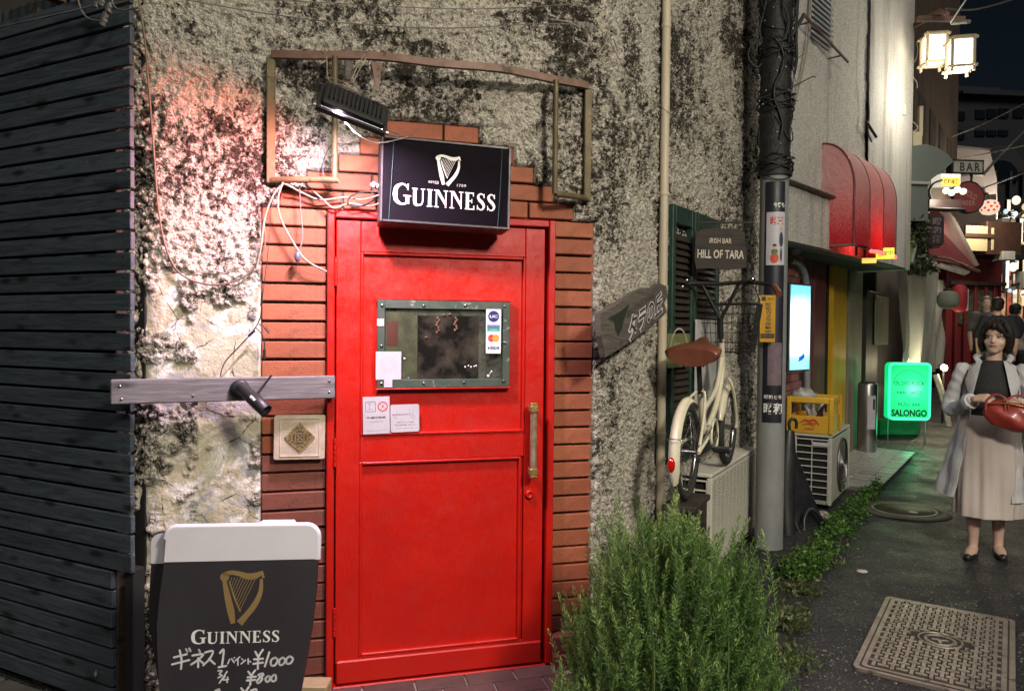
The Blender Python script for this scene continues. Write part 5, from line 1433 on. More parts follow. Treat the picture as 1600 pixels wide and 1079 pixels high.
MB().tube(bez([B(SX - .137, -.10, SZ + .012), B(SX - .145, -.05, SZ + .020), B(SX - .147, 0, SZ + .022), B(SX - .145, .05, SZ + .020), B(SX - .137, .10, SZ + .012)], 4), .0022, 6).build('piping', pm('cream_piping', (.6, .5, .38)), sd)
for y in (-.05, .04): MB().ball((0, 0, 0), .005, 8, 6, 0, BM @ Matrix.Translation((SX - .138, y, SZ - .008))).build('rivet', M_CHROME, sd)
m_ = MB(); KM = BM @ Matrix.Translation((SX - .06, 0, SZ + .063)) @ Matrix.Rotation(R(-15), 4, 'Y') @ Matrix.Rotation(R(90), 4, 'Z')
for s_ in (-1, 1): ribbon(m_, [(0, .012), (s_ * .03, .006), (s_ * .06, .016), (s_ * .035, -.006), (0, -.016)], [.012, .010, .004, .006, .008], KM, -.002)
m_.build('gold_emblem', pm('gold_foil', (.55, .38, .12), rough=.4), sd)
for s_ in (-1, 1): MB().tube([B(SX - .10, s_ * .05, SZ - .05 + .02 * math.sin(k)) if False else B(SX - .10 + .008 * math.cos(k), s_ * .05 + .008 * math.sin(k), SZ - .055 + k * .0022) for k in range(14)], .0028, 5).build('saddle_spring', M_BLACKM, sd)
# handlebar
HZ = 1.10; HX = HTx - .055
tb_('stem', [(HTx, 0, HTt - .02), (HTx - .02, 0, .90)], .015, M_BLACKM)
tb_('handlebar', [(HX - .17, .335, HZ - .055), (HX - .10, .305, HZ - .02), (HX - .02, .15, HZ + .005), (HX, 0, HZ), (HX - .02, -.15, HZ + .005), (HX - .10, -.305, HZ - .02), (HX - .17, -.335, HZ - .055)], .0115, M_BLACKM)
for s_ in (-1, 1):
    tb_('handlebar_brace', [(HTx - .02, 0, .89), (HX, s_ * .105, HZ)], .010, M_BLACKM)
    g_ = MB().tube([B(HX - .11, s_ * .31, HZ - .024), B(HX - .22, s_ * .35, HZ - .075)], [.017, .0185], 12).build('grip', M_LEATH, bi)
    tb_('brake_lever', [(HX - .07, s_ * .20, HZ - .015), (HX - .09, s_ * .215, HZ - .045), (HX - .18, s_ * .245, HZ - .095)], .005, M_CHROME, 8)
    MB().lathe([(.0, .0), (.018, .0), (.018, .018), (.012, .024), (0, .024)], 14, 0, BM @ Matrix.Translation((HX - .045, s_ * .185, HZ + .008))).build('bell' if s_ > 0 else 'gear_shifter', M_CHROME, bi)
tb_('brake_cable', [(HX - .06, .2, HZ), (HX + .06, .12, HZ - .02), (HX + .06, .0, HZ - .15), (HTx + .03, .01, .70)], .003, M_CABLEB, 6)
tb_('brake_cable', [(HX - .06, -.2, HZ), (HX + .08, -.10, HZ - .03), (HX + .05, .02, HZ - .18), (HTx + .03, -.01, .66)], .003, M_CABLEB, 6)
# basket
bs = MB(); bx0, bx1 = HTx + .06, HTx + .30
def bp(t, s_, zt):      # a point of the basket wall: t around (0..1)
    hw = .150 + .04 * zt; hx = (bx1 - bx0) / 2 * (.88 + .12 * zt); cx_ = (bx0 + bx1) / 2
    P = [(-1, -1), (1, -1), (1, 1), (-1, 1)]; k = int(t * 4) % 4; f = t * 4 - int(t * 4)
    a, b = P[k], P[(k + 1) % 4]; return B(cx_ + hx * (a[0] + (b[0] - a[0]) * f), hw * (a[1] + (b[1] - a[1]) * f), .70 + .29 * zt)
bk = None
top = MB().tube([bp(k / 40, 0, 1) for k in range(40)], .005, 6, closed=True).build('basket', M_BLACKM, bi)
w_ = MB()
for z in (0, .2, .4, .6, .8): w_.tube([bp(k / 32, 0, z) for k in range(32)], .0018, 4, closed=True)
for k in range(44): w_.tube([bp(k / 44, 0, 0), bp(k / 44, 0, 1)], .0016, 4, cap=False)
for k in range(9): w_.tube([bp(k / 36 * 1.0, 0, 0), bp(.75 - k / 36, 0, 0)], .0016, 4, cap=False)
w_.build('basket_wires', M_BLACKM, top, kind='stuff')
# drive side: cranks, chain guard ring, pedals
rg = MB().tube([B(BBx + .085 * math.cos(a), -.055, BBz + .085 * math.sin(a)) for a in [2 * math.pi * k / 32 for k in range(32)]], .007, 8, closed=True).build('chain_guard', M_CREAMPAINT, bi)
ch = MB()
for s_ in (.03, -.03): ch.tube([B(BBx, -.055, BBz + s_ * 2.2), B(0, -.06, WR + s_)], .004, 5)
ch.build('chain', M_STEEL, bi)
for (s_, a) in ((-1, 200), (1, 20)):
    e_ = (BBx + .15 * math.cos(R(a)), BBz + .15 * math.sin(R(a)))
    MB().tube([B(BBx, s_ * .065, BBz), B(e_[0], s_ * .075, e_[1])], .009, 8).build('crank', M_CHROME, bi)
    MB().box((e_[0], s_ * .125, e_[1]), (.085, .085, .024), BM, b=.006).build('pedal', M_BLACK, bi)
MB().cyl(B(BBx, -.07, BBz), B(BBx, .07, BBz), .02, 12).build('bottom_bracket', M_CHROME, bi)

# ================================================================== rosemary bush (needle leaves)
def leaf_cloud(pos, dirs, L, W_, name, mat, parent, **kw):
    """each leaf a thin folded blade of two triangles; arrays of positions and directions"""
    n = len(pos); d = dirs / np.linalg.norm(dirs, axis=1, keepdims=True)
    r_ = np.random.RandomState(3).normal(size=(n, 3)); s_ = np.cross(d, r_); s_ /= np.linalg.norm(s_, axis=1, keepdims=True)
    L = L.reshape(-1, 1); W_ = np.broadcast_to(np.asarray(W_), (n,)).reshape(-1, 1)
    up = np.cross(s_, d)
    a = pos; b = pos + d * L * .45 + s_ * W_ / 2 + up * L * .05; c = pos + d * L; e = pos + d * L * .45 - s_ * W_ / 2 + up * L * .05
    V = np.stack([a, b, c, e], 1).reshape(-1, 3); F = np.arange(n * 4).reshape(n, 4)
    me = bpy.data.meshes.new(name)
    I = np.array(wm(parent).inverted()) if parent is not None else np.eye(4)
    V = V @ I[:3, :3].T + I[:3, 3]
    me.vertices.add(n * 4); me.vertices.foreach_set('co', V.ravel())
    me.loops.add(n * 4); me.loops.foreach_set('vertex_index', F.ravel())
    me.polygons.add(n); me.polygons.foreach_set('loop_start', np.arange(0, n * 4, 4)); me.polygons.foreach_set('loop_total', np.full(n, 4))
    me.update(calc_edges=True); me.validate()
    at_ = me.attributes.new('tone', 'FLOAT', 'POINT'); at_.data.foreach_set('value', np.repeat(kw.pop('tone', np.random.RandomState(4).rand(n)), 4).astype(np.float32))
    me.materials.append(mat); o = bpy.data.objects.new(name, me); COL.objects.link(o); o.parent = parent
    for k, v in kw.items(): o[k] = v
    return o
def mat_leaf(name, c1, c2, c3, tr=.25, rough=.5):
    t = NT(name); a = t.n('Attribute'); a.attribute_name = 'tone'
    c = t.ramp(a.outputs['Fac'], [(0, c1), (.55, c2), (1, c3)]); t.base(c); t.rough(rough)
    t.b.inputs['Subsurface Weight'].default_value = 0
    tl_ = t.n('BsdfTranslucent'); t.l(c, tl_.inputs[0]); mx = t.n('MixShader'); mx.inputs[0].default_value = tr
    t.l(t.b.outputs[0], mx.inputs[1]); t.l(tl_.outputs[0], mx.inputs[2]); t.l(mx.outputs[0], t.out.inputs[0]); return t.mat
M_ROSE = mat_leaf('rosemary_leaf', (.045, .115, .024), (.14, .28, .055), (.42, .55, .19))
M_STEM = pm('young_green_stem', (.14, .19, .06), (.09, .12, .05), .6, scale=20)
RC = Vector((.575, 2.60, 0))
rb = thing('rosemary_bush', 'big bushy rosemary growing right of the red door', 'bush', Matrix.Translation(RC))
rs = np.random.RandomState(8)
P_, D_, LL, TT = [], [], [], []; stems = MB()
NS = 1300
for i in range(NS):
    th = rs.uniform(0, 2 * math.pi); ph = math.acos(rs.uniform(-.15, 1)); out = rs.uniform(.72, 1.0) if i % 3 else rs.uniform(.25, .8)
    ex, ey = .415 * math.sin(ph) * math.cos(th), .40 * math.sin(ph) * math.sin(th)
    ez = .20 + .70 * max(math.cos(ph), -.25) ** .8 if math.cos(ph) > 0 else .2 + .4 * math.cos(ph)
    tip = np.array([RC.x + ex * out, RC.y + ey * out, ez * (.62 + .38 * out)])
    if i % 9 == 0 and ph < 1.0: tip[2] += rs.uniform(.04, .12)
    gap = 1 + .13 * math.sin(3 * th + 1) * math.sin(ph * 3) + .09 * math.sin(7 * th + ph * 5)
    tip = np.array([RC.x, RC.y, 0]) + (tip - np.array([RC.x, RC.y, 0])) * np.array([gap, gap, .94 + .10 * math.sin(5 * th + 2) * math.sin(ph * 2)]) + rs.normal(size=3) * .012
    lean = np.array([math.cos(th) * .22 * math.sin(ph), math.sin(th) * .22 * math.sin(ph), 1.0]) + rs.normal(size=3) * .16
    lean /= np.linalg.norm(lean)
    Ls = rs.uniform(.14, .34)
    base = tip - lean * Ls - np.array([ex, ey, 0]) * .10
    mid = (base + tip) / 2 + rs.normal(size=3) * .008
    n_ = int(Ls / .0033)
    ts = np.linspace(.05, 1, n_)
    cv = (1 - ts)[:, None] ** 2 * base + 2 * (ts * (1 - ts))[:, None] * mid + ts[:, None] ** 2 * tip
    ang = np.arange(n_) * 2.4 + rs.uniform(0, 6)
    ax_ = np.cross(lean, [1, .3, 0]); ax_ /= np.linalg.norm(ax_); bx_ = np.cross(lean, ax_)
    side = np.cos(ang)[:, None] * ax_ + np.sin(ang)[:, None] * bx_
    dd = side * (.95 - .45 * ts[:, None] ** 3) + lean * (.62 + .9 * ts[:, None] ** 6) + rs.normal(size=(n_, 3)) * .12
    P_.append(cv); D_.append(dd); LL.append(rs.uniform(.017, .029, n_) * (1 - .45 * ts ** 8)); TT.append(np.clip(.18 + .55 * ts ** 3 + rs.normal(size=n_) * .12 + (rs.rand() - .5) * .55, 0, 1))
    stems.tube([base, mid, tip], [.0018, .0014, .0008], 4, cap=False)
for k in range(70):
    th = rs.uniform(0, 6.28); rr = rs.uniform(.05, .34); q = np.array([RC.x + rr * math.cos(th), RC.y + rr * math.sin(th), rs.uniform(.25, .5)])
    stems.tube([(RC.x + .05 * math.cos(th), RC.y + .05 * math.sin(th), 0), tuple(q * [1, 1, .5]), tuple(q)], [.006, .004, .002], 5, cap=False)
stems.build('stem', M_STEM, rb, kind='stuff')
leaf_cloud(np.concatenate(P_), np.concatenate(D_), np.concatenate(LL), .0036, 'foliage', M_ROSE, rb, tone=np.concatenate(TT), kind='stuff')
# ================================================================== neighbouring bar with the red barrel awning
N0 = Vector((2.20, 6.20)); NL = Frame(2.20, 6.20, 37)          # street level wall
NU = Frame(2.187, 5.90, 43)                                     # upper wall, leaning out over it
nb = thing('neighbour_bar', 'grey stucco bar building behind the pole, pink tiles and yellow post at street level', 'building', NL.M)
def mat_nst(name, c1, c2, c3, stains=.55):
    t = NT(name); co = t.coord(1)
    c = t.mix(t.ramp(t.noise(co, 70, 5, .75), [(.42, 0), (.58, 1)]), c1, c2)
    st_ = t.noise(t.coord(1, (1, 1, .10)), 3.0, 7, .7)
    c = t.mix(t.ramp(st_, [(stains - .02, 0), (stains + .16, .85)]), c, c3)
    t.base(c); t.rough(.85); t.bump(t.noise(co, 90, 5, .75), .006); return t.mat
M_NST = mat_nst('grey_stucco', (.36, .35, .31), (.66, .64, .59), (.12, .105, .085))
M_NSM = mat_nst('smooth_grey_render', (.48, .46, .43), (.64, .62, .58), (.20, .175, .15), .50)
def nbox(fr, mat, name, x0, x1, z0, z1, d0, d1, parent, b=.006, **kw):
    m_ = MB(); m_.box(((x0 + x1) / 2, -(d0 + d1) / 2, (z0 + z1) / 2), (x1 - x0, d1 - d0, z1 - z0), fr.M, b=b); return m_.build(name, mat, parent, **kw)
def nx(fr, px, py, d=0.0): return fr.at(px, py, d).x
u0, u1, u2 = -.35, nx(NU, 1352, 200), nx(NU, 1409, 200)
def relief(fr, x0, x1, z0, z1, mat, name, parent, d=0.0, amp=.012, step=.03):
    nx_, nz_ = max(2, int((x1 - x0) / step)), max(2, int((z1 - z0) / step))
    X, Z = np.meshgrid(np.linspace(x0, x1, nx_), np.linspace(z0, z1, nz_))
    H = (fbm(X * 22, Z * 22, 3, 6) - .5) * amp * 2 + (fbm(X * 2, Z * 2, 2, 9) - .5) * amp
    m_ = MB(); m_.grid([[tuple(fr.M @ Vector((X[i, j], -d - H[i, j], Z[i, j]))) for j in range(nx_)] for i in range(nz_)]); return m_.build(name, mat, parent)
relief(NU, u0, u1, 2.16, 5.6, M_NST, 'upper_wall', nb)
relief(NU, u1 + .001, u2, 2.16, 5.6, M_NSM, 'upper_wall', nb, d=.03, amp=.004)
nbox(NU, M_NSM, 'wall_end', u2 - .02, u2 + .30, 2.16, 5.6, -1.2, .028, nb)
nbox(NU, M_NST, 'wall_end', u0 - .06, u0 - .001, 2.16, 5.6, -1.2, .01, nb)
bx1_ = nx(NU, 1326, 365, .05)
relief(NU, u0, bx1_, 2.17, 2.60, M_NST, 'parapet_band', nb, d=.07, amp=.008)
nbox(NU, M_DARKVOID, 'soffit', u0, u2, 2.155, 2.168, -1.2, .065, nb)
nbox(NU, pm('rusty_coping', (.05, .04, .035), (.12, .085, .06), .6, .2, scale=15), 'coping', u0, bx1_ + .04, 2.602, 2.625, 0, .12, nb)
nbox(NU, M_BLACKM, 'lower_trim', u0, nx(NU, 1400, 415, .1), 2.135, 2.152, .0, .13, nb)
MB().tube([NU.W(bx1_, -.12, 2.61), NU.W(bx1_, -.12, 2.16)], .012, 8).build('edge_post', M_BLACKM, nb)
# louvred vent up high with slanting rail
va, vb_ = NU.at(1268, 5, .03), NU.at(1300, 60, .03)
vt = thing('wall_vent', 'louvred vent high on the grey stucco wall right of the pole', 'vent', NU.W(va.x, -.03, 4.0))
z0v = NU.at(1282, 66, .03).z
nbox(NU, pm('vent_grey', (.30, .32, .34), (.22, .24, .26), .5), 'vent_back', va.x, vb_.x, z0v, z0v + 1.0, .0, .02, vt)
lvm = MB().box((0, 0, 0), (vb_.x - va.x - .02, .012, .03), b=.001).mesh('vent_slat', pm('vent_slat_grey', (.40, .42, .44), (.3, .32, .34), .45))
for i in range(22): place(lvm, 'vent_slat', vt, Matrix.Translation((0, 0, 0)) @ (wm(vt).inverted() @ NU.M) @ Matrix.Translation(((va.x + vb_.x) / 2, -.035, z0v + .03 + i * .045)) @ Matrix.Rotation(R(-35), 4, 'X'))
rl = thing('wall_rail', 'rusty thin rail running out under the high vent', 'rail', NU.at(1300, 60) )
q0, q1 = NU.at(1255, 22, .12), NU.at(1325, 97, .12)
MB().tube([NU.W(q0.x, -.12, q0.z), NU.W(q1.x, -.12, q1.z)], .012, 6).build('rail', M_RUSTBAR, rl)
for t_ in (.15, .85):
    q = q0.lerp(q1, t_); MB().tube([NU.W(q.x, -.12, q.z), NU.W(q.x, 0, q.z)], .007, 6).build('rail_stub', M_RUSTBAR, rl)
# street level front
def lx_(px, py=500, d=0.0): return NL.at(px, py, d).x
M_DKRED = pm('dark_red_panel', (.10, .022, .026), (.16, .04, .045), .5, scale=6, stretch=(1, 1, .2))
M_YEL = pm('yellow_post_paint', (.62, .38, .01), (.50, .30, .01), .45, scale=8, stretch=(1, 1, .2), wear=(.15, .10, .03), wlo=.66)
M_BEI = pm('old_beige_jamb', (.26, .23, .16), (.17, .15, .10), .6, scale=7, stretch=(1, 1, .2))
nbox(NL, pm('mortar_backing', (.10, .07, .075), (.07, .05, .05), .9), 'wall', -.2, lx_(1272), 0, 2.2, -.10, -.01, nb)
pb = MB().box((0, 0, 0), (.21, .02, .065), b=.002).mesh('wall_brick', mat_brick('pink_brick', (.26, .10, .10), (.34, .14, .13)))
for r_ in range(22):
    zz = .62 + r_ * .072
    for c_ in range(4):
        x = -.10 + c_ * .222 + (.11 if r_ % 2 else 0)
        if x + .1 < lx_(1270): place(pb, 'wall_brick', nb, Matrix.Translation((x, 0, zz)))
nbox(NL, M_DKRED, 'panel', lx_(1272) + .002, lx_(1290), .02, 2.2, -.08, .0, nb)
nbox(NL, M_DARKVOID, 'gap', lx_(1290) + .002, lx_(1298), .02, 2.2, -.08, -.02, nb)
nbox(NL, M_YEL, 'yellow_post', lx_(1299), lx_(1320), .1, 2.2, -.06, .02, nb)
nbox(NL, M_DARKVOID, 'gap', lx_(1320) + .002, lx_(1324), .1, 2.2, -.08, -.02, nb)
nbox(NL, M_BEI, 'door_jamb', lx_(1325), lx_(1336), .1, 2.2, -.06, .01, nb)
nbox(NL, M_BEI, 'door_jamb', lx_(1337), lx_(1348), .1, 2.2, -.06, -.005, nb)
nbox(NL, M_DARKVOID, 'doorway', lx_(1349), lx_(1412), .1, 2.25, -.9, -.85, nb)
nbox(NL, pm('dark_timber_front', (.018, .016, .014), (.04, .035, .03), .5, scale=5, stretch=(1, 1, .2)), 'door_leaf', lx_(1362), lx_(1380), .3, 2.0, -.12, -.06, nb)
nbox(NL, M_DARKWOOD, 'door_leaf', lx_(1384), lx_(1400), .2, 2.05, -.2, -.14, nb)
nbox(NL, M_BEI, 'small_shutter', lx_(1366, 500, -.05), lx_(1386, 500, -.05), 1.30, 1.95, -.05, -.03, nb)
# grey duct pipe curving down beside the blue sign
gp = thing('duct_pipe', 'grey bent duct pipe on the pink brick wall above the bright sign', 'pipe', NL.W(.3, 0, 2.0))
MB().tube(bez([NL.W(lx_(1228, 318, .15), -.15, 2.42), NL.W(lx_(1240, 330, .15), -.15, 2.33), NL.W(lx_(1243, 360, .1), -.1, 2.15)], 6), .05, 14).build('elbow', M_POLE, gp)
MB().tube(bez([NL.W(lx_(1236, 395, .06), -.06, 2.08), NL.W(lx_(1250, 402, .06), -.06, 2.06), NL.W(lx_(1259, 420, .06), -.06, 1.95), NL.W(lx_(1261, 470, .06), -.06, 1.7), NL.W(lx_(1261, 640, .06), -.06, .75)], 8), .028, 12).build('pipe', M_POLE, gp)
# bright blue white box sign
BLF = Frame(dep(1236, 510, 5.95).x, 5.95, 50)
a, b = BLF.at(1234, 578), BLF.at(1266, 447)
bs_ = thing('glowing_box_sign', 'tall glowing white and blue box sign over the yellow crate', 'sign', BLF.W((a.x + b.x) / 2, 0, (a.z + b.z) / 2))
t = NT('blue_white_lightbox'); co = t.coord(1); sx_ = t.n('SeparateXYZ'); t.l(co, sx_.inputs[0])
cc_ = t.ramp(t.math('ADD', t.math('ABSOLUTE', sx_.outputs[2]), t.math('MULTIPLY', t.noise(co, 6, 2), .10)), [(.0, (.75, .93, 1)), (.20, (.70, .95, 1)), (.33, (.03, .42, .55)), (.40, (.02, .35, .5))])
t.l(cc_, t.b.inputs['Emission Color']); t.b.inputs['Emission Strength'].default_value = 1.0; t.base((.5, .5, .5)); M_LB = t.mat
nbox(BLF, M_BLACKM, 'case', a.x - .015, b.x + .015, a.z - .015, b.z + .015, -.13, -.004, bs_)
nbox(BLF, M_LB, 'lit_face', a.x, b.x, a.z, b.z, -.003, .004, bs_, b=0)
m_ = MB(); KM = face_M(BLF, a.x + (b.x - a.x) * .55, -.0052, a.z + .10); slab(m_, [(-.05, -.035), (-.03, -.012), (-.04, .0), (.0, .01), (.045, .035), (.055, .0), (.02, -.02), (-.02, -.03)], .001, KM); m_.build('blue_mark', em('blue_mark', (.005, .10, .55), .5), bs_)

# ---- red barrel awning
ra = thing('red_barrel_awning', 'faded red rounded awning with ribs lit from inside by red lamps', 'awning', NU.W(nx(NU, 1340, 400), 0, 2.2))
xa, xb = nx(NU, 1284, 300, .0), nx(NU, 1399, 380, .27)
yy0, yy1 = NU.at(1300, 206, .2).z, 2.20
M_REDAW = NT('faded_red_canvas'); t = M_REDAW; co = t.coord(1)
sx_ = t.n('SeparateXYZ'); t.l(co, sx_.inputs[0])
f_ = t.math('ADD', t.math('MULTIPLY', sx_.outputs[2], .8), t.math('MULTIPLY', t.noise(co, 60, 6, .8), .7))
t.bump(t.noise(co, 7, 5, .65, .8), .03)
cc_ = t.ramp(f_, [(.42, (.45, .02, .035)), (.78, (.66, .40, .39))]); t.base(cc_); t.rough(.7)
tl_ = t.n('BsdfTranslucent'); t.l(cc_, tl_.inputs[0]); mx = t.n('MixShader'); mx.inputs[0].default_value = .35
t.l(t.b.outputs[0], mx.inputs[1]); t.l(tl_.outputs[0], mx.inputs[2]); t.l(mx.outputs[0], t.out.inputs[0]); M_REDAW = t.mat
DA = .27; rows = []; rib_lines = []
Htot = yy1 and (yy0 - yy1)
def awpt(x, t_):   # t_ 0 at the wall top, 1 at the lower front hem
    a = t_ * math.pi / 2
    bulge = .035 * math.sin(math.pi * ((x - xa) / (xb - xa) * 3 % 1.0))
    if t_ < .62:
        q = t_ / .62; return NU.W(x, -(DA + bulge) * math.sin(q * math.pi / 2) ** 1.0, yy1 + Htot * (.55 + .45 * math.cos(q * math.pi / 2)))
    q = (t_ - .62) / .38; return NU.W(x, -(DA + bulge) + 0 * q, yy1 + Htot * .55 * (1 - q))
for i in range(37):
    x = xa + (xb - xa) * i / 36; rows.append([awpt(x, j / 22) for j in range(23)])
m_ = MB(); m_.grid(rows); m_.build('canvas', M_REDAW, ra)
for x in (xa, xb):
    pts = [awpt(x, j / 22) for j in range(23)]; m_ = MB(); base_ = [NU.W(x, 0, yy1)]
    m_.add(pts + base_, [tuple(range(24)) if x == xb else tuple(range(24))[::-1]]); m_.build('side_panel', M_REDAW, ra)
for k in range(4):
    x = xa + (xb - xa) * k / 3; MB().tube([awpt(x, j / 22) for j in range(23)], .009, 6).build('rib', pm('dark_red_rib', (.12, .02, .025), (.2, .05, .05), .5), ra)
MB().tube([NU.W(xa, 0, yy1), awpt(xa, 1), awpt(xb, 1), NU.W(xb, 0, yy1)], .012, 8).build('hem_bar', M_RUSTBAR, ra)
for k in range(26):
    x = xa + (xb - xa) * (k + .5) / 26; p = awpt(x, 1); MB().ball((p.x, p.y, p.z - .02), .018, 8, 6).build('lit_tassel', em('red_tassel_glow', (1.0, .12, .10), 1.2), ra) if k > 8 else None
glow_in = NU.W((xa + xb) / 2, -.12, yy1 + .10)
# yellow lit plate under the awning
yp = dep(1383, 396, (NU.W(xb, -DA, 2.2)).y - .28)
yl = thing('yellow_lit_sign', 'small yellow lit sign under the hem of the red barrel awning', 'sign', yp)
MB().box((0, 0, 0), (.15, .03, .10), Matrix.Translation(yp) @ Matrix.Rotation(R(-20), 4, 'Z')).build('lit_plate', em('yellow_sign_glow', (1.0, .72, .05), .75, (.35, .55, .02), 22), yl)
text('営業中', .05, Matrix.Translation(yp) @ Matrix.Rotation(R(-20), 4, 'Z') @ Matrix.Translation((0, -.0165, 0)) @ Matrix.Rotation(R(90), 4, 'X'), pm('olive_letters', (.16, .18, .02)), yl, width=.12)
yp2 = yp + Vector((-.16, -.03, -.07)); MB().box((0, 0, 0), (.12, .03, .045), Matrix.Translation(yp2) @ Matrix.Rotation(R(-20), 4, 'Z')).build('lower_plate', em('amber_glow', (.85, .65, .12), .5), yl)

# ---- second air conditioner, crate, umbrella, panel
u2_, f2 = acunit('air_conditioner', 'old grey air conditioner unit with round fan carrying the yellow crate', (2.62, 6.02), 33, .92, .31, .58, .04, 2, pm('aged_grey_casing', (.50, .49, .43), (.40, .39, .34), .5, scale=7, wear=(.15, .12, .09), wlo=.64), False)
m_ = MB(); m_.box((.46, .010, .275), (.86, .012, .53), f2.M, b=.004); m_.build('front_panel', pm('aged_grey_casing', (.50, .49, .43)), u2_)
FMx = f2.M @ Matrix.Translation((.50, .002, .275)) @ Matrix.Rotation(R(90), 4, 'X')
m_ = MB()
for q in range(8): m_.tube([FMx @ Vector(((.03 + q * .0285) * math.cos(a), (.03 + q * .0285) * math.sin(a), .006 + .012 * math.cos(q / 8 * 1.5))) for a in [2 * math.pi * k / 40 for k in range(40)]], .003 if q < 7 else .008, 5, closed=True)
m_.build('fan_grille', M_STEEL, u2_)
MB().lathe([(0, .008), (.20, .004), (.235, .001)], 36, 0, FMx, cap=False).build('fan_disc', pm('aged_grey_fan', (.30, .28, .23), (.20, .18, .14), .4, .3, scale=5), u2_)
MB().box((.0, .09, .50), (.014, .12, .03), f2.M).build('name_badge', M_PAPER, u2_)
cz = .04 + .58
cr = thing('yellow_crate', 'yellow plastic beer crate with red emblem on the old air conditioner', 'crate', f2.M @ Matrix.Translation((.18, .155, .582)))
CM = f2.M @ Matrix.Translation((.195, .175, .583)); cw, cd, chh = .40, .35, .30        # along x (away), y (towards wall)
M_CRATE = pm('yellow_crate_plastic', (.62, .34, .03), (.54, .28, .02), .4, scale=6, wear=(.35, .2, .05), wlo=.68)
for (x, y) in ((-cw / 2, -cd / 2), (cw / 2, -cd / 2), (-cw / 2, cd / 2), (cw / 2, cd / 2)):
    MB().box((x * .95, y * .95, chh / 2), (.035, .035, chh), CM, b=.006).build('corner', M_CRATE, cr)
MB().box((0, 0, .008), (cw - .03, cd - .03, .014), CM).build('crate_floor', M_CRATE, cr)
for (sx, sy, L_) in ((-1, 0, cd), (1, 0, cd), (0, -1, cw), (0, 1, cw)):
    if sx: sz_ = (.014, L_ - .05, .145); pos_ = (sx * (cw / 2 - .010), 0, .0725); sz2 = (.022, L_ - .02, .05)
    else: sz_ = (L_ - .05, .014, .145); pos_ = (0, sy * (cd / 2 - .010), .0725); sz2 = (L_ - .02, .022, .05)
    MB().box(pos_, sz_, CM, b=.003).build('side_panel', M_CRATE, cr)
    MB().box((pos_[0], pos_[1], chh - .025), sz2, CM, b=.006).build('rim', M_CRATE, cr)
EM_ = CM @ Matrix.Translation((-cw / 2 + .0015, 0, .085)) @ Matrix.Rotation(R(-90), 4, 'Z') @ Matrix.Rotation(R(90), 4, 'X')
m_ = MB()
ribbon(m_, [(-.08, -.005), (-.04, .022), (.0, .018), (.04, .028), (.075, -.012)], [.004, .018, .022, .018, .004], EM_, .0022); ribbon(m_, [(-.06, -.015), (0, -.004), (.05, .0)], [.004, .014, .006], EM_, .0024); ribbon(m_, [(.0, .01), (.02, -.018), (.045, -.022)], [.008, .008, .003], EM_, .0026)
m_.build('emblem', pm('crate_red_print', (.45, .05, .02)), cr)
text('KIRIN', .018, EM_ @ Matrix.Translation((0, -.045, .002)), pm('crate_red_print', (.45, .05, .02)), cr, width=.07)
# junk in the crate
rj = random.Random(9)
for i in range(4):
    p0_ = CM @ Vector((rj.uniform(-.1, .1), rj.uniform(-.12, .1), .05)); p1_ = CM @ Vector((rj.uniform(-.15, .1), rj.uniform(-.1, .12), .27))
    jk = thing('bottle', ['clear bottle lying in the yellow crate', 'brown bottle lying in the yellow crate', 'pale carton roll in the yellow crate', 'white packet in the yellow crate'][i], 'bottle' if i < 2 else 'packaging', p0_)
    ax_ = (p1_ - p0_).normalized(); KM = Matrix.Translation(p0_) @ ax_.to_track_quat('Z', 'Y').to_matrix().to_4x4()
    MB().lathe([(0, 0), (.03, 0), (.032, .01), (.032, .13), (.014, .17), (.013, .22), (0, .22)], 12, 0, KM).build('bottle_body' if i < 2 else 'carton', [M_PAPER, pm('brown_glass', (.06, .025, .01), rough=.1), pm('pale_carton', (.5, .45, .35)), M_PAPER][i], jk)
rows = []
bagp = thing('plastic_bag', 'crumpled clear plastic bag on top of the yellow crate', 'bag', CM @ Vector((-.05, .1, .3)))
bm2 = MB(); bm2.ball((0, 0, 0), 1, 18, 12, 0, CM @ Matrix.Translation((-.04, .08, .30)) @ Matrix.Diagonal((.12, .10, .06, 1)))
bm2.v = [tuple(Vector(v) + Vector((rj.uniform(-.012, .012), rj.uniform(-.012, .012), rj.uniform(-.012, .012)))) for v in bm2.v]
bm2.build('crumpled_film', pm('translucent_film', (.42, .41, .38), (.30, .28, .26), .25, scale=20), bagp)
# black umbrella leaning
um = thing('black_umbrella', 'closed black umbrella with crook handle leaning between pole and old air conditioner', 'umbrella', dep(1222, 845, 5.35))
def DP(l): return bez([dep(a, b, Y) for a, b, Y in l], 6)
MB().tube(DP([(1234, 672, 5.45), (1233, 660, 5.45), (1238, 654, 5.45), (1244, 658, 5.45), (1244, 669, 5.45)]), .012, 8).build('crook_handle', M_BLACK, um)
pts = DP([(1234, 672, 5.45), (1231, 720, 5.42), (1229, 780, 5.38), (1233, 850, 5.3)])
MB().tube(pts, [.02 + .045 * math.sin(math.pi * min(1, i / (len(pts) - 1) * .75 + .1)) for i in range(len(pts))], 10, flat=.7).build('furled_canopy', pm('black_nylon', (.012, .012, .013), (.025, .024, .024), .45, scale=30, stretch=(1, 1, .2)), um)
bp_ = thing('black_plastic_panel', 'bent black plastic panels leaning against the old air conditioner', 'panel', dep(1262, 850, 5.5))
rows = []
M_BPL = pm('scuffed_black_plastic', (.010, .010, .013), (.028, .028, .034), .32, scale=9, wear=(.06, .06, .06), wlo=.68)
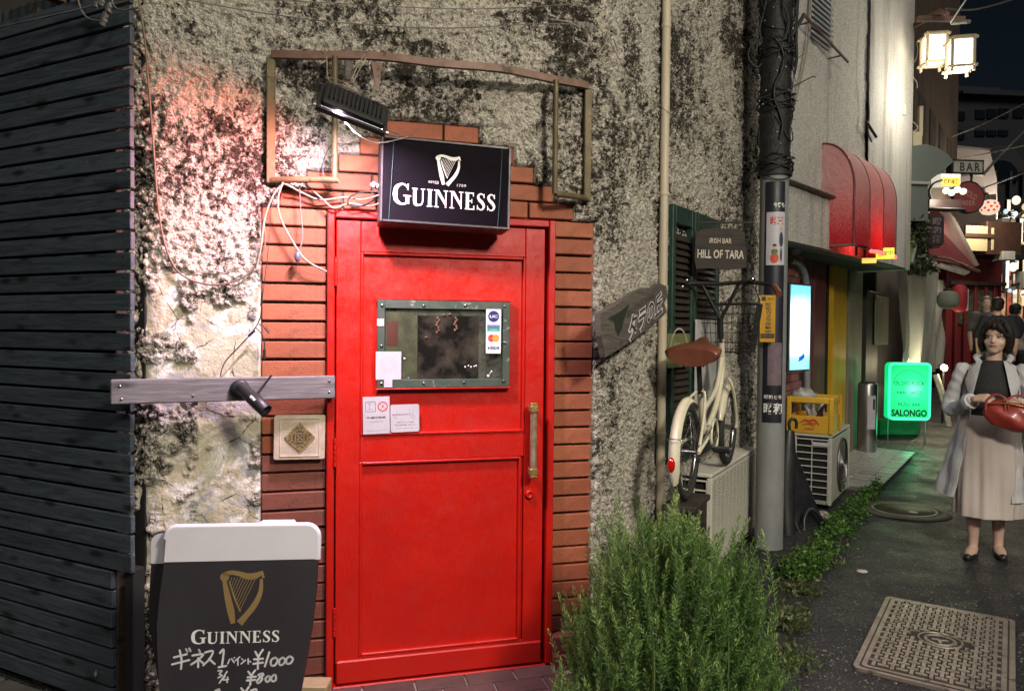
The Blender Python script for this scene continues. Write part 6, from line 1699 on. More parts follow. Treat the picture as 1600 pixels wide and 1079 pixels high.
for (la, lb) in ((([(1228, 700, 5.6), (1230, 760, 5.55), (1240, 820, 5.5), (1268, 866, 5.35)]), ([(1242, 706, 5.62), (1262, 756, 5.6), (1282, 806, 5.6), (1302, 842, 5.6)])),
                 (([(1222, 740, 5.5), (1224, 800, 5.45), (1234, 840, 5.3), (1262, 872, 5.25)]), ([(1232, 720, 5.52), (1236, 790, 5.5), (1252, 836, 5.4), (1276, 862, 5.3)]))):
    A_, B_ = DP(la), DP(lb); rows = [[a.lerp(b, j / 5) + Vector((0, -.02 * math.sin(j / 5 * math.pi), 0)) for j in range(6)] for a, b in zip(A_, B_)]
    rows2 = [[p + Vector((0, .012, 0)) for p in r_] for r_ in rows]
    m_ = MB(); m_.grid(rows); m_.grid(rows2); m_.tube([r_[0] for r_ in rows], .007, 6); m_.tube([r_[-1] for r_ in rows], .007, 6); m_.build('curved_panel', M_BPL, bp_)
MB().tube(DP([(1262, 850, 5.4), (1256, 815, 5.45), (1264, 796, 5.5), (1276, 800, 5.5), (1292, 828, 5.5), (1280, 842, 5.45), (1262, 850, 5.4)]), .014, 8).build('end_loop', M_BPL, bp_)
# steel ashtray pillar
ap = onroad(1354, 709)
at_ = thing('steel_ashtray_pillar', 'tall steel ashtray pillar with notice standing on the pale tiles', 'ashtray', ap)
MB().lathe([(.10, 0), (.105, .01), (.105, .80), (.10, .815), (.06, .818)], 28, 0, Matrix.Translation(ap)).build('body', M_STEEL, at_)
MB().lathe([(.085, .80), (.088, .825), (.06, .83), (0, .828)], 24, 0, Matrix.Translation(ap)).build('lid', M_BLACKM, at_)
KP = Matrix.Translation(ap + Vector((0, 0, .50))) @ Matrix.Rotation(R(-20), 4, 'Z')
rw = [[KP @ Vector((.107 * math.sin(a), -.107 * math.cos(a), z)) for a in [(-.1 + .9 * k / 8) for k in range(9)]] for z in (-.20, .18)]
m_ = MB(); m_.grid(rw); m_.build('notice', M_PAPER, at_)
rw = [[KP @ Vector((.108 * math.sin(a), -.108 * math.cos(a), z)) for a in [(.45 + .25 * k / 8) for k in range(9)]] for z in (.02, .14)]
m_ = MB(); m_.grid(rw); m_.build('notice_mark', M_INK, at_)
# pale tile apron
ta = thing('tile_apron', 'patch of pale square tiles in front of the neighbouring bar', 'paving', onroad(1355, 735))
tm_ = MB().box((0, 0, 0), (.142, .142, .014), b=.002).mesh('tile', pm('pale_floor_tile', (.50, .50, .50), (.38, .37, .36), .35, scale=9, rnd=.25))
c0_ = onroad(1331, 764)
for i in range(14):
    for j in range(5):
        if j > 3 and rj.random() < .5: continue
        p = Vector((c0_.x, c0_.y, 0)) + Vector((math.sin(R(37)), math.cos(R(37)), 0)) * (i * .148 + .05) + Vector((-math.cos(R(37)), math.sin(R(37)), 0)) * (-.05 + j * .148 - .10)
        z = rise(p.y) + .035
        if p.y > 9.2: continue
        place(tm_, 'tile', ta, wm(ta).inverted() @ Matrix.Translation((p.x, p.y, z + .004 * rj.random())) @ Matrix.Rotation(R(53), 4, 'Z'))
m_ = MB(); P4 = [Vector((c0_.x, c0_.y, 0)) + Vector((math.sin(R(37)), math.cos(R(37)), 0)) * a + Vector((-math.cos(R(37)), math.sin(R(37)), 0)) * b for a, b in ((-.03, -.16), (2.1, -.16), (2.1, .45), (-.03, .45))]
m_.add([(p.x, p.y, rise(p.y) - .01) for p in P4] + [(p.x, p.y, rise(p.y) + .031) for p in P4], [(4, 5, 6, 7), (0, 1, 5, 4), (1, 2, 6, 5), (2, 3, 7, 6), (3, 0, 4, 7)]); m_.build('bedding', pm('pale_mortar', (.3, .29, .27), (.2, .19, .18), .8), ta)

# ---- green SALONGO sign on its stand
gs = onroad(1422, 694)
GFr = Frame(gs.x, gs.y, 118); GFr = Frame(gs.x, gs.y, 96)
gn_ = thing('green_lit_sign', 'glowing green rectangular music bar sign on thin legs', 'sign', gs)
ga, gb = GFr.at(1387, 655), GFr.at(1455, 567)
t = NT('green_lightbox'); co = t.coord(1); tc = t.n('VectorMath'); tc.operation = 'DISTANCE'; t.l(co, tc.inputs[0]); tc.inputs[1].default_value = (0.03, 0, (ga.z + gb.z) / 2 - gs.z + .03)
cc_ = t.ramp(tc.outputs['Value'], [(.0, (.22, 1.0, .62)), (.12, (.02, .85, .28)), (.34, (.0, .50, .13))])
t.l(cc_, t.b.inputs['Emission Color']); t.b.inputs['Emission Strength'].default_value = .8; t.base((.02, .2, .08)); M_GLB = t.mat
GM_ = face_M(GFr, (ga.x + gb.x) / 2, 0, (ga.z + gb.z) / 2)
gw, gh = gb.x - ga.x, gb.z - ga.z
m_ = MB(); slab(m_, rrect(-gw / 2, -gh / 2, gw / 2, gh / 2, .05), .12, GM_); m_.build('lightbox', M_GLB, gn_)
MB().tube([GM_ @ Vector((x, y, .004)) for x, y in rrect(-gw / 2 + .012, -gh / 2 + .012, gw / 2 - .012, gh / 2 - .012, .045)], .016, 8, closed=True).build('lit_rim', em('green_rim', (.05, .9, .38), .9), gn_)
M_GT = pm('dark_green_letters', (.0, .035, .015), rough=.6)
for (s_, y, h_, w__) in (('OLDIES ROCK', .10, .05, .72), ('R&B   JAZZ', -.02, .045, .60), ('MUSIC BAR', -.16, .04, .52)): text(s_, h_, GM_ @ Matrix.Translation((0, y, .002)), M_GT, gn_, width=gw * w__)
serifs = MB(); text('SALONGO', .085, GM_ @ Matrix.Translation((0, -.265, .003)), pm('black_letters', (.002, .01, .005)), gn_, width=gw * .84, bold=.04)
m_ = MB(); disc(m_, 0, .06, .20, GM_, 30, .002, hole=.196, a0=10, a1=170); disc(m_, 0, .06, .16, GM_, 30, .002, hole=.157, a0=10, a1=170); m_.build('ornament_arc', M_GT, gn_)
for x in (-gw * .45, gw * .45):
    q = GFr.W((ga.x + gb.x) / 2 + x, .06, 0); MB().tube([(q.x, q.y, rise(q.y)), (q.x, q.y, ga.z + .02)], .008, 6).build('leg', M_STEEL, gn_)
gbx = thing('green_crate', 'low green plastic box glowing under the green sign', 'box', onroad(1418, 682))
q = onroad(1414, 684); MB().box((q.x, q.y + .25, rise(q.y) + .11), (.55, .25, .20), None, b=.02).build('box_body', pm('green_plastic', (.02, .22, .09), (.01, .12, .05), .35), gbx)

# ================================================================== second bar with hanging plastic sheet
S0 = dep(1402, 520, 9.9); S2 = Frame(S0.x, S0.y, 34)
sb = thing('plastic_draped_bar', 'dark bar front draped with a translucent plastic sheet beyond the green sign', 'building', S2.M)
M_DKW = pm('dark_bar_wall', (.045, .042, .036), (.02, .02, .018), .7, scale=3)
nbox(S2, M_DKW, 'wall', -.1, 4.2, 0, 2.7, -.5, -.25, sb)
M_BRW = pm('brown_upper_wall', (.10, .07, .05), (.06, .045, .035), .7, scale=3, stretch=(1, 1, .3))
nbox(S2, M_BRW, 'upper_wall', -.1, 5.0, 2.7, 6.5, -.7, -.3, sb)
nbox(S2, M_DARKVOID, 'side_wall', -.14, -.11, 0, 6.4, -3.0, -.26, sb)
t = NT('translucent_plastic'); co = t.coord(1, (1, 1, .15))
t.base((.50, .53, .47)); t.rough(.22); t.b.inputs['Specular IOR Level'].default_value = .7; t.b.inputs['Alpha'].default_value = .62
t.bump(t.noise(co, 14, 4, .6, .6), .02)
ps = thing('plastic_sheet', 'long crumpled translucent plastic sheet hanging in front of the dark bar', 'sheet', S2.W(.8, -.2, 1.2))
xs0, xs1 = S2.at(1404, 520, .10).x, S2.at(1492, 460, .10).x
rows = []
for i in range(22):
    z = .66 + rise(10) + i * .081; row = []
    for j in range(60):
        q = j / 59; x1_ = xs1 - (xs1 - xs0) * .28 * (1 - i / 21) ; x = xs0 + (x1_ - xs0) * q
        row.append(S2.W(x, -.10 - .07 * math.sin(q * 27 + .15 * i) - .04 * math.sin(q * 61 + i * .1), z))
    rows.append(row)
m_ = MB(); m_.grid(rows); m_.build('film', t.mat, ps)
q0, q1 = dep(1470, 620, 10.6), dep(1490, 690, 10.4)
MB().tube([dep(1462, 585, 10.5), dep(1475, 625, 10.4), dep(1488, 690, 10.3)], [.045, .05, .03], 8, flat=.4).build('gathered_tail', pm('bright_plastic_tail', (.55, .5, .4), (.3, .28, .22), .3, scale=15), ps)
# grey hood sign
GH = Frame(dep(1402, 380, 8.6).x, 8.6, 84)
gh_ = thing('grey_hood_sign', 'big plain grey green sign board with rounded hood above the lane', 'sign', GH.M)
P = [GH.at(*p) for p in ((1404, 345), (1404, 290), (1406, 262), (1414, 240), (1428, 228), (1446, 225), (1464, 230), (1480, 240), (1490, 252), (1472, 268), (1450, 284), (1450, 345))]
P = [(v.x, v.z) for v in P]
M_GH = pm('grey_green_board', (.115, .135, .125), (.095, .112, .105), .55, scale=2)
m_ = MB(); m_.prism(P, 0, .14, 0, GH.M); m_.build('board', M_GH, gh_)
q0, q1 = GH.at(1392, 285), GH.at(1450, 285); MB().box(((q0.x + q1.x) / 2, -.02, q0.z), (q1.x - q0.x, .03, .035), GH.M).build('strut', pm('pale_steel', (.5, .5, .48), (.4, .4, .38), .4, .4), gh_)
P2 = [GH.at(*p) for p in ((1396, 345), (1450, 345), (1452, 378), (1396, 378))]
# moss green awning underneath
ga_ = thing('olive_awning', 'small olive green awning under the grey hood sign', 'awning', dep(1410, 395, 8.8))
P = [dep(1402, 338, 9.0), dep(1440, 345, 9.4), dep(1424, 411, 8.4), dep(1382, 411, 8.1)]
m_ = MB(); Q = [p + Vector((0, .02, -.015)) for p in P]; m_.add(P + Q, [(0, 1, 2, 3), (7, 6, 5, 4), (0, 4, 5, 1), (1, 5, 6, 2), (2, 6, 7, 3), (3, 7, 4, 0)]); m_.build('canvas', pm('olive_canvas', (.14, .20, .03), (.08, .12, .02), .7, scale=8), ga_)
MB().tube([P[1], P[2]], .02, 6).build('awning_bar', M_POLE, ga_)
# ---- dangling ivy and clutter clump
iv = thing('hanging_ivy', 'dark bushy clump of ivy hanging between grey hood sign and red lantern sign', 'plant', dep(1436, 380, 9.0))
rs2 = np.random.RandomState(12); pos = []; 
for i in range(900):
    t_ = rs2.rand(); px_ = 1436 + rs2.normal() * (7 if t_ < .7 else 12); py_ = 332 + 95 * t_
    pos.append(list(dep(px_, py_, 8.9 + rs2.normal() * .12)))
pos = np.array(pos); leaf_cloud(pos, rs2.normal(size=(900, 3)) + [0, -.3, -.6], rs2.uniform(.04, .08, 900), .045, 'foliage', mat_leaf('ivy_leaf', (.02, .025, .015), (.035, .045, .022), (.10, .13, .05), .1), iv, kind='stuff')
# ---- red second awning and its frame
r2 = thing('red_slope_awning', 'sloping red and grey awning behind the red lantern sign', 'awning', dep(1490, 400, 10.4))
P = [dep(1448, 336, 10.0), dep(1482, 330, 11.4), dep(1524, 416, 11.0), dep(1452, 405, 9.8)]
m_ = MB(); Q = [p + Vector((0, .04, -.03)) for p in P]; m_.add(P + Q, [(0, 1, 2, 3), (7, 6, 5, 4), (0, 4, 5, 1), (1, 5, 6, 2), (2, 6, 7, 3), (3, 7, 4, 0)]); m_.build('canvas', pm('dusty_red_canvas', (.30, .035, .05), (.24, .10, .09), .7, scale=3), r2)
P3 = [dep(1482, 330, 11.4), dep(1492, 340, 11.7), dep(1530, 414, 11.4), dep(1524, 416, 11.0)]
m_ = MB(); m_.add(P3 + [p + Vector((.03, .05, 0)) for p in P3], [(0, 1, 2, 3), (7, 6, 5, 4), (0, 4, 5, 1), (1, 5, 6, 2), (2, 6, 7, 3), (3, 7, 4, 0)]); m_.build('grey_flap', pm('grey_canvas', (.24, .20, .17), (.16, .13, .11), .7), r2)
P4 = [dep(1446, 396, 9.8), dep(1516, 424, 10.9), dep(1508, 428, 10.8), dep(1450, 410, 9.7)]
m_ = MB(); m_.add(P4 + [p + Vector((0, .02, -.02)) for p in P4], [(0, 1, 2, 3), (7, 6, 5, 4), (0, 4, 5, 1), (1, 5, 6, 2), (2, 6, 7, 3), (3, 7, 4, 0)]); m_.build('white_valance', pm('white_valance', (.6, .58, .54), (.4, .38, .36), .6), r2)
MB().tube([dep(1456, 402, 9.7), dep(1480, 404, 9.9), dep(1530, 424, 10.9)], .02, 6).build('awning_bar', M_RUSTBAR, r2)
# red lantern-shaped sign
rl_ = Frame(dep(1460, 360, 9.3).x, 9.3, 88)
rg_ = thing('red_plaque_sign', 'dark red plaque shaped sign with black Japanese letters beside the ivy', 'sign', rl_.M)
P = [rl_.at(*p) for p in ((1451, 340), (1455, 336), (1458, 331), (1468, 331), (1471, 336), (1475, 340), (1475, 378), (1471, 382), (1467, 388), (1459, 388), (1455, 382), (1451, 378))]
m_ = MB(); m_.prism([(v.x, v.z) for v in P], 0, .10, 0, rl_.M); m_.build('plaque', pm('dark_red_plaque', (.11, .012, .018), (.08, .01, .014), .5), rg_)
cx2, cz2 = rl_.at(1463, 360).x, rl_.at(1463, 360).z
m_ = MB(); m_.box((cx2, -.006, cz2), (.17, .010, .36), rl_.M); m_.build('inset', pm('plaque_inset', (.035, .025, .03), (.02, .015, .02), .5), rg_)
for i, ch in enumerate('昭和酒'): text(ch, .09, face_M(rl_, cx2, -.0125, cz2 + .11 - i * .11), pm('mauve_letters', (.22, .16, .19)), rg_, width=.11, bold=.02)
# BAR sign
BF = Frame(dep(1514, 262, 12.0).x, 12.0, 90 - 4)
br = thing('bar_sign', 'white horizontal BAR sign in a black frame over the lane', 'sign', BF.M)
a, b = BF.at(1487, 272), BF.at(1538, 250)
nbox(BF, M_BLACKM, 'frame', a.x, b.x, a.z, b.z, -.15, 0, br)
nbox(BF, pm('cream_sign_face', (.50, .49, .42), (.40, .39, .34), .5), 'sign_face', a.x + .03, b.x - .03, a.z + .03, b.z - .03, -.05, .008, br)
text('BAR', .14, face_M(BF, (a.x + b.x) / 2 + .03, -.0095, (a.z + b.z) / 2), M_INK, br, width=.34, bold=.02, space=1.4)
MB().tube([BF.W(.08, .05, a.z - .3), BF.W(.08, .05, a.z)], .02, 6).build('hanger', M_BLACKM, br)
# yellow plate over white lit shade
yf = Frame(dep(1486, 285, 10.5).x, 10.5, 88)
yb = thing('yellow_plate_lamp', 'small yellow letter plate on a brightly lit white lamp hood', 'sign', yf.M)
a, b = yf.at(1471, 290), yf.at(1500, 278)
nbox(yf, em('lit_white_hood', (1, .92, .72), .32), 'lamp_hood', a.x - .0, b.x + .02, a.z + .02, b.z + .06, -.25, -.01, yb)
nbox(yf, em('yellow_plate_glow', (.85, .50, .05), .8), 'plate', a.x, b.x, a.z, b.z, -.008, .006, yb)
text('昭和横丁', .07, face_M(yf, (a.x + b.x) / 2, -.0075, (a.z + b.z) / 2), M_INK, yb, width=(b.x - a.x) * .8, bold=.02)
for k in range(4):
    p = dep(1478 + k * 9, 298 + (k % 2) * 4 - k, 10.4); lb_ = thing('round_bulb', ['leftmost small white bulb under the yellow plate', 'second small white bulb under the yellow plate', 'third small white bulb under the yellow plate', 'rightmost small white bulb under the yellow plate'][k], 'bulb', p, 'bulbs under the yellow plate')
    MB().ball((p.x, p.y, p.z), .045, 10, 8).build('globe', em('bulb_white', (1, .92, .75), .75), lb_)
# black pipework box under it
kb = thing('dark_bracket_box', 'dark metal bracket box with pipes below the yellow letter plate', 'bracket', dep(1480, 320, 10.2))
nbox(yf, pm('brown_metal_box', (.09, .06, .055), (.05, .035, .035), .4, .3), 'box', yf.at(1452, 320).x, yf.at(1504, 320).x, yf.at(1480, 326).z, yf.at(1480, 311).z, -.3, .0, kb)
MB().tube(bez([dep(1455, 311, 10.3), dep(1452, 300, 10.3), dep(1458, 288, 10.3), dep(1472, 282, 10.3)], 6), .02, 8).build('pipe', M_BLACKM, kb)
MB().tube([dep(1450, 326, 10.2), dep(1508, 328, 10.2)], .025, 8).build('pipe', M_BLACKM, kb)
# round red sign
rf = Frame(dep(1514, 308, 11.4).x, 11.4, 88); rr_ = thing('round_red_sign', 'round red sign with white lettering and black rim behind the bulbs', 'sign', rf.M)
c = rf.at(1514, 308); MB().lathe([(.24, -.06), (.25, -.05), (.25, .0), (.235, .012), (.225, .0)], 32, 0, face_M(rf, c.x, 0, c.z)).build('rim', M_BLACKM, rr_)
m_ = MB(); disc(m_, 0, 0, .226, face_M(rf, c.x, -.002, c.z), 32); m_.build('disc', pm('rose_red_disc', (.30, .06, .06), (.24, .05, .05), .5), rr_)
text('GOLD', .09, face_M(rf, c.x + .02, -.004, c.z + .04, -30), pm('pink_letters', (.5, .3, .28)), rr_, width=.22); text('BEER', .07, face_M(rf, c.x, -.004, c.z - .09), pm('pink_letters', (.5, .3, .28)), rr_, width=.2)
# dotted paper lantern
pl_ = dep(1546, 324, 12.2); lp = thing('dotted_lantern', 'round white paper lantern with red dots hanging over the lane', 'lantern', pl_)
m_ = MB(); m_.lathe([(.03, -.125), (.10, -.105), (.135, -.06), (.15, 0), (.135, .06), (.10, .105), (.03, .125)], 22, 0, Matrix.Translation(pl_)); m_.build('paper_shade', em('paper_lantern_glow', (1, .78, .58), .42), lp)
for (a, z) in ((-.9, .04), (-.3, .065), (.35, .05), (-.6, -.02), (0, 0), (.6, -.01), (-.25, -.065), (.3, -.06), (-1.0, -.05), (.95, .04)):
    rr2 = .153 * math.sqrt(max(.1, 1 - (z / .16) ** 2)); n_ = Vector((math.sin(a - .4), -math.cos(a - .4), z * 3)).normalized()
    m_ = MB(); disc(m_, 0, 0, .022, Matrix.Translation(pl_ + Vector((rr2 * math.sin(a - .4), -rr2 * math.cos(a - .4), z))) @ n_.to_track_quat('Z', 'Y').to_matrix().to_4x4(), 12); m_.build('red_dot', em('dot_red', (.8, .05, .05), .5), lp)
MB().tube([pl_ + Vector((0, 0, .12)), dep(1540, 300, 12.2)], .006, 5).build('cord', M_CABLEB, lp)
# grey unlit lantern and red lantern by the plastic sheet
gl = dep(1481, 468, 9.6); g1_ = thing('grey_paper_lantern', 'unlit round grey paper lantern hanging beside the plastic sheet', 'lantern', gl)
m_ = MB(); m_.lathe([(.05, -.115), (.10, -.095), (.125, -.045), (.128, .0), (.125, .045), (.10, .095), (.05, .115)], 22, 0, Matrix.Translation(gl)); m_.build('paper_shade', pm('grey_lantern_paper', (.20, .22, .18), (.15, .17, .14), .8), g1_)
MB().lathe([(.05, .114), (.055, .116), (.055, .14), (.0, .14)], 14, 0, Matrix.Translation(gl)).build('cap', M_BLACK, g1_); MB().tube([gl + Vector((0, 0, .14)), gl + Vector((0, 0, .35))], .005, 5).build('cord', M_CABLEB, g1_)
rl3 = dep(1499, 466, 10.4); g2_ = thing('red_lantern', 'long red paper lantern half behind the grey one', 'lantern', rl3)
MB().lathe([(.05, -.19), (.085, -.16), (.10, -.05), (.10, .07), (.085, .16), (.05, .19)], 18, 0, Matrix.Translation(rl3)).build('paper_shade', pm('red_lantern_paper', (.42, .02, .03), (.3, .015, .02), .6), g2_)
m_ = MB(); m_.box(tuple(rl3 + Vector((.11, 0, -.02))), (.012, .05, .3)); m_.build('white_tag', M_PAPER, g2_)
# low warm work lamp behind the woman
wl = dep(1474, 575, 10.6); wlp = thing('low_floor_lamp', 'small bright warm lamp low beside the lane behind the plastic sheet', 'lamp', wl)
MB().lathe([(0, 0), (.04, .004), (.05, .02), (.045, .03)], 14, 0, Matrix.Translation(wl) @ Matrix.Rotation(R(70), 4, 'X')).build('lit_lens', em('warm_lamp_glow', (1, .80, .42), 14), wlp)
MB().lathe([(.036, .0), (.042, .03), (.03, .08), (0, .09)], 14, 0, Matrix.Translation(wl + Vector((0, .02, 0))) @ Matrix.Rotation(R(-70), 4, 'X')).build('lamp_housing', M_BLACKM, wlp)
MB().tube([wl - Vector((0, 0, .05)), Vector((wl.x, wl.y, rise(wl.y)))], .018, 8).build('stem', M_BLACKM, wlp)
# ---- double wooden lantern on the building edge
lan = thing('street_lantern', 'bright twin box lantern with wooden lattice frame high on the right', 'lantern', dep(1478, 85, 7.6))
M_LW = pm('pale_lantern_wood', (.46, .38, .25), (.36, .28, .18), .5, scale=8); M_LG = em('lantern_paper_glow', (1.0, .90, .68), 2.6)
def lantern_box(cpx, cpy, Y, w, h, az):
    c = dep(cpx, cpy, Y); KM = Matrix.Translation(c) @ Matrix.Rotation(R(az), 4, 'Z')
    MB().box((0, 0, 0), (w - .03, w - .03, h - .02), KM, b=0).build('lit_shade', M_LG, lan)
    for sx in (-1, 1):
        for sy in (-1, 1):
            MB().box((sx * w / 2, sy * w / 2, -.015), (.026, .026, h + .08), KM).build('lattice_post', M_LW, lan)
    for z in (-h / 2, h / 2):
        for s_ in (-1, 1):
            MB().box((0, s_ * (w / 2 + .003), z), (w + .07, .024, .026), KM).build('lattice_bar', M_LW, lan)
            MB().box((s_ * (w / 2 + .003), 0, z + .003), (.022, w + .06, .024), KM).build('lattice_bar', M_LW, lan)
    MB().box((0, 0, h / 2 + .02), (w, w, .02), KM).build('roof_board', M_LW, lan)
    return KM
K1 = lantern_box(1459, 79, 7.8, .185, .28, -10); K2 = lantern_box(1500, 86, 7.35, .19, .27, -14)
MB().tube([dep(1424, 42, 8.3), dep(1470, 18, 7.8), dep(1480, 22, 7.7)], .03, 6).build('bracket_arm', M_RUSTBAR, lan)
MB().box(tuple(dep(1470, 30, 7.9)), (.5, .06, .05), None, b=.005).build('bracket_beam', pm('brown_beam', (.16, .09, .06), (.10, .06, .04), .6), lan)
MB().tube([dep(1488, 36, 7.6), dep(1514, 34, 7.3)], .022, 6).build('bracket_arm', M_POLE, lan)
MB().tube([dep(1486, 35, 7.5), dep(1515, -8, 7.1)], .012, 6).build('stay_rod', M_STEEL, lan)
# conduits and meter boxes on the wall edge
ed = NU.W(u2 + .30, -.05, 0)
cdt = thing('wall_conduits', 'pale conduits, junction box and cables running up the building edge by the lantern', 'conduit', dep(1412, 200, 8.3))
MB().tube([dep(1413, -10, 8.05), dep(1410, 330, 8.05)], .013, 8).build('conduit', M_PIPE, cdt)
MB().tube([dep(1418, -10, 8.1), dep(1415, 160, 8.1)], .009, 8).build('conduit', M_CABLEG, cdt)
MB().box(tuple(dep(1409, 172, 8.0)), (.07, .05, .11)).build('junction_box', M_PIPE, cdt)
MB().box(tuple(dep(1431, 218, 8.8)), (.11, .08, .17)).build('meter_box', pm('cream_box', (.50, .45, .30), (.4, .36, .24), .5), cdt)
MB().box(tuple(dep(1438, 190, 8.9)), (.045, .05, .36)).build('junction_box', M_PIPE, cdt)
for P in ([(1413, 92), (1420, 100), (1418, 112), (1424, 118), (1432, 128), (1433, 138)], [(1432, 66), (1434, 80), (1430, 95), (1420, 105), (1416, 125)], [(1420, 120), (1414, 135), (1412, 150)], [(1412, 190), (1425, 190), (1434, 200), (1425, 206), (1420, 200)]):
    MB().tube(bez([dep(a, b, 8.3) for a, b in P], 6), .006, 5).build('cable', M_CABLE, cdt)
tcb = thing('wall_cable', 'black twisted cable with loose plug hanging on the smooth grey wall', 'cable', dep(1362, 150, 7.2))
MB().tube(bez([NU.W(NU.at(a, b, .06).x, -.06, NU.at(a, b, .06).z) for a, b in ((1357, -5), (1357, 60), (1356, 120), (1358, 180), (1356, 205), (1362, 222))], 6), .007, 6).build('cable', M_CABLEB, tcb)
MB().tube(bez([NU.W(NU.at(a, b, .06).x, -.06, NU.at(a, b, .06).z) for a, b in ((1354, 190), (1362, 203), (1369, 214))], 6), .014, 8).build('plug', M_CABLEB, tcb)
wire_thing('wall_wire', 'white cable slanting down the grey stucco beside the netted pole', [(1268, -4, NU, .05), (1262, 70, NU, .05), (1245, 150, NU, .05), (1230, 195, NU, .05)], .008, M_CABLE)

# ---- brown balcony box and red shopfront facing the viewer
RF = Frame(dep(1490, 500, 14.5).x, 14.5, 78)
rsf = thing('red_shopfront', 'dark red wooden shopfront with tall panes at the bend of the lane', 'building', RF.M)
rx = lambda px, d=0: RF.at(px, 480, d).x; rz_ = lambda py: RF.at(1520, py).z
M_RS = pm('dark_red_wood', (.16, .015, .02), (.10, .01, .013), .5, scale=3, stretch=(1, 1, .3))
nbox(RF, M_RS, 'wall', rx(1480), rx(1566), rise(15), rz_(395), -.3, -.02, rsf)
for px in (1492, 1506, 1522, 1538, 1552): nbox(RF, M_RS, 'mullion', rx(px) - .03, rx(px) + .03, rise(15), rz_(446), -.02, .05, rsf)
for (p0_, p1_) in ((1494, 1504), (1508, 1520), (1524, 1536), (1540, 1550)): nbox(RF, M_PANE, 'pane', rx(p0_), rx(p1_), rz_(507), rz_(452), -.02, .012, rsf)
nbox(RF, M_DARKWOOD, 'lintel', rx(1480), rx(1566), rz_(446), rz_(440), -.02, .10, rsf)
bb_ = thing('brown_balcony_box', 'brown timber bay with cream panels above the red shopfront', 'bay window', RF.W(rx(1535), -.3, rz_(400)))
M_BRN = pm('brown_bay_wood', (.045, .022, .016), (.03, .015, .011), .5)
M_CRP = pm('cream_bay_panel', (.34, .31, .18), (.28, .25, .15), .6, scale=2)
nbox(RF, M_BRN, 'box_frame', rx(1503), rx(1556), rz_(402), rz_(352), .0, .55, bb_)
nbox(RF, M_CRP, 'panel', rx(1506, .55), rx(1540, .55), rz_(398) , rz_(360), .55, .565, bb_)
nbox(RF, M_BRN, 'cross_rail', rx(1503, .56), rx(1549, .56), rz_(378), rz_(372), .566, .60, bb_)
nbox(RF, M_CRP, 'panel', rx(1546, .55), rx(1550, .55), rz_(396), rz_(362), .55, .566, bb_)
# ---- white building above
WF = Frame(dep(1490, 300, 19).x, 19, 74)
wbd = thing('white_building', 'pale plain building side above the red shopfront', 'building', WF.M)
wx = lambda px: WF.at(px, 300).x; wz = lambda py: WF.at(1520, py).z
M_WB = pm('pale_night_wall', (.42, .37, .34), (.34, .30, .28), .7, scale=1.5)
m_ = MB(); m_.prism([(wx(1480), 0), (wx(1560), 0), (wx(1560), wz(345)), (wx(1557), wz(275)), (wx(1545), wz(232)), (wx(1480), wz(228))], 0, 3, 0, WF.M); m_.build('wall', M_WB, wbd)
nbox(WF, M_BLACKM, 'roof_edge', wx(1478), wx(1546), wz(231), wz(228), -3, .06, wbd)
nbox(WF, M_DKW, 'down_pipe', wx(1538), wx(1541), wz(400), wz(300), 0.001, .08, wbd)
# ---- tall dark building left of lane, upper floors
TF_ = Frame(dep(1418, 150, 10.2).x, 10.2, 37)
tb2 = thing('brown_tall_building', 'brown upper storeys behind the lantern, fading into the night', 'building', TF_.M)
nbox(TF_, M_BRW, 'wall', 0, 6.5, 2.8, 9.5, -3, -.1, tb2)
for k in range(5): nbox(TF_, M_DKW, 'window', .5 + k * 1.1, 1.1 + k * 1.1, 4.2, 5.2, -.1, -.08, tb2)
for k in range(4): nbox(TF_, pm('pale_window_strip', (.35, .33, .30), (.25, .24, .22), .6), 'window_post', .9 + k * .7, .96 + k * .7, 3.2, 4.0 - k * .1, -.1, -.03, tb2)
# ---- far dark office block with arch
OF = Frame(dep(1492, 200, 48).x, 48, 84)
ob = thing('distant_office_block', 'dark blue distant block with window rows and an arched gable against the night sky', 'building', OF.M)
ox = lambda px: OF.at(px, 200).x; oz = lambda py: OF.at(1550, py).z
M_OB = pm('night_blue_wall', (.028, .032, .045), (.020, .023, .034), .7, scale=.3)
M_OW = pm('night_window', (.006, .010, .016), (.012, .018, .028), .2)
nbox(OF, M_OB, 'wall', ox(1475), ox(1640), -1, oz(140), -10, 0, ob)
nbox(OF, M_OB, 'cornice', ox(1495), ox(1640), oz(152), oz(147), 0.001, .5, ob)
nbox(OF, M_OB, 'parapet', ox(1496), ox(1580), oz(139.8), oz(128), -6, -1, ob)
for (x0, x1, y0, y1) in ((1494, 1506, 177, 190), (1523, 1538, 173, 187), (1541, 1556, 171, 186), (1559, 1574, 169, 184), (1582, 1598, 168, 183), (1494, 1506, 206, 220), (1523, 1538, 205, 214), (1541, 1556, 204, 213), (1559, 1574, 203, 212), (1504, 1518, 153, 156), (1524, 1550, 152, 155), (1560, 1590, 151, 154)):
    nbox(OF, M_OW, 'window', ox(x0), ox(x1), oz(y1), oz(y0), .001, .1, ob)
OC = Frame(dep(1492, 200, 40).x, 40, 84); ar_ = thing('distant_arched_building', 'dark building with a rounded gable low in front of the distant office block', 'building', OC.M)
c = OC.at(1562, 268); rad = OC.at(1600, 268).x - c.x
m_ = MB(); m_.prism([(c.x + rad * math.cos(R(a)) * 1.05, c.z + rad * math.sin(R(a)) * 1.0) for a in range(0, 181, 12)] + [(c.x - rad * 1.05, 0), (c.x + rad * 1.05, 0)], 0, 6, 0, OC.M); m_.build('gable_wall', pm('night_grey_wall', (.045, .048, .060), (.035, .038, .048), .7), ar_)
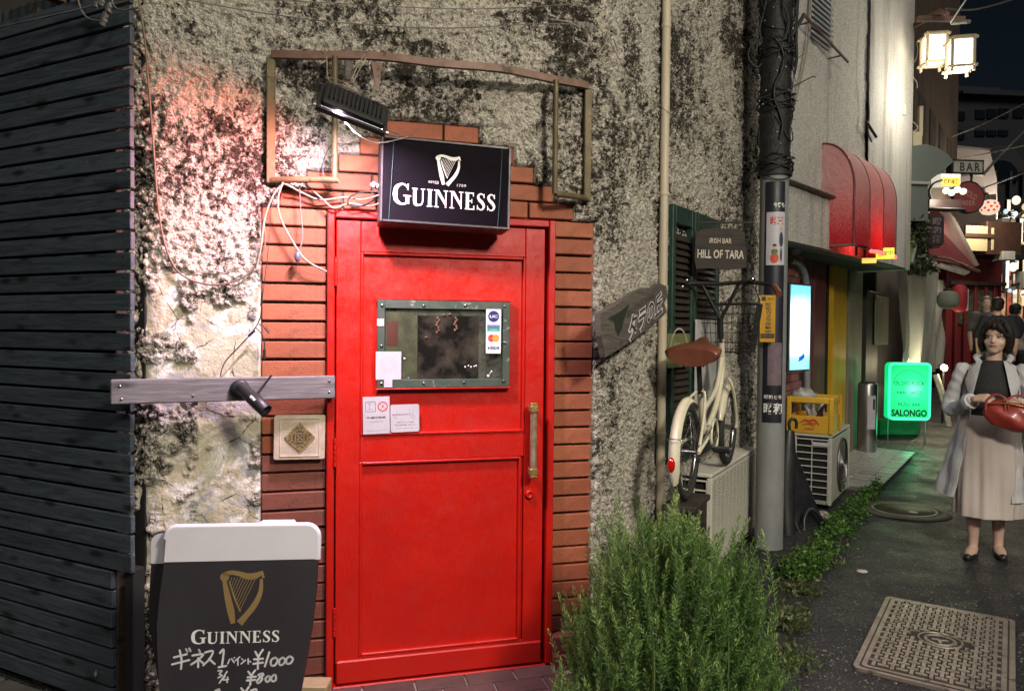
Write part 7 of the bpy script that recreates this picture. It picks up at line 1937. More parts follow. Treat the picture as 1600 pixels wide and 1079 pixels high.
m_ = MB(); m_.prism([(c.x + rad * .7 * math.cos(R(a)), c.z - .5 + rad * .75 * math.sin(R(a))) for a in range(0, 181, 15)], -.2, -.01, 0, OC.M); m_.build('arch_recess', M_OW, ar_)
for px in (1548, 1572, 1592): nbox(OC, pm('night_grey_wall', (.045, .048, .060)), 'pilaster', OC.at(px, 300).x, OC.at(px + 4, 300).x, 1, OC.at(1560, 268).z, .001, .25, ar_)

# ================================================================== the far end of the lane: signs, lanterns, boxes
end = thing('lane_end_house', 'shadowy houses closing the far end of the lane', 'building', dep(1580, 450, 34))
EF = Frame(dep(1560, 450, 34).x, 34, 90)
nbox(EF, pm('lane_end_wall', (.05, .045, .045), (.03, .028, .03), .7, scale=.6), 'wall', -3, 9, 0, EF.at(1580, 310).z, -3, 0, end)
rq = random.Random(4)
cols = [((1, .86, .66), 1.6), ((1, .70, .40), 1.0), ((.70, .85, 1), 1.1), ((.9, .22, .12), .55), ((.85, .92, 1), 1.4), ((1, .78, .45), 1.2)]
kinds = []
for k in range(34):
    Y = rq.uniform(15, 31); px = rq.uniform(1568, 1606); py = rq.choice((rq.uniform(312, 400), rq.uniform(400, 470)))
    p = dep(px, py, Y); ci = rq.randrange(6); col, s_ = cols[ci]
    s0 = rq.uniform(.035, .095) * Y / 18
    big = k % 5 == 0
    if big:
        o = thing('lit_box_sign', 'one of the lit box signs crowding the far end of the lane', 'sign', p, 'lit box signs at the far end of the lane')
        w, h = s0 * rq.uniform(1, 1.8), s0 * rq.uniform(1.5, 4)
        MB().box(tuple(p), (w, .12, h), None, b=.006).build('lit_case', em('lane_glow_%s' % 'abcdef'[ci], col, s_ * .42), o)
        MB().box(tuple(p + Vector((0, .0, h / 2 + .02))), (w + .03, .14, .03), None).build('case_top', M_BLACKM, o)
    else:
        o = thing('hanging_lantern', 'one of the small lit lanterns hanging over the far end of the lane', 'lantern', p, 'lanterns at the far end of the lane')
        MB().ball(tuple(p), s0, 12, 8, sc=(1, 1, 1.2)).build('paper_shade', em('lane_glow_%s' % 'abcdef'[ci], col, s_ * .42), o)
        MB().cyl(p + Vector((0, 0, s0 * 1.15)), p + Vector((0, 0, s0 * 1.45)), s0 * .5, 10).build('cap', M_BLACK, o)
for k in range(16):
    Y = rq.uniform(14, 24); px = rq.uniform(1562, 1606); py = rq.uniform(330, 460); p = dep(px, py, Y); q = rq.random()
    o = thing('wall_equipment_box', 'one of the dim grey boxes and brackets cluttering the far lane walls', 'equipment', p, 'boxes and brackets on the far lane walls')
    w = rq.uniform(.12, .32)
    MB().box(tuple(p), (w, .25, w * rq.uniform(.4, 1.2)), None, b=.01).build('case', [M_DKW, M_BRW, M_POLE][k % 3], o)
    MB().tube([p + Vector((-w, 0, -.1)), p + Vector((w, 0, .12 * (q - .3)))], .03, 5).build('bracket', M_BLACKM, o)
for k, (px, y0, y1, Y, ci) in enumerate(((1571, 405, 452, 20, 0), (1579, 330, 372, 24, 4), (1592, 340, 392, 17, 0), (1597, 405, 440, 18, 5), (1586, 372, 410, 22, 2), (1574, 312, 334, 26, 0))):
    a, b = dep(px - 3.2, y1, Y), dep(px + 3.2, y0, Y); o = thing('vertical_shop_sign', ['tall lit shop sign low at the left of the far lane', 'cool white shop sign high in the far lane', 'broad white shop sign near the right edge', 'warm shop sign near the right edge above the walkers', 'bluish shop sign mid height in the far lane', 'small topmost white shop sign of the far lane'][k], 'sign', a)
    MB().box(tuple((a + b) / 2), (b.x - a.x, .15, b.z - a.z), None, b=.01).build('case', M_BLACKM, o)
    MB().box(tuple((a + b) / 2 + Vector((0, -.08, 0))), ((b.x - a.x) * .85, .02, (b.z - a.z) * .93), None, b=.004).build('lit_face', em('shop_glow_%s' % 'abcdef'[ci], cols[ci][0], cols[ci][1] * .5, tuple(q * .45 for q in cols[ci][0]), 6), o)
shp = thing('lit_shopfront', 'warm lit shopfront at the far end of the lane behind the walkers', 'shop', dep(1585, 480, 23))
EG = Frame(dep(1562, 480, 23).x, 23, 88)
for j in range(5):
    a, b = EG.at(1563 + j * 9, 522), EG.at(1570.5 + j * 9, 428 + (j % 2) * 10)
    nbox(EG, em('shop_window_glow_%s' % 'abc'[j % 3], [(1, .55, .25), (.9, .2, .12), (1, .8, .55)][j % 3], [.35, .25, .5][j % 3], (.08, .04, .03), 3), 'lit_window', a.x, b.x, a.z, b.z, .0, .05, shp)
nbox(EG, M_DKW, 'front_wall', EG.at(1561, 500).x, EG.at(1625, 500).x, rise(23), EG.at(1580, 395).z, -.5, -.01, shp)
for (lab, P) in (('slack wire strung with lanterns across the far lane', [(1560, 330, 15), (1580, 338, 17), (1608, 326, 19)]), ('lower slack wire across the far lane', [(1560, 385, 15), (1582, 396, 17), (1608, 380, 19)]), ('wire looping under the lit signs at the far lane', [(1558, 358, 15), (1585, 372, 18), (1608, 352, 20)])):
    wt = thing('overhead_wire', lab, 'wire', dep(*P[1])); MB().tube(bez([dep(*p) for p in P], 6), .012, 5).build('strand', M_CABLEG, wt)
# flank wall on the far left side of the lane
LF = Frame(dep(1562, 450, 15.5).x, 15.5, 33.5)
lnw = thing('far_lane_houses', 'row of dark narrow houses along the far lane', 'building', LF.M)
nbox(LF, pm('lane_house_wall', (.10, .08, .07), (.06, .05, .045), .7, scale=1), 'wall', 0, 18, 0, 4.4, -2, -.1, lnw)
for k in range(7): nbox(LF, M_DKW, 'window', 1 + k * 2.2, 2 + k * 2.2, 2.6, 3.5, -.1, -.05, lnw)
# overhead wires
for (lab, P, r_) in (('upper wire crossing the night sky right of the lantern', [(1478, 14, 9), (1530, 14, 11), (1600, -6, 14)], .012), ('second wire slanting across the dark block', [(1488, 213, 12), (1545, 190, 16), (1608, 158, 22)], .014), ('wire running down from the right edge behind the BAR sign', [(1535, 275, 14), (1570, 235, 18), (1606, 200, 24)], .03),
                     ('lower wire behind the round lantern', [(1520, 300, 14), (1560, 285, 17), (1606, 268, 22)], .02), ('thin wire above the BAR sign', [(1490, 250, 13), (1550, 238, 15), (1606, 226, 20)], .012)):
    wt = thing('overhead_wire', lab, 'wire', dep(*P[1])); MB().tube(bez([dep(*p) for p in P], 6), r_, 5).build('strand', M_CABLEG, wt)

# ================================================================== ground: manholes, kerb weeds, step
def ring_pts(c, ex, ey, a, b, n): return [c + ex * a * math.cos(2 * math.pi * k / n) + ey * b * math.sin(2 * math.pi * k / n) for k in range(n)]
mh = [gnd(*p) for p in ((1327, 1053), (1385, 934), (1586, 972))]
exm = (mh[2] - mh[1]); Lx = exm.length; exm.normalize(); eym = -(mh[0] - mh[1]); eym = (eym - exm * eym.dot(exm)); Ly = 1.05; eym.normalize()
cm = mh[1] + exm * Lx / 2 - eym * Ly / 2
MM = Matrix(((exm.x, eym.x, 0, cm.x), (exm.y, eym.y, 0, cm.y), (0, 0, 1, .004), (0, 0, 0, 1)))
mc = thing('square_manhole_cover', 'big rectangular cast manhole cover with raised block pattern in the asphalt', 'manhole cover', MM)
M_CAST = pm('worn_cast_iron', (.22, .19, .16), (.33, .29, .25), .36, .45, scale=9, bump=.0006, bscale=200, wear=(.09, .07, .055), wlo=.57)
M_CASTD = pm('cast_iron_hollow', (.045, .038, .033), (.025, .02, .018), .8, scale=12)
m_ = MB(); slab(m_, rrect(-Lx / 2, -Ly / 2, Lx / 2, Ly / 2, .03), .02, MM, z0=.010); m_.build('outer_frame', M_CAST, mc)
m_ = MB(); slab(m_, rrect(-Lx / 2 + .022, -Ly / 2 + .022, Lx / 2 - .022, Ly / 2 - .022, .022), .004, MM, z0=.0115); m_.build('gap_ring', M_CASTD, mc)
m_ = MB(); slab(m_, rrect(-Lx / 2 + .03, -Ly / 2 + .03, Lx / 2 - .03, Ly / 2 - .03, .02), .006, MM, z0=.0135); m_.build('cover_plate', M_CAST, mc)
m_ = MB(); slab(m_, rrect(-Lx / 2 + .05, -Ly / 2 + .05, Lx / 2 - .05, Ly / 2 - .05, .01), .004, MM, z0=.0142); m_.build('hollow_field', M_CASTD, mc)
cell = .036; hx_, hy_ = Lx / 2 - .056, Ly / 2 - .056; nxk, nyk = int(2 * hx_ / cell), int(2 * hy_ / cell)
ra_ = MB().box((0, 0, 0), (1, 1, 1), b=0)
pat = MB()
for i in range(nxk):
    for j in range(nyk):
        x = -hx_ + (i + .5) * 2 * hx_ / nxk; y = -hy_ + (j + .5) * 2 * hy_ / nyk
        if (x / .10) ** 2 + (y / .10) ** 2 < 1.25: continue
        o_ = (i + j) % 2; sw_, sd_ = (cell * 1.25, cell * .42) if o_ else (cell * .42, cell * 1.25)
        pat.box((x, y, .0172), (sw_, sd_, .006), MM, b=.0008)
pat.build('raised_blocks', M_CAST, mc, kind='stuff')
m_ = MB(); m_.lathe([(.095, .0142), (.095, .019), (.085, .019), (.085, .015)], 36, 0, MM, cap=False); m_.lathe([(.07, .0145), (.07, .0185), (.052, .0185), (.052, .015)], 30, 0, MM, cap=False); m_.build('emblem_ring', M_CAST, mc)
m_ = MB()
for (x, y, a) in ((-.018, 0, 20), (.018, .004, 200), (0, -.02, 110)): m_.box((0, 0, .0165), (.032, .012, .005), MM @ Matrix.Translation((x, y, 0)) @ Matrix.Rotation(R(a), 4, 'Z'))
m_.build('emblem', M_CAST, mc)
for (x, y) in ((-Lx * .32, Ly / 2 - .075), (Lx * .32, Ly / 2 - .075)):
    MB().lathe([(.014, .0145), (.014, .0205), (.009, .0205), (.009, .016), (0, .016)], 16, 0, MM @ Matrix.Translation((x, y, 0))).build('lifting_hole', M_CASTD, mc)
# round manhole
c = gnd(1412, 798); rmh = thing('round_manhole_cover', 'round pale rimmed manhole cover near the woman\'s feet', 'manhole cover', c)
KM = Matrix.Translation((c.x, c.y, .004))
MB().lathe([(.34, 0), (.34, .006), (.25, .008), (.25, .003)], 40, 0, KM, cap=False).build('concrete_collar', pm('concrete_collar', (.10, .095, .08), (.07, .065, .055), .7, scale=9, bump=.001), rmh)
MB().lathe([(.25, .003), (.25, .012), (.225, .012), (.225, .005)], 40, 0, KM, cap=False).build('rim', pm('pale_iron_rim', (.28, .25, .18), (.2, .18, .13), .5, .3, scale=12), rmh)
MB().lathe([(.223, .003), (.223, .009), (0, .010)], 40, 0, KM).build('lid', pm('lid_iron', (.09, .08, .06), (.06, .055, .04), .6, .3, scale=25, bump=.002), rmh)
m_ = MB(); disc(m_, .03, -.09, .035, KM, 18, .0112); m_.build('mark', pm('pale_green_mark', (.35, .45, .35)), rmh)
c = gnd(1347, 893); wm_ = thing('white_road_stud', 'flat white oval survey marker on the asphalt', 'marker', c)
m_ = MB(); m_.lathe([(.032, .003), (.032, .007), (.028, .0085), (0, .009)], 20, 0, Matrix.Translation((c.x, c.y, 0)) @ Matrix.Diagonal((1.0, .9, 1, 1))); m_.build('disc', pm('dirty_white_marker', (.62, .60, .56), (.45, .43, .4), .5), wm_)
# brown paver step before the door
st = thing('door_step', 'row of dark brown pavers with pale joints at the foot of the red door', 'step', FR.W(0, -.3, 0))
m_ = MB(); m_.box((.06, -.20, .006), (1.15, .40, .012), FR.M, b=.002); m_.build('bedding', pm('pale_joint_mortar', (.36, .33, .30), (.26, .24, .21), .8), st)
pv = MB().box((0, 0, 0), (.20, .098, .012), b=.002).mesh('paver', mat_brick('dark_paver', (.10, .055, .05), (.13, .075, .07)))
for j in range(4):
    for i in range(6):
        x = -.42 + i * .208 + (.104 if j % 2 else 0)
        if x < .62: place(pv, 'paver', st, wm(st).inverted() @ FR.M @ Matrix.Translation((x, -.055 - j * .105, .0165)))
# strip of stones left bottom
gs2 = thing('paving_slabs', 'dark paving slabs with wide joints below the board fence', 'paving', Matrix.Translation((-1.8, 2.7, 0)))
rk = random.Random(3)
for i in range(5):
    for j in range(3):
        q = FF.W(-1.55 + i * .33 + .1 * (j % 2), -.18 - j * .32, .008)
        MB().box((0, 0, 0), (.31 + rk.uniform(-.02, .0), .30, .022), Matrix.Translation(q) @ Matrix.Rotation(FF.rz + rk.uniform(-.03, .03), 4, 'Z'), b=.005).build('slab', pm('dark_slab', (.10, .10, .085), (.06, .06, .05), .7, scale=6, bump=.001), gs2)
# rubble stones by the weeds
for (px, py, s_, lb) in ((1283, 812, .07, 'pale broken stone at the corner of the old air conditioner'), (1348, 757, .045, 'small white stone beside the pale tiles'), (1268, 884, .06, 'brown broken stone at the foot of the black panels'), (1362, 748, .035, 'smallest white stone at the tile edge')):
    p = gnd(px, py); so = MB(); so.ball((0, 0, 0), 1, 9, 6, 0, Matrix.Translation((p.x, p.y, s_ * .4)) @ Matrix.Diagonal((s_, s_ * .8, s_ * .6, 1)))
    so.v = [tuple(Vector(v) + Vector([rk.uniform(-.12, .12) * s_ for _ in range(3)])) for v in so.v]; so.s = [False] * len(so.s)
    o = so.build('stone', pm('pale_stone', (.35, .32, .27), (.22, .19, .15), .8, scale=30, bump=.002) if 'brown' not in lb else pm('brown_stone', (.16, .10, .07), (.10, .07, .05), .8)); tag(o, lb, 'stone')
# weeds: leafy ground cover strip along the wall foot
M_WEED = mat_leaf('weed_leaf', (.03, .085, .012), (.075, .19, .025), (.16, .32, .06), .3)
rs3 = np.random.RandomState(5)
pos, dr, ll = [], [], []
path_ = [gnd(*p) for p in ((1232, 905), (1262, 890), (1290, 855), (1325, 815), (1352, 785), (1372, 765))]
wid = [.08, .12, .14, .12, .08, .04]
path_s = bez(path_, 8); n_ = len(path_s)
for i in range(4200):
    t_ = rs3.rand(); k = t_ * (n_ - 1); p = path_s[int(k)]; w = np.interp(t_ * 5, range(6), wid)
    off = rs3.normal() * w * .5; cl = .5 + .5 * math.sin(t_ * 40 + off * 30)
    if math.sin(t_ * 23 + 1) * math.sin(t_ * 61) < -.35 and rs3.rand() < .8: continue
    h = max(0.005, (.10 * (1 - abs(off) / (w * 1.4)) + .02) * rs3.rand() ** .6 * (.5 + .7 * cl))
    pos.append((p.x + off * .8 + rs3.normal() * .02, p.y - off * .55 + rs3.normal() * .02, h)); dr.append((rs3.normal(), rs3.normal(), rs3.uniform(.0, .8))); ll.append(rs3.uniform(.014, .034))
wdd = leaf_cloud(np.array(pos), np.array(dr), np.array(ll), .018, 'weeds', M_WEED, None); tag(wdd, 'low bright green weeds along the wall foot by the air conditioner', 'weeds', kind='stuff')
pos, dr, ll = [], [], []
for (px, py, n_, sp, hh) in ((208, 1072, 900, .12, .17), (1232, 900, 360, .08, .12), (1250, 925, 260, .12, .05), (1290, 880, 160, .14, .04), (1228, 985, 500, .12, .10), (1238, 1040, 300, .12, .07)):
    p = gnd(px, py)
    for i in range(n_):
        h = hh * rs3.rand(); pos.append((p.x + rs3.normal() * sp * .5, p.y + rs3.normal() * sp * .5, h)); dr.append((rs3.normal() * .7, rs3.normal() * .7, rs3.uniform(.2, 1.2))); ll.append(rs3.uniform(.015, .045))
wd2 = leaf_cloud(np.array(pos), np.array(dr), np.array(ll), .012, 'grass', mat_leaf('dry_weed_leaf', (.05, .07, .02), (.10, .14, .04), (.20, .22, .10), .3), None); tag(wd2, 'tufts of small weeds at the foot of fence and bush', 'weeds', kind='stuff')
# soil strip under it
sl = MB(); P = [gnd(*p, .004) for p in ((1120, 1079), (1210, 930), (1240, 880), (1290, 810), (1345, 762), (1385, 745), (1330, 840), (1275, 925), (1215, 1079))]
sl.add([tuple(p) for p in P], [tuple(range(len(P)))]); tag(sl.build('soil', pm('dark_soil', (.017, .016, .014), (.03, .028, .022), .9, scale=30, bump=.01, bscale=40)), kind='structure')
# loose grit on the asphalt
gr = MB()
for i in range(700):
    px, py = rk.uniform(1240, 1600), rk.uniform(800, 1079)
    p = gnd(px, py); s_ = rk.uniform(.0015, .005)
    gr.box((p.x, p.y, s_ * .4), (s_ * 2, s_ * 1.6, s_), None, b=0, rot=(0, 0, rk.uniform(0, 3)))
tag(gr.build('gravel', pm('pale_grit', (.25, .24, .22), (.12, .11, .10), .8, scale=40)), kind='stuff')
# ================================================================== people
def remesh(mb, voxel, mats, name, parent, smooth=2, shrink=None):
    """one continuous skin grown over the joined shapes"""
    o = bpy.data.objects.new('clay', mb.mesh('clay', mats[0])); COL.objects.link(o)
    m = o.modifiers.new('r', 'REMESH'); m.mode = 'VOXEL'; m.voxel_size = voxel
    s = o.modifiers.new('s', 'SMOOTH'); s.factor = .6; s.iterations = smooth
    dg = bpy.context.evaluated_depsgraph_get()
    me = bpy.data.meshes.new_from_object(o.evaluated_get(dg)); me.name = name
    bpy.data.objects.remove(o)
    me.transform(wm(parent).inverted()); me.materials.clear()
    for q in mats: me.materials.append(q)
    me.polygons.foreach_set('use_smooth', np.ones(len(me.polygons), bool))
    r_ = bpy.data.objects.new(name, me); COL.objects.link(r_); r_.parent = parent; WM[r_.name] = wm(parent)
    return r_
def limb(mb, P, Rr, K, n=12, flat=1.0):
    pts = bez([Vector(p) for p in P], 4); rr = np.interp(np.linspace(0, len(P) - 1, len(pts)), range(len(P)), Rr)
    mb.tube(pts, [float(q) for q in rr], n, 0, K, flat=flat)
    for p, r_ in ((pts[0], rr[0]), (pts[-1], rr[-1])): mb.ball(tuple(p), float(r_), n, 8, 0, K)
def ell(mb, c, s, K, n=20, k=14, rot=None):
    M_ = K @ Matrix.Translation(c)
    if rot: M_ = M_ @ Euler([R(q) for q in rot]).to_matrix().to_4x4()
    mb.ball((0, 0, 0), 1, n, k, 0, M_ @ Matrix.Diagonal((*s, 1)))
M_SKIN = pm('skin', (.58, .38, .29), (.63, .43, .34), .5, scale=20)
M_HAIR = pm('black_hair', (.010, .008, .007), (.022, .016, .014), .5, scale=60, stretch=(1, 1, .12), bump=.006, bscale=110, spec=.3)
M_LIP = pm('lip', (.36, .10, .09), rough=.4); M_EYEW = pm('eye_white', (.6, .57, .53), rough=.3); M_EYEB = pm('eye_dark', (.012, .008, .006), rough=.2)
def head(mb, K):
    """K: head frame, origin at the centre of the head, face to -y"""
    ell(mb, (0, .012, .022), (.074, .088, .086), K); ell(mb, (0, -.018, -.030), (.060, .064, .072), K); ell(mb, (0, -.042, -.078), (.033, .030, .026), K)
    for s_ in (-1, 1):
        ell(mb, (s_ * .038, -.048, -.030), (.024, .020, .022), K); ell(mb, (s_ * .074, .012, -.012), (.008, .016, .028), K)
        ell(mb, (s_ * .030, -.072, .022), (.026, .010, .007), K)
    limb(mb, [(0, -.070, .016), (0, -.083, -.010), (0, -.090, -.024)], [.008, .009, .011], K, 8)
    ell(mb, (0, -.076, -.027), (.017, .011, .008), K, 12, 8)
    ell(mb, (0, -.071, -.052), (.021, .010, .009), K, 12, 8)
def face_bits(K, parent):
    for s_ in (-1, 1):
        MB().ball((0, 0, 0), 1, 12, 8, 0, K @ Matrix.Translation((s_ * .030, -.0690, .004)) @ Matrix.Diagonal((.0115, .009, .0042, 1))).build('eye', M_EYEW, parent)
        MB().ball((0, 0, 0), 1, 10, 8, 0, K @ Matrix.Translation((s_ * .030 - .002, -.0755, .004)) @ Matrix.Diagonal((.0048, .005, .0044, 1))).build('iris', M_EYEB, parent)
        MB().tube([K @ Vector((s_ * .045, -.071, .008)), K @ Vector((s_ * .030, -.0805, .0115)), K @ Vector((s_ * .016, -.077, .007))], .0016, 5).build('eyelash', M_EYEB, parent)
        MB().tube([K @ Vector((s_ * .050, -.068, .024)), K @ Vector((s_ * .034, -.0815, .029)), K @ Vector((s_ * .015, -.082, .025))], [.0014, .0028, .002], 5, flat=.6).build('eyebrow', M_HAIR, parent)
    MB().tube(bez([K @ Vector((-.021, -.074, -.053)), K @ Vector((-.008, -.0825, -.0505)), K @ Vector((0, -.0835, -.0515)), K @ Vector((.008, -.0825, -.0505)), K @ Vector((.021, -.074, -.053))], 3), .0034, 6).build('lips', M_LIP, parent)

W0 = gnd(1541, 869)
WK = Matrix.Translation((W0.x, W0.y, 0)) @ Matrix.Rotation(R(-33), 4, 'Z')         # local -y faces down the lane towards the viewer
wo = thing('person', 'woman with black bob in pale open coat and long beige skirt holding a red bag', 'person', WK)
HK = WK @ Matrix.Translation((.030, -.015, 1.435)) @ Matrix.Rotation(R(-12), 4, 'Z') @ Matrix.Rotation(R(5), 4, 'Y') @ Matrix.Diagonal((.93, .95, 1.0, 1))
b_ = MB(); head(b_, HK)
limb(b_, [(.022, .012, 1.36), (.018, .016, 1.29), (.015, .02, 1.24)], [.045, .046, .060], WK, 14)
ell(b_, (.01, .02, 1.13), (.135, .080, .16), WK); ell(b_, (.0, .01, .93), (.14, .09, .14), WK)
for (s_, fx_, fy_, kx) in ((-1, -.075, -.02, -.07), (1, .065, .10, .06)):
    limb(b_, [(s_ * .07, .02, .86), (kx, fy_ * .4 - .015, .47), (fx_ * .98, fy_ + .015, .28), (fx_, fy_ + .03, .11), (fx_, fy_ + .03, .065)], [.078, .052, .046, .030, .029], WK, 14)
    limb(b_, [(fx_, fy_ + .045, .038), (fx_ + s_ * .012, fy_ - .06, .030), (fx_ + s_ * .024, fy_ - .135, .020)], [.032, .036, .024], WK, 12, .75)
# arms: her right arm (left in the picture) bends across to the bag
AR = [(-.155, .02, 1.225), (-.225, .03, .995), (-.205, -.03, .955), (-.075, -.215, 1.045)]
AL = [(.175, .02, 1.225), (.235, .03, 1.0), (.225, -.03, .965), (.16, -.20, 1.03)]
for A_ in (AR, AL): limb(b_, [Vector(A_[0]) * 1.0 + Vector((.028 if A_ is AR else -.028, 0, -.02))] + A_[1:], [.034, .030, .032, .024], WK, 12)
def hand_(mb, base, fwd, up, s=1.0, curl=55, side=1):
    f = Vector(fwd).normalized(); u = Vector(up).normalized(); l = f.cross(u).normalized() * side
    c = Vector(base)
    for q in range(4): limb(mb, [c + l * (q - 1.5) * .016 * s, c + f * .055 * s + l * (q - 1.5) * .018 * s], [.0125 * s, .0125 * s], WK, 8)
    for q, L_ in enumerate((.062, .072, .068, .052)):
        p = c + f * .055 * s + l * (q - 1.5) * .020 * s; d = f.copy(); P = [p]
        for j in range(3): d = (d * math.cos(R(curl * (.5 + .3 * j))) - u * math.sin(R(curl * (.5 + .3 * j)))).normalized(); p = p + d * L_ * s / 3 * (1.1 - .1 * j); P.append(p)
        limb(mb, P, [.0088 * s, .0085 * s, .0080 * s, .0068 * s], WK, 8)
    p = c - l * .024 * s + f * .012 * s; P = [p, p - l * .018 * s + f * .024 * s - u * .008 * s, p - l * .012 * s + f * .050 * s - u * .022 * s]; limb(mb, P, [.0115 * s, .010 * s, .008 * s], WK, 8)
hand_(b_, (-.068, -.225, 1.052), (.80, -.45, .10), (-.2, -.6, .9), 1.0)
hand_(b_, (.155, -.215, 1.035), (-.7, -.5, .05), (.2, -.6, .9), 1.0, side=-1)
remesh(b_, .0058, [M_SKIN], 'body', wo, 2)
face_bits(HK, wo)
# hair: bob with side fringe
h_ = MB()
ell(h_, (0, .026, .033), (.084, .092, .082), HK); ell(h_, (0, .055, -.030), (.082, .062, .084), HK)
for s_ in (-1, 1):
    limb(h_, [(s_ * .055, -.030, .085), (s_ * .083, -.030, .03), (s_ * .086, -.012, -.04), (s_ * .078, .0, -.088)], [.026, .022, .025, .016], HK, 10)
    limb(h_, [(s_ * .06, .03, .06), (s_ * .084, .03, -.01), (s_ * .080, .030, -.080)], [.026, .022, .016], HK, 10)
limb(h_, [(-.01, -.045, .108), (.025, -.078, .075), (.052, -.074, .040), (.070, -.055, .012)], [.020, .018, .014, .007], HK, 8)
limb(h_, [(-.015, -.048, .106), (-.035, -.078, .080), (-.058, -.066, .050), (-.074, -.048, .018)], [.020, .017, .013, .007], HK, 8)
limb(h_, [(.0, -.050, .108), (-.008, -.083, .080), (.002, -.087, .056)], [.018, .014, .006], HK, 8)
limb(h_, [(.01, -.050, .108), (.018, -.083, .078), (.030, -.086, .050)], [.018, .014, .006], HK, 8)
remesh(h_, .0055, [M_HAIR], 'hair', wo, 2)
MB().ball((0, 0, 0), .006, 8, 6, 0, HK @ Matrix.Translation((-.078, -.004, -.036))).build('earring', M_CHROME, wo)
# black top
M_TOP = pm('black_knit', (.012, .012, .013), (.022, .022, .023), .8, scale=60, bump=.0008, bscale=300)
def loft(levels, K, n=48, a0=0.0, a1=360.0, fold=None, name='cloth', mat=None, parent=None, thick=0.0):
    rows = []
    for i, (z, cx, cy, rx, ry) in enumerate(levels):
        row = []
        for k in range(n if a1 - a0 >= 360 else n + 1):
            a = R(a0 + (a1 - a0) * k / n); f = fold(a, z) if fold else 0
            row.append(K @ Vector((cx + (rx + f) * math.sin(a), cy - (ry + f) * math.cos(a), z)))
        rows.append(row)
    m_ = MB(); m_.grid(rows, closed=a1 - a0 >= 360)
    if thick:
        rr2 = []
        for i, (z, cx, cy, rx, ry) in enumerate(levels):
            rr2.append([K @ Vector((cx + (rx + (fold(R(a0 + (a1 - a0) * k / n), z) if fold else 0) - thick) * math.sin(R(a0 + (a1 - a0) * k / n)), cy - (ry + (fold(R(a0 + (a1 - a0) * k / n), z) if fold else 0) - thick) * math.cos(R(a0 + (a1 - a0) * k / n)), z)) for k in range(n if a1 - a0 >= 360 else n + 1)])
        m_.grid(rr2[::-1], closed=a1 - a0 >= 360)
        m_.grid([rows[0], rr2[0]], closed=a1 - a0 >= 360)
        if a1 - a0 < 360:
            for e in (0, -1): m_.grid([[r_[e] for r_ in rows], [r_[e] for r_ in rr2]])
    return m_.build(name, mat, parent)
def lv(P, n=26):
    zs = [p[0] for p in P]; out = []
    for z in np.linspace(zs[0], zs[-1], n): out.append((float(z),) + tuple(float(np.interp(-z, [-q for q in zs], [p[j] for p in P])) for j in range(1, 5)))
    return out
loft(lv([(1.288, .016, .018, .060, .058), (1.265, .015, .02, .095, .070), (1.22, .012, .02, .150, .086), (1.10, .01, .012, .150, .108), (.98, .005, .01, .142, .100), (.86, 0, .01, .155, .108)]), WK, mat=M_TOP, name='black_top', parent=wo)
# pleated skirt
M_SKIRT = pm('beige_skirt', (.56, .49, .45), (.50, .43, .39), .75, scale=3, bump=.0006, bscale=200)
def sf(a, z): k = (.92 - z) / .66; return (.007 * math.sin(a * 9 + 1) + .003 * math.sin(a * 21 + z * 6)) * max(0, min(1, k * 1.5)) + .01 * math.sin(a * 3 + z * 9) * k
loft(lv([(.93, 0, .01, .150, .105), (.84, 0, .01, .175, .125), (.6, -.005, .02, .190, .150), (.40, -.01, .03, .192, .16), (.275, -.012, .035, .198, .175)], 30), WK, n=120, fold=sf, mat=M_SKIRT, name='skirt', parent=wo, thick=.004)
# open coat: back and two fronts, lapels, sleeves
t_c = NT('pale_trench_coat'); co = t_c.coord(1)
t_c.base(t_c.mix(t_c.ramp(t_c.noise(co, 3.5, 4, .6, .5), [(.4, 0), (.6, 1)]), (.47, .47, .48), (.58, .58, .60))); t_c.rough(.75); t_c.bump(t_c.noise(t_c.coord(1, (1, 1, .35)), 14, 4, .6, 1.0), .012); M_COAT = t_c.mat
def cf(a, z): k = max(0, min(1, (1.2 - z) / .8)); return .016 * math.sin(a * 5 + 2 + z * 3) * k + .010 * math.sin(a * 9 + z * 7) * k + .004 * math.sin(z * 30 + a * 4)
LV = lv([(1.275, .015, .035, .085, .060), (1.24, .012, .03, .150, .085), (1.15, .01, .03, .158, .112), (.95, .0, .03, .160, .122), (.7, -.015, .045, .198, .16), (.5, -.03, .055, .228, .19), (.385, -.04, .06, .245, .20)], 32)
loft(LV, WK, n=110, a0=42, a1=322, fold=cf, mat=M_COAT, name='coat', parent=wo, thick=.006)
for s_ in (-1, 1):
    m_ = MB(); P = []
    for z, w in ((1.29, .020), (1.24, .055), (1.16, .062), (1.08, .03), (1.0, .006)):
        x0 = s_ * (.058 + (1.29 - z) * .20); P.append([WK @ Vector((.012 + x0, -.070 - (1.29 - z) * .16, z)), WK @ Vector((.012 + x0 + s_ * w, -.064 - (1.29 - z) * .12, z - .012)), WK @ Vector((.012 + x0 + s_ * w * 1.1, -.045 - (1.29 - z) * .10, z - .01))])
    m_.grid(P); m_.build('lapel', M_COAT, wo)
m_ = MB(); m_.tube(bez([WK @ Vector(p) for p in ((-.062, -.055, 1.275), (-.075, .02, 1.315), (.015, .085, 1.325), (.105, .02, 1.315), (.092, -.055, 1.275))], 5), .020, 8, flat=.5); m_.build('collar', M_COAT, wo)
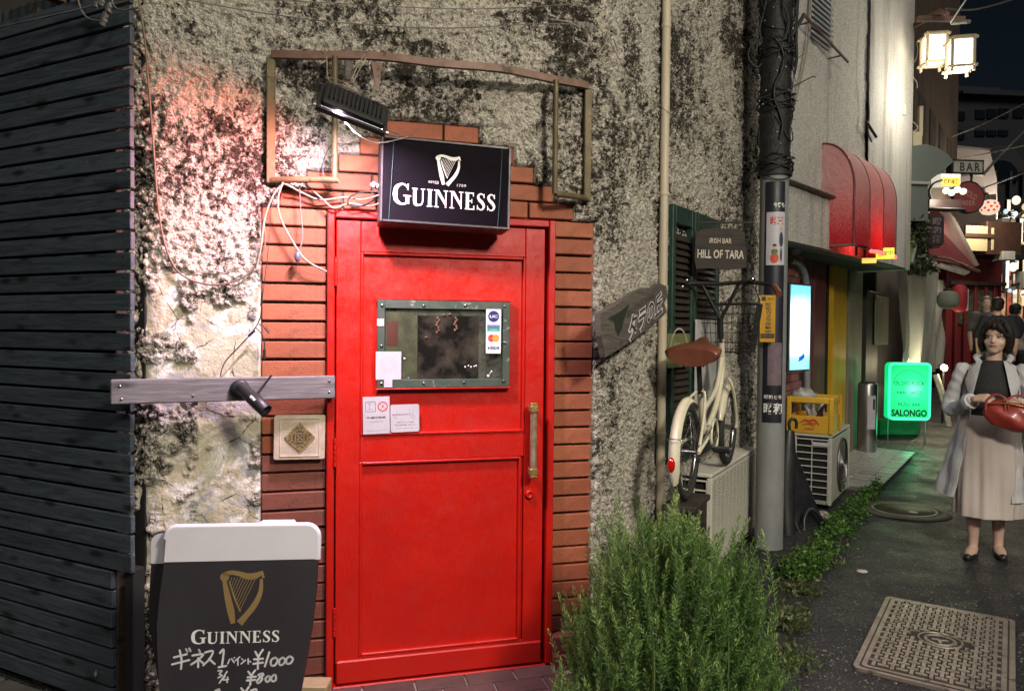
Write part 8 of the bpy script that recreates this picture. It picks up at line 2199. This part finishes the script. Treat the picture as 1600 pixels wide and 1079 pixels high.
for A_ in (AR, AL):
    c_ = MB(); Q = [Vector(p) for p in A_]; wrist = Q[2].lerp(Q[3], .80)
    limb(c_, [Q[0] + Vector((0, .005, .0)), Q[0].lerp(Q[1], .5), Q[1], Q[2], wrist], [.047, .046, .048, .048, .038], WK, 14)
    rj2 = random.Random(2)
    o_ = remesh(c_, .011, [M_COAT], 'sleeve', wo, 3)
    for v in o_.data.vertices: v.co += Vector((.0028 * math.sin(v.co.z * 70 + v.co.x * 45), .0026 * math.sin(v.co.z * 95 + v.co.x * 60), .002 * math.sin(v.co.x * 90)))
    e2 = Q[2].lerp(Q[3], .72); e3 = Q[2].lerp(Q[3], .84)
    MB().tube([WK @ e2, WK @ e3], [.054, .050], 16).build('cuff', M_COAT, wo)
# shoes
M_SHOE = pm('black_flat_shoe', (.012, .010, .011), (.03, .026, .026), .35, scale=20)
for (s_, fx_, fy_) in ((-1, -.075, -.02), (1, .065, .10)):
    c_ = MB(); limb(c_, [(fx_, fy_ + .065, .024), (fx_ + s_ * .005, fy_ - .0, .016), (fx_ + s_ * .014, fy_ - .08, .020), (fx_ + s_ * .026, fy_ - .145, .018)], [.034, .034, .040, .026], WK, 12, .62)
    remesh(c_, .007, [M_SHOE], 'shoe', wo, 1)
# red bag
bg = thing('red_handbag', 'soft red leather handbag held in front by the woman in the pale coat', 'bag', WK @ Matrix.Translation((.10, -.26, .97)))
M_BAG = pm('red_leather', (.36, .045, .032), (.26, .028, .022), .38, scale=12, bump=.002, bscale=30, coat=.2)
c_ = MB()
ell(c_, (.12, -.255, .945), (.160, .060, .085), WK, rot=(0, 12, 0)); ell(c_, (.11, -.255, 1.005), (.14, .035, .04), WK, rot=(0, 10, 0)); ell(c_, (.01, -.255, .965), (.05, .04, .042), WK); ell(c_, (.22, -.25, .915), (.07, .05, .065), WK)
o_ = remesh(c_, .010, [M_BAG], 'bag_body', bg, 3)
for v in o_.data.vertices: v.co += Vector((0, .005 * math.sin(v.co.x * 38 + v.co.z * 55), .004 * math.sin(v.co.x * 45 - v.co.z * 30)))
for (x0, x1) in ((-.02, .10), (.08, .21)):
    MB().tube(bez([WK @ Vector(p) for p in ((x0, -.30, .985), (x0 + .01, -.29, 1.055), ((x0 + x1) / 2, -.28, 1.085), (x1 - .01, -.29, 1.05), (x1, -.30, .97))], 5), .007, 8).build('handle', M_BAG, bg)
MB().tube([WK @ Vector((-.02, -.29, 1.028)), WK @ Vector((.10, -.305, 1.035)), WK @ Vector((.22, -.29, 1.01))], .006, 6).build('zip', pm('gold_zip', (.4, .28, .1), rough=.3, metal=.8), bg)

# people far down the lane
def walker(px, py_top, Y, hgt, az, label, hair, cloth, legs, facing):
    p = dep(px, py_top, Y); K = Matrix.Translation((p.x, p.y, p.z - hgt)) @ Matrix.Rotation(R(az), 4, 'Z')
    w = thing('person', label, 'person', K); s = hgt / 1.68
    K2 = K @ Matrix.Diagonal((s, s, s, 1)); c_ = MB(); head(c_, K2 @ Matrix.Translation((0, 0, 1.565)))
    limb(c_, [(0, .01, 1.48), (0, .02, 1.38)], [.05, .06], K2)
    for s_ in (-1, 1):
        limb(c_, [(s_ * .18, .02, 1.36), (s_ * .235, .03, 1.08), (s_ * .22, -.06, .84)], [.05, .042, .032], K2)
        limb(c_, [(s_ * .09, .02, .85), (s_ * .10, .0 + s_ * .06, .46), (s_ * .10, .03 + s_ * .12, .07)], [.085, .06, .04], K2)
        limb(c_, [(s_ * .10, .03 + s_ * .12, .04), (s_ * .11, -.12 + s_ * .12, .03)], [.04, .035], K2)
        ell(c_, (s_ * .218, -.075, .78), (.025, .035, .06), K2)
    remesh(c_, .016, [M_SKIN], 'body', w, 1)
    c_ = MB(); ell(c_, (0, .02, 1.20), (.20, .125, .24), K2); ell(c_, (0, .02, .98), (.175, .12, .16), K2)
    for s_ in (-1, 1): limb(c_, [(s_ * .16, .02, 1.36), (s_ * .24, .03, 1.12)], [.072, .062], K2)
    remesh(c_, .020, [cloth], 'shirt', w, 2)
    c_ = MB(); ell(c_, (0, .02, .88), (.165, .12, .10), K2)
    for s_ in (-1, 1): limb(c_, [(s_ * .09, .02, .85), (s_ * .10, s_ * .06, .46), (s_ * .10, .03 + s_ * .12, .12)], [.10, .078, .06], K2)
    remesh(c_, .020, [legs], 'trousers', w, 2)
    c_ = MB(); ell(c_, (0, .030, 1.605), (.088, .096, .088), K2); ell(c_, (0, .055, 1.55), (.080, .062, .070), K2); remesh(c_, .014, [hair], 'hair', w, 1)
    return w
M_NAVY = pm('navy_cloth', (.012, .014, .022), (.02, .022, .032), .8); M_GREYC = pm('grey_cloth', (.14, .13, .12), (.10, .095, .09), .8); M_DKC = pm('dark_trousers', (.015, .015, .018), rough=.8); M_PALEC = pm('pale_shirt', (.42, .38, .34), (.34, .3, .27), .8); M_GRAYH = pm('grey_hair', (.10, .085, .07), rough=.6)
walker(1542, 463, 12.6, 1.66, -30, 'man in grey shirt facing the viewer far behind the woman', M_GRAYH, M_GREYC, M_DKC, 1)
walker(1559, 465, 11.4, 1.74, 150, 'man in navy seen from behind, far down the lane', M_HAIR, M_NAVY, M_DKC, -1)
walker(1588, 474, 12.0, 1.64, 120, 'person with backpack in pale shirt walking away at the right edge', M_HAIR, M_PALEC, M_DKC, -1)
bpk = thing('backpack', 'dark backpack on the person at the right edge', 'backpack', dep(1590, 505, 11.8))
c_ = MB(); q = dep(1584, 512, 11.75); ell(c_, (0, 0, 0), (.16, .11, .22), Matrix.Translation(q)); remesh(c_, .02, [M_DKC], 'pack', bpk, 1)
# ================================================================== lamps
def lamp(name, typ, loc, energy, col, parent=None, target=None, **kw):
    d = bpy.data.lights.new(name, typ); d.energy = energy; d.color = col
    for k, v in kw.items(): setattr(d, k, v)
    o = bpy.data.objects.new(name, d); COL.objects.link(o)
    M_ = Matrix.Translation(loc)
    if target is not None: M_ = M_ @ (Vector(loc) - Vector(target)).to_track_quat('Z', 'Y').to_matrix().to_4x4()
    if parent is not None: o.parent = parent; o.matrix_local = wm(parent).inverted() @ M_
    else: o.matrix_world = M_
    return o
fo_ = fl_c + gn * .030
aim = fo_ + ml @ Vector((-.22, .14, -.95))
lamp('floodlight_beam', 'AREA', fo_, 24, (1.0, .74, .93), fl, aim, shape='RECTANGLE', size=.18, size_y=.03)
lamp('floodlight_fringe', 'SPOT', fo_ + gn * .04, 32, (1.0, .14, .07), fl, FR.W(fx(320, 275), 0, fz(320, 275)), spot_size=R(76), spot_blend=1.0, shadow_soft_size=.03)
lamp('awning_lamp', 'POINT', glow_in, 4.5, (1.0, .04, .05), ra, shadow_soft_size=.14)
lamp('lantern_lamp', 'POINT', dep(1480, 140, 7.4), 16, (1.0, .93, .78), lan, shadow_soft_size=.12)
lamp('green_sign_spill', 'POINT', GM_ @ Vector((0, -.45, .25)), 1.6, (.1, 1.0, .4), gn_, shadow_soft_size=.15)
lamp('low_lamp_light', 'POINT', wl + Vector((-.02, -.08, .03)), 14, (1, .85, .55), wlp, shadow_soft_size=.06)
lamp('lane_lantern_light', 'POINT', dep(1556, 330, 13.4), 60, (1, .80, .58), end, shadow_soft_size=.2)
lamp('lane_lantern_light', 'POINT', dep(1585, 360, 19), 160, (1, .86, .70), end, shadow_soft_size=.3)
lamp('bulb_light', 'POINT', dep(1490, 302, 10.2), 10, (1, .9, .75), yb, shadow_soft_size=.1)
lamp('box_sign_spill', 'POINT', BLF.W((a.x if False else .1), -.25, 1.2), 1.2, (.7, .9, 1.0), bs_, shadow_soft_size=.15)
# unseen street lamp, added as a twin lantern to light the bar front
L2 = Vector((2.2, -.6, 3.75))
lan2 = thing('street_lantern', 'unseen street lamp added above the viewer, shaped as a twin box lantern', 'lantern', L2)
M_LAMPOST = M_BLACKM
for s_ in (-1, 1):
    KM = Matrix.Translation(L2 + Vector((s_ * .17, 0, .0))) @ Matrix.Rotation(R(20), 4, 'Z')
    MB().box((0, 0, .26), (.17, .17, .26), KM, b=0).build('lit_shade', M_LG, lan2)
    for sx in (-1, 1):
        for sy in (-1, 1): MB().box((sx * .095, sy * .095, .26), (.026, .026, .36), KM).build('lattice_post', M_LW, lan2)
MB().tube([(3.6, -.6, 4.3), (2.0, -.6, 4.3)], .03, 8).build('arm', M_BLACKM, lan2)
MB().tube([(3.6, -.6, 0), (3.6, -.6, 4.4)], .06, 12).build('post', M_BLACKM, lan2)
lamp('unseen_street_lamp', 'POINT', L2, 430, (1.0, .92, .77), lan2, shadow_soft_size=.32)
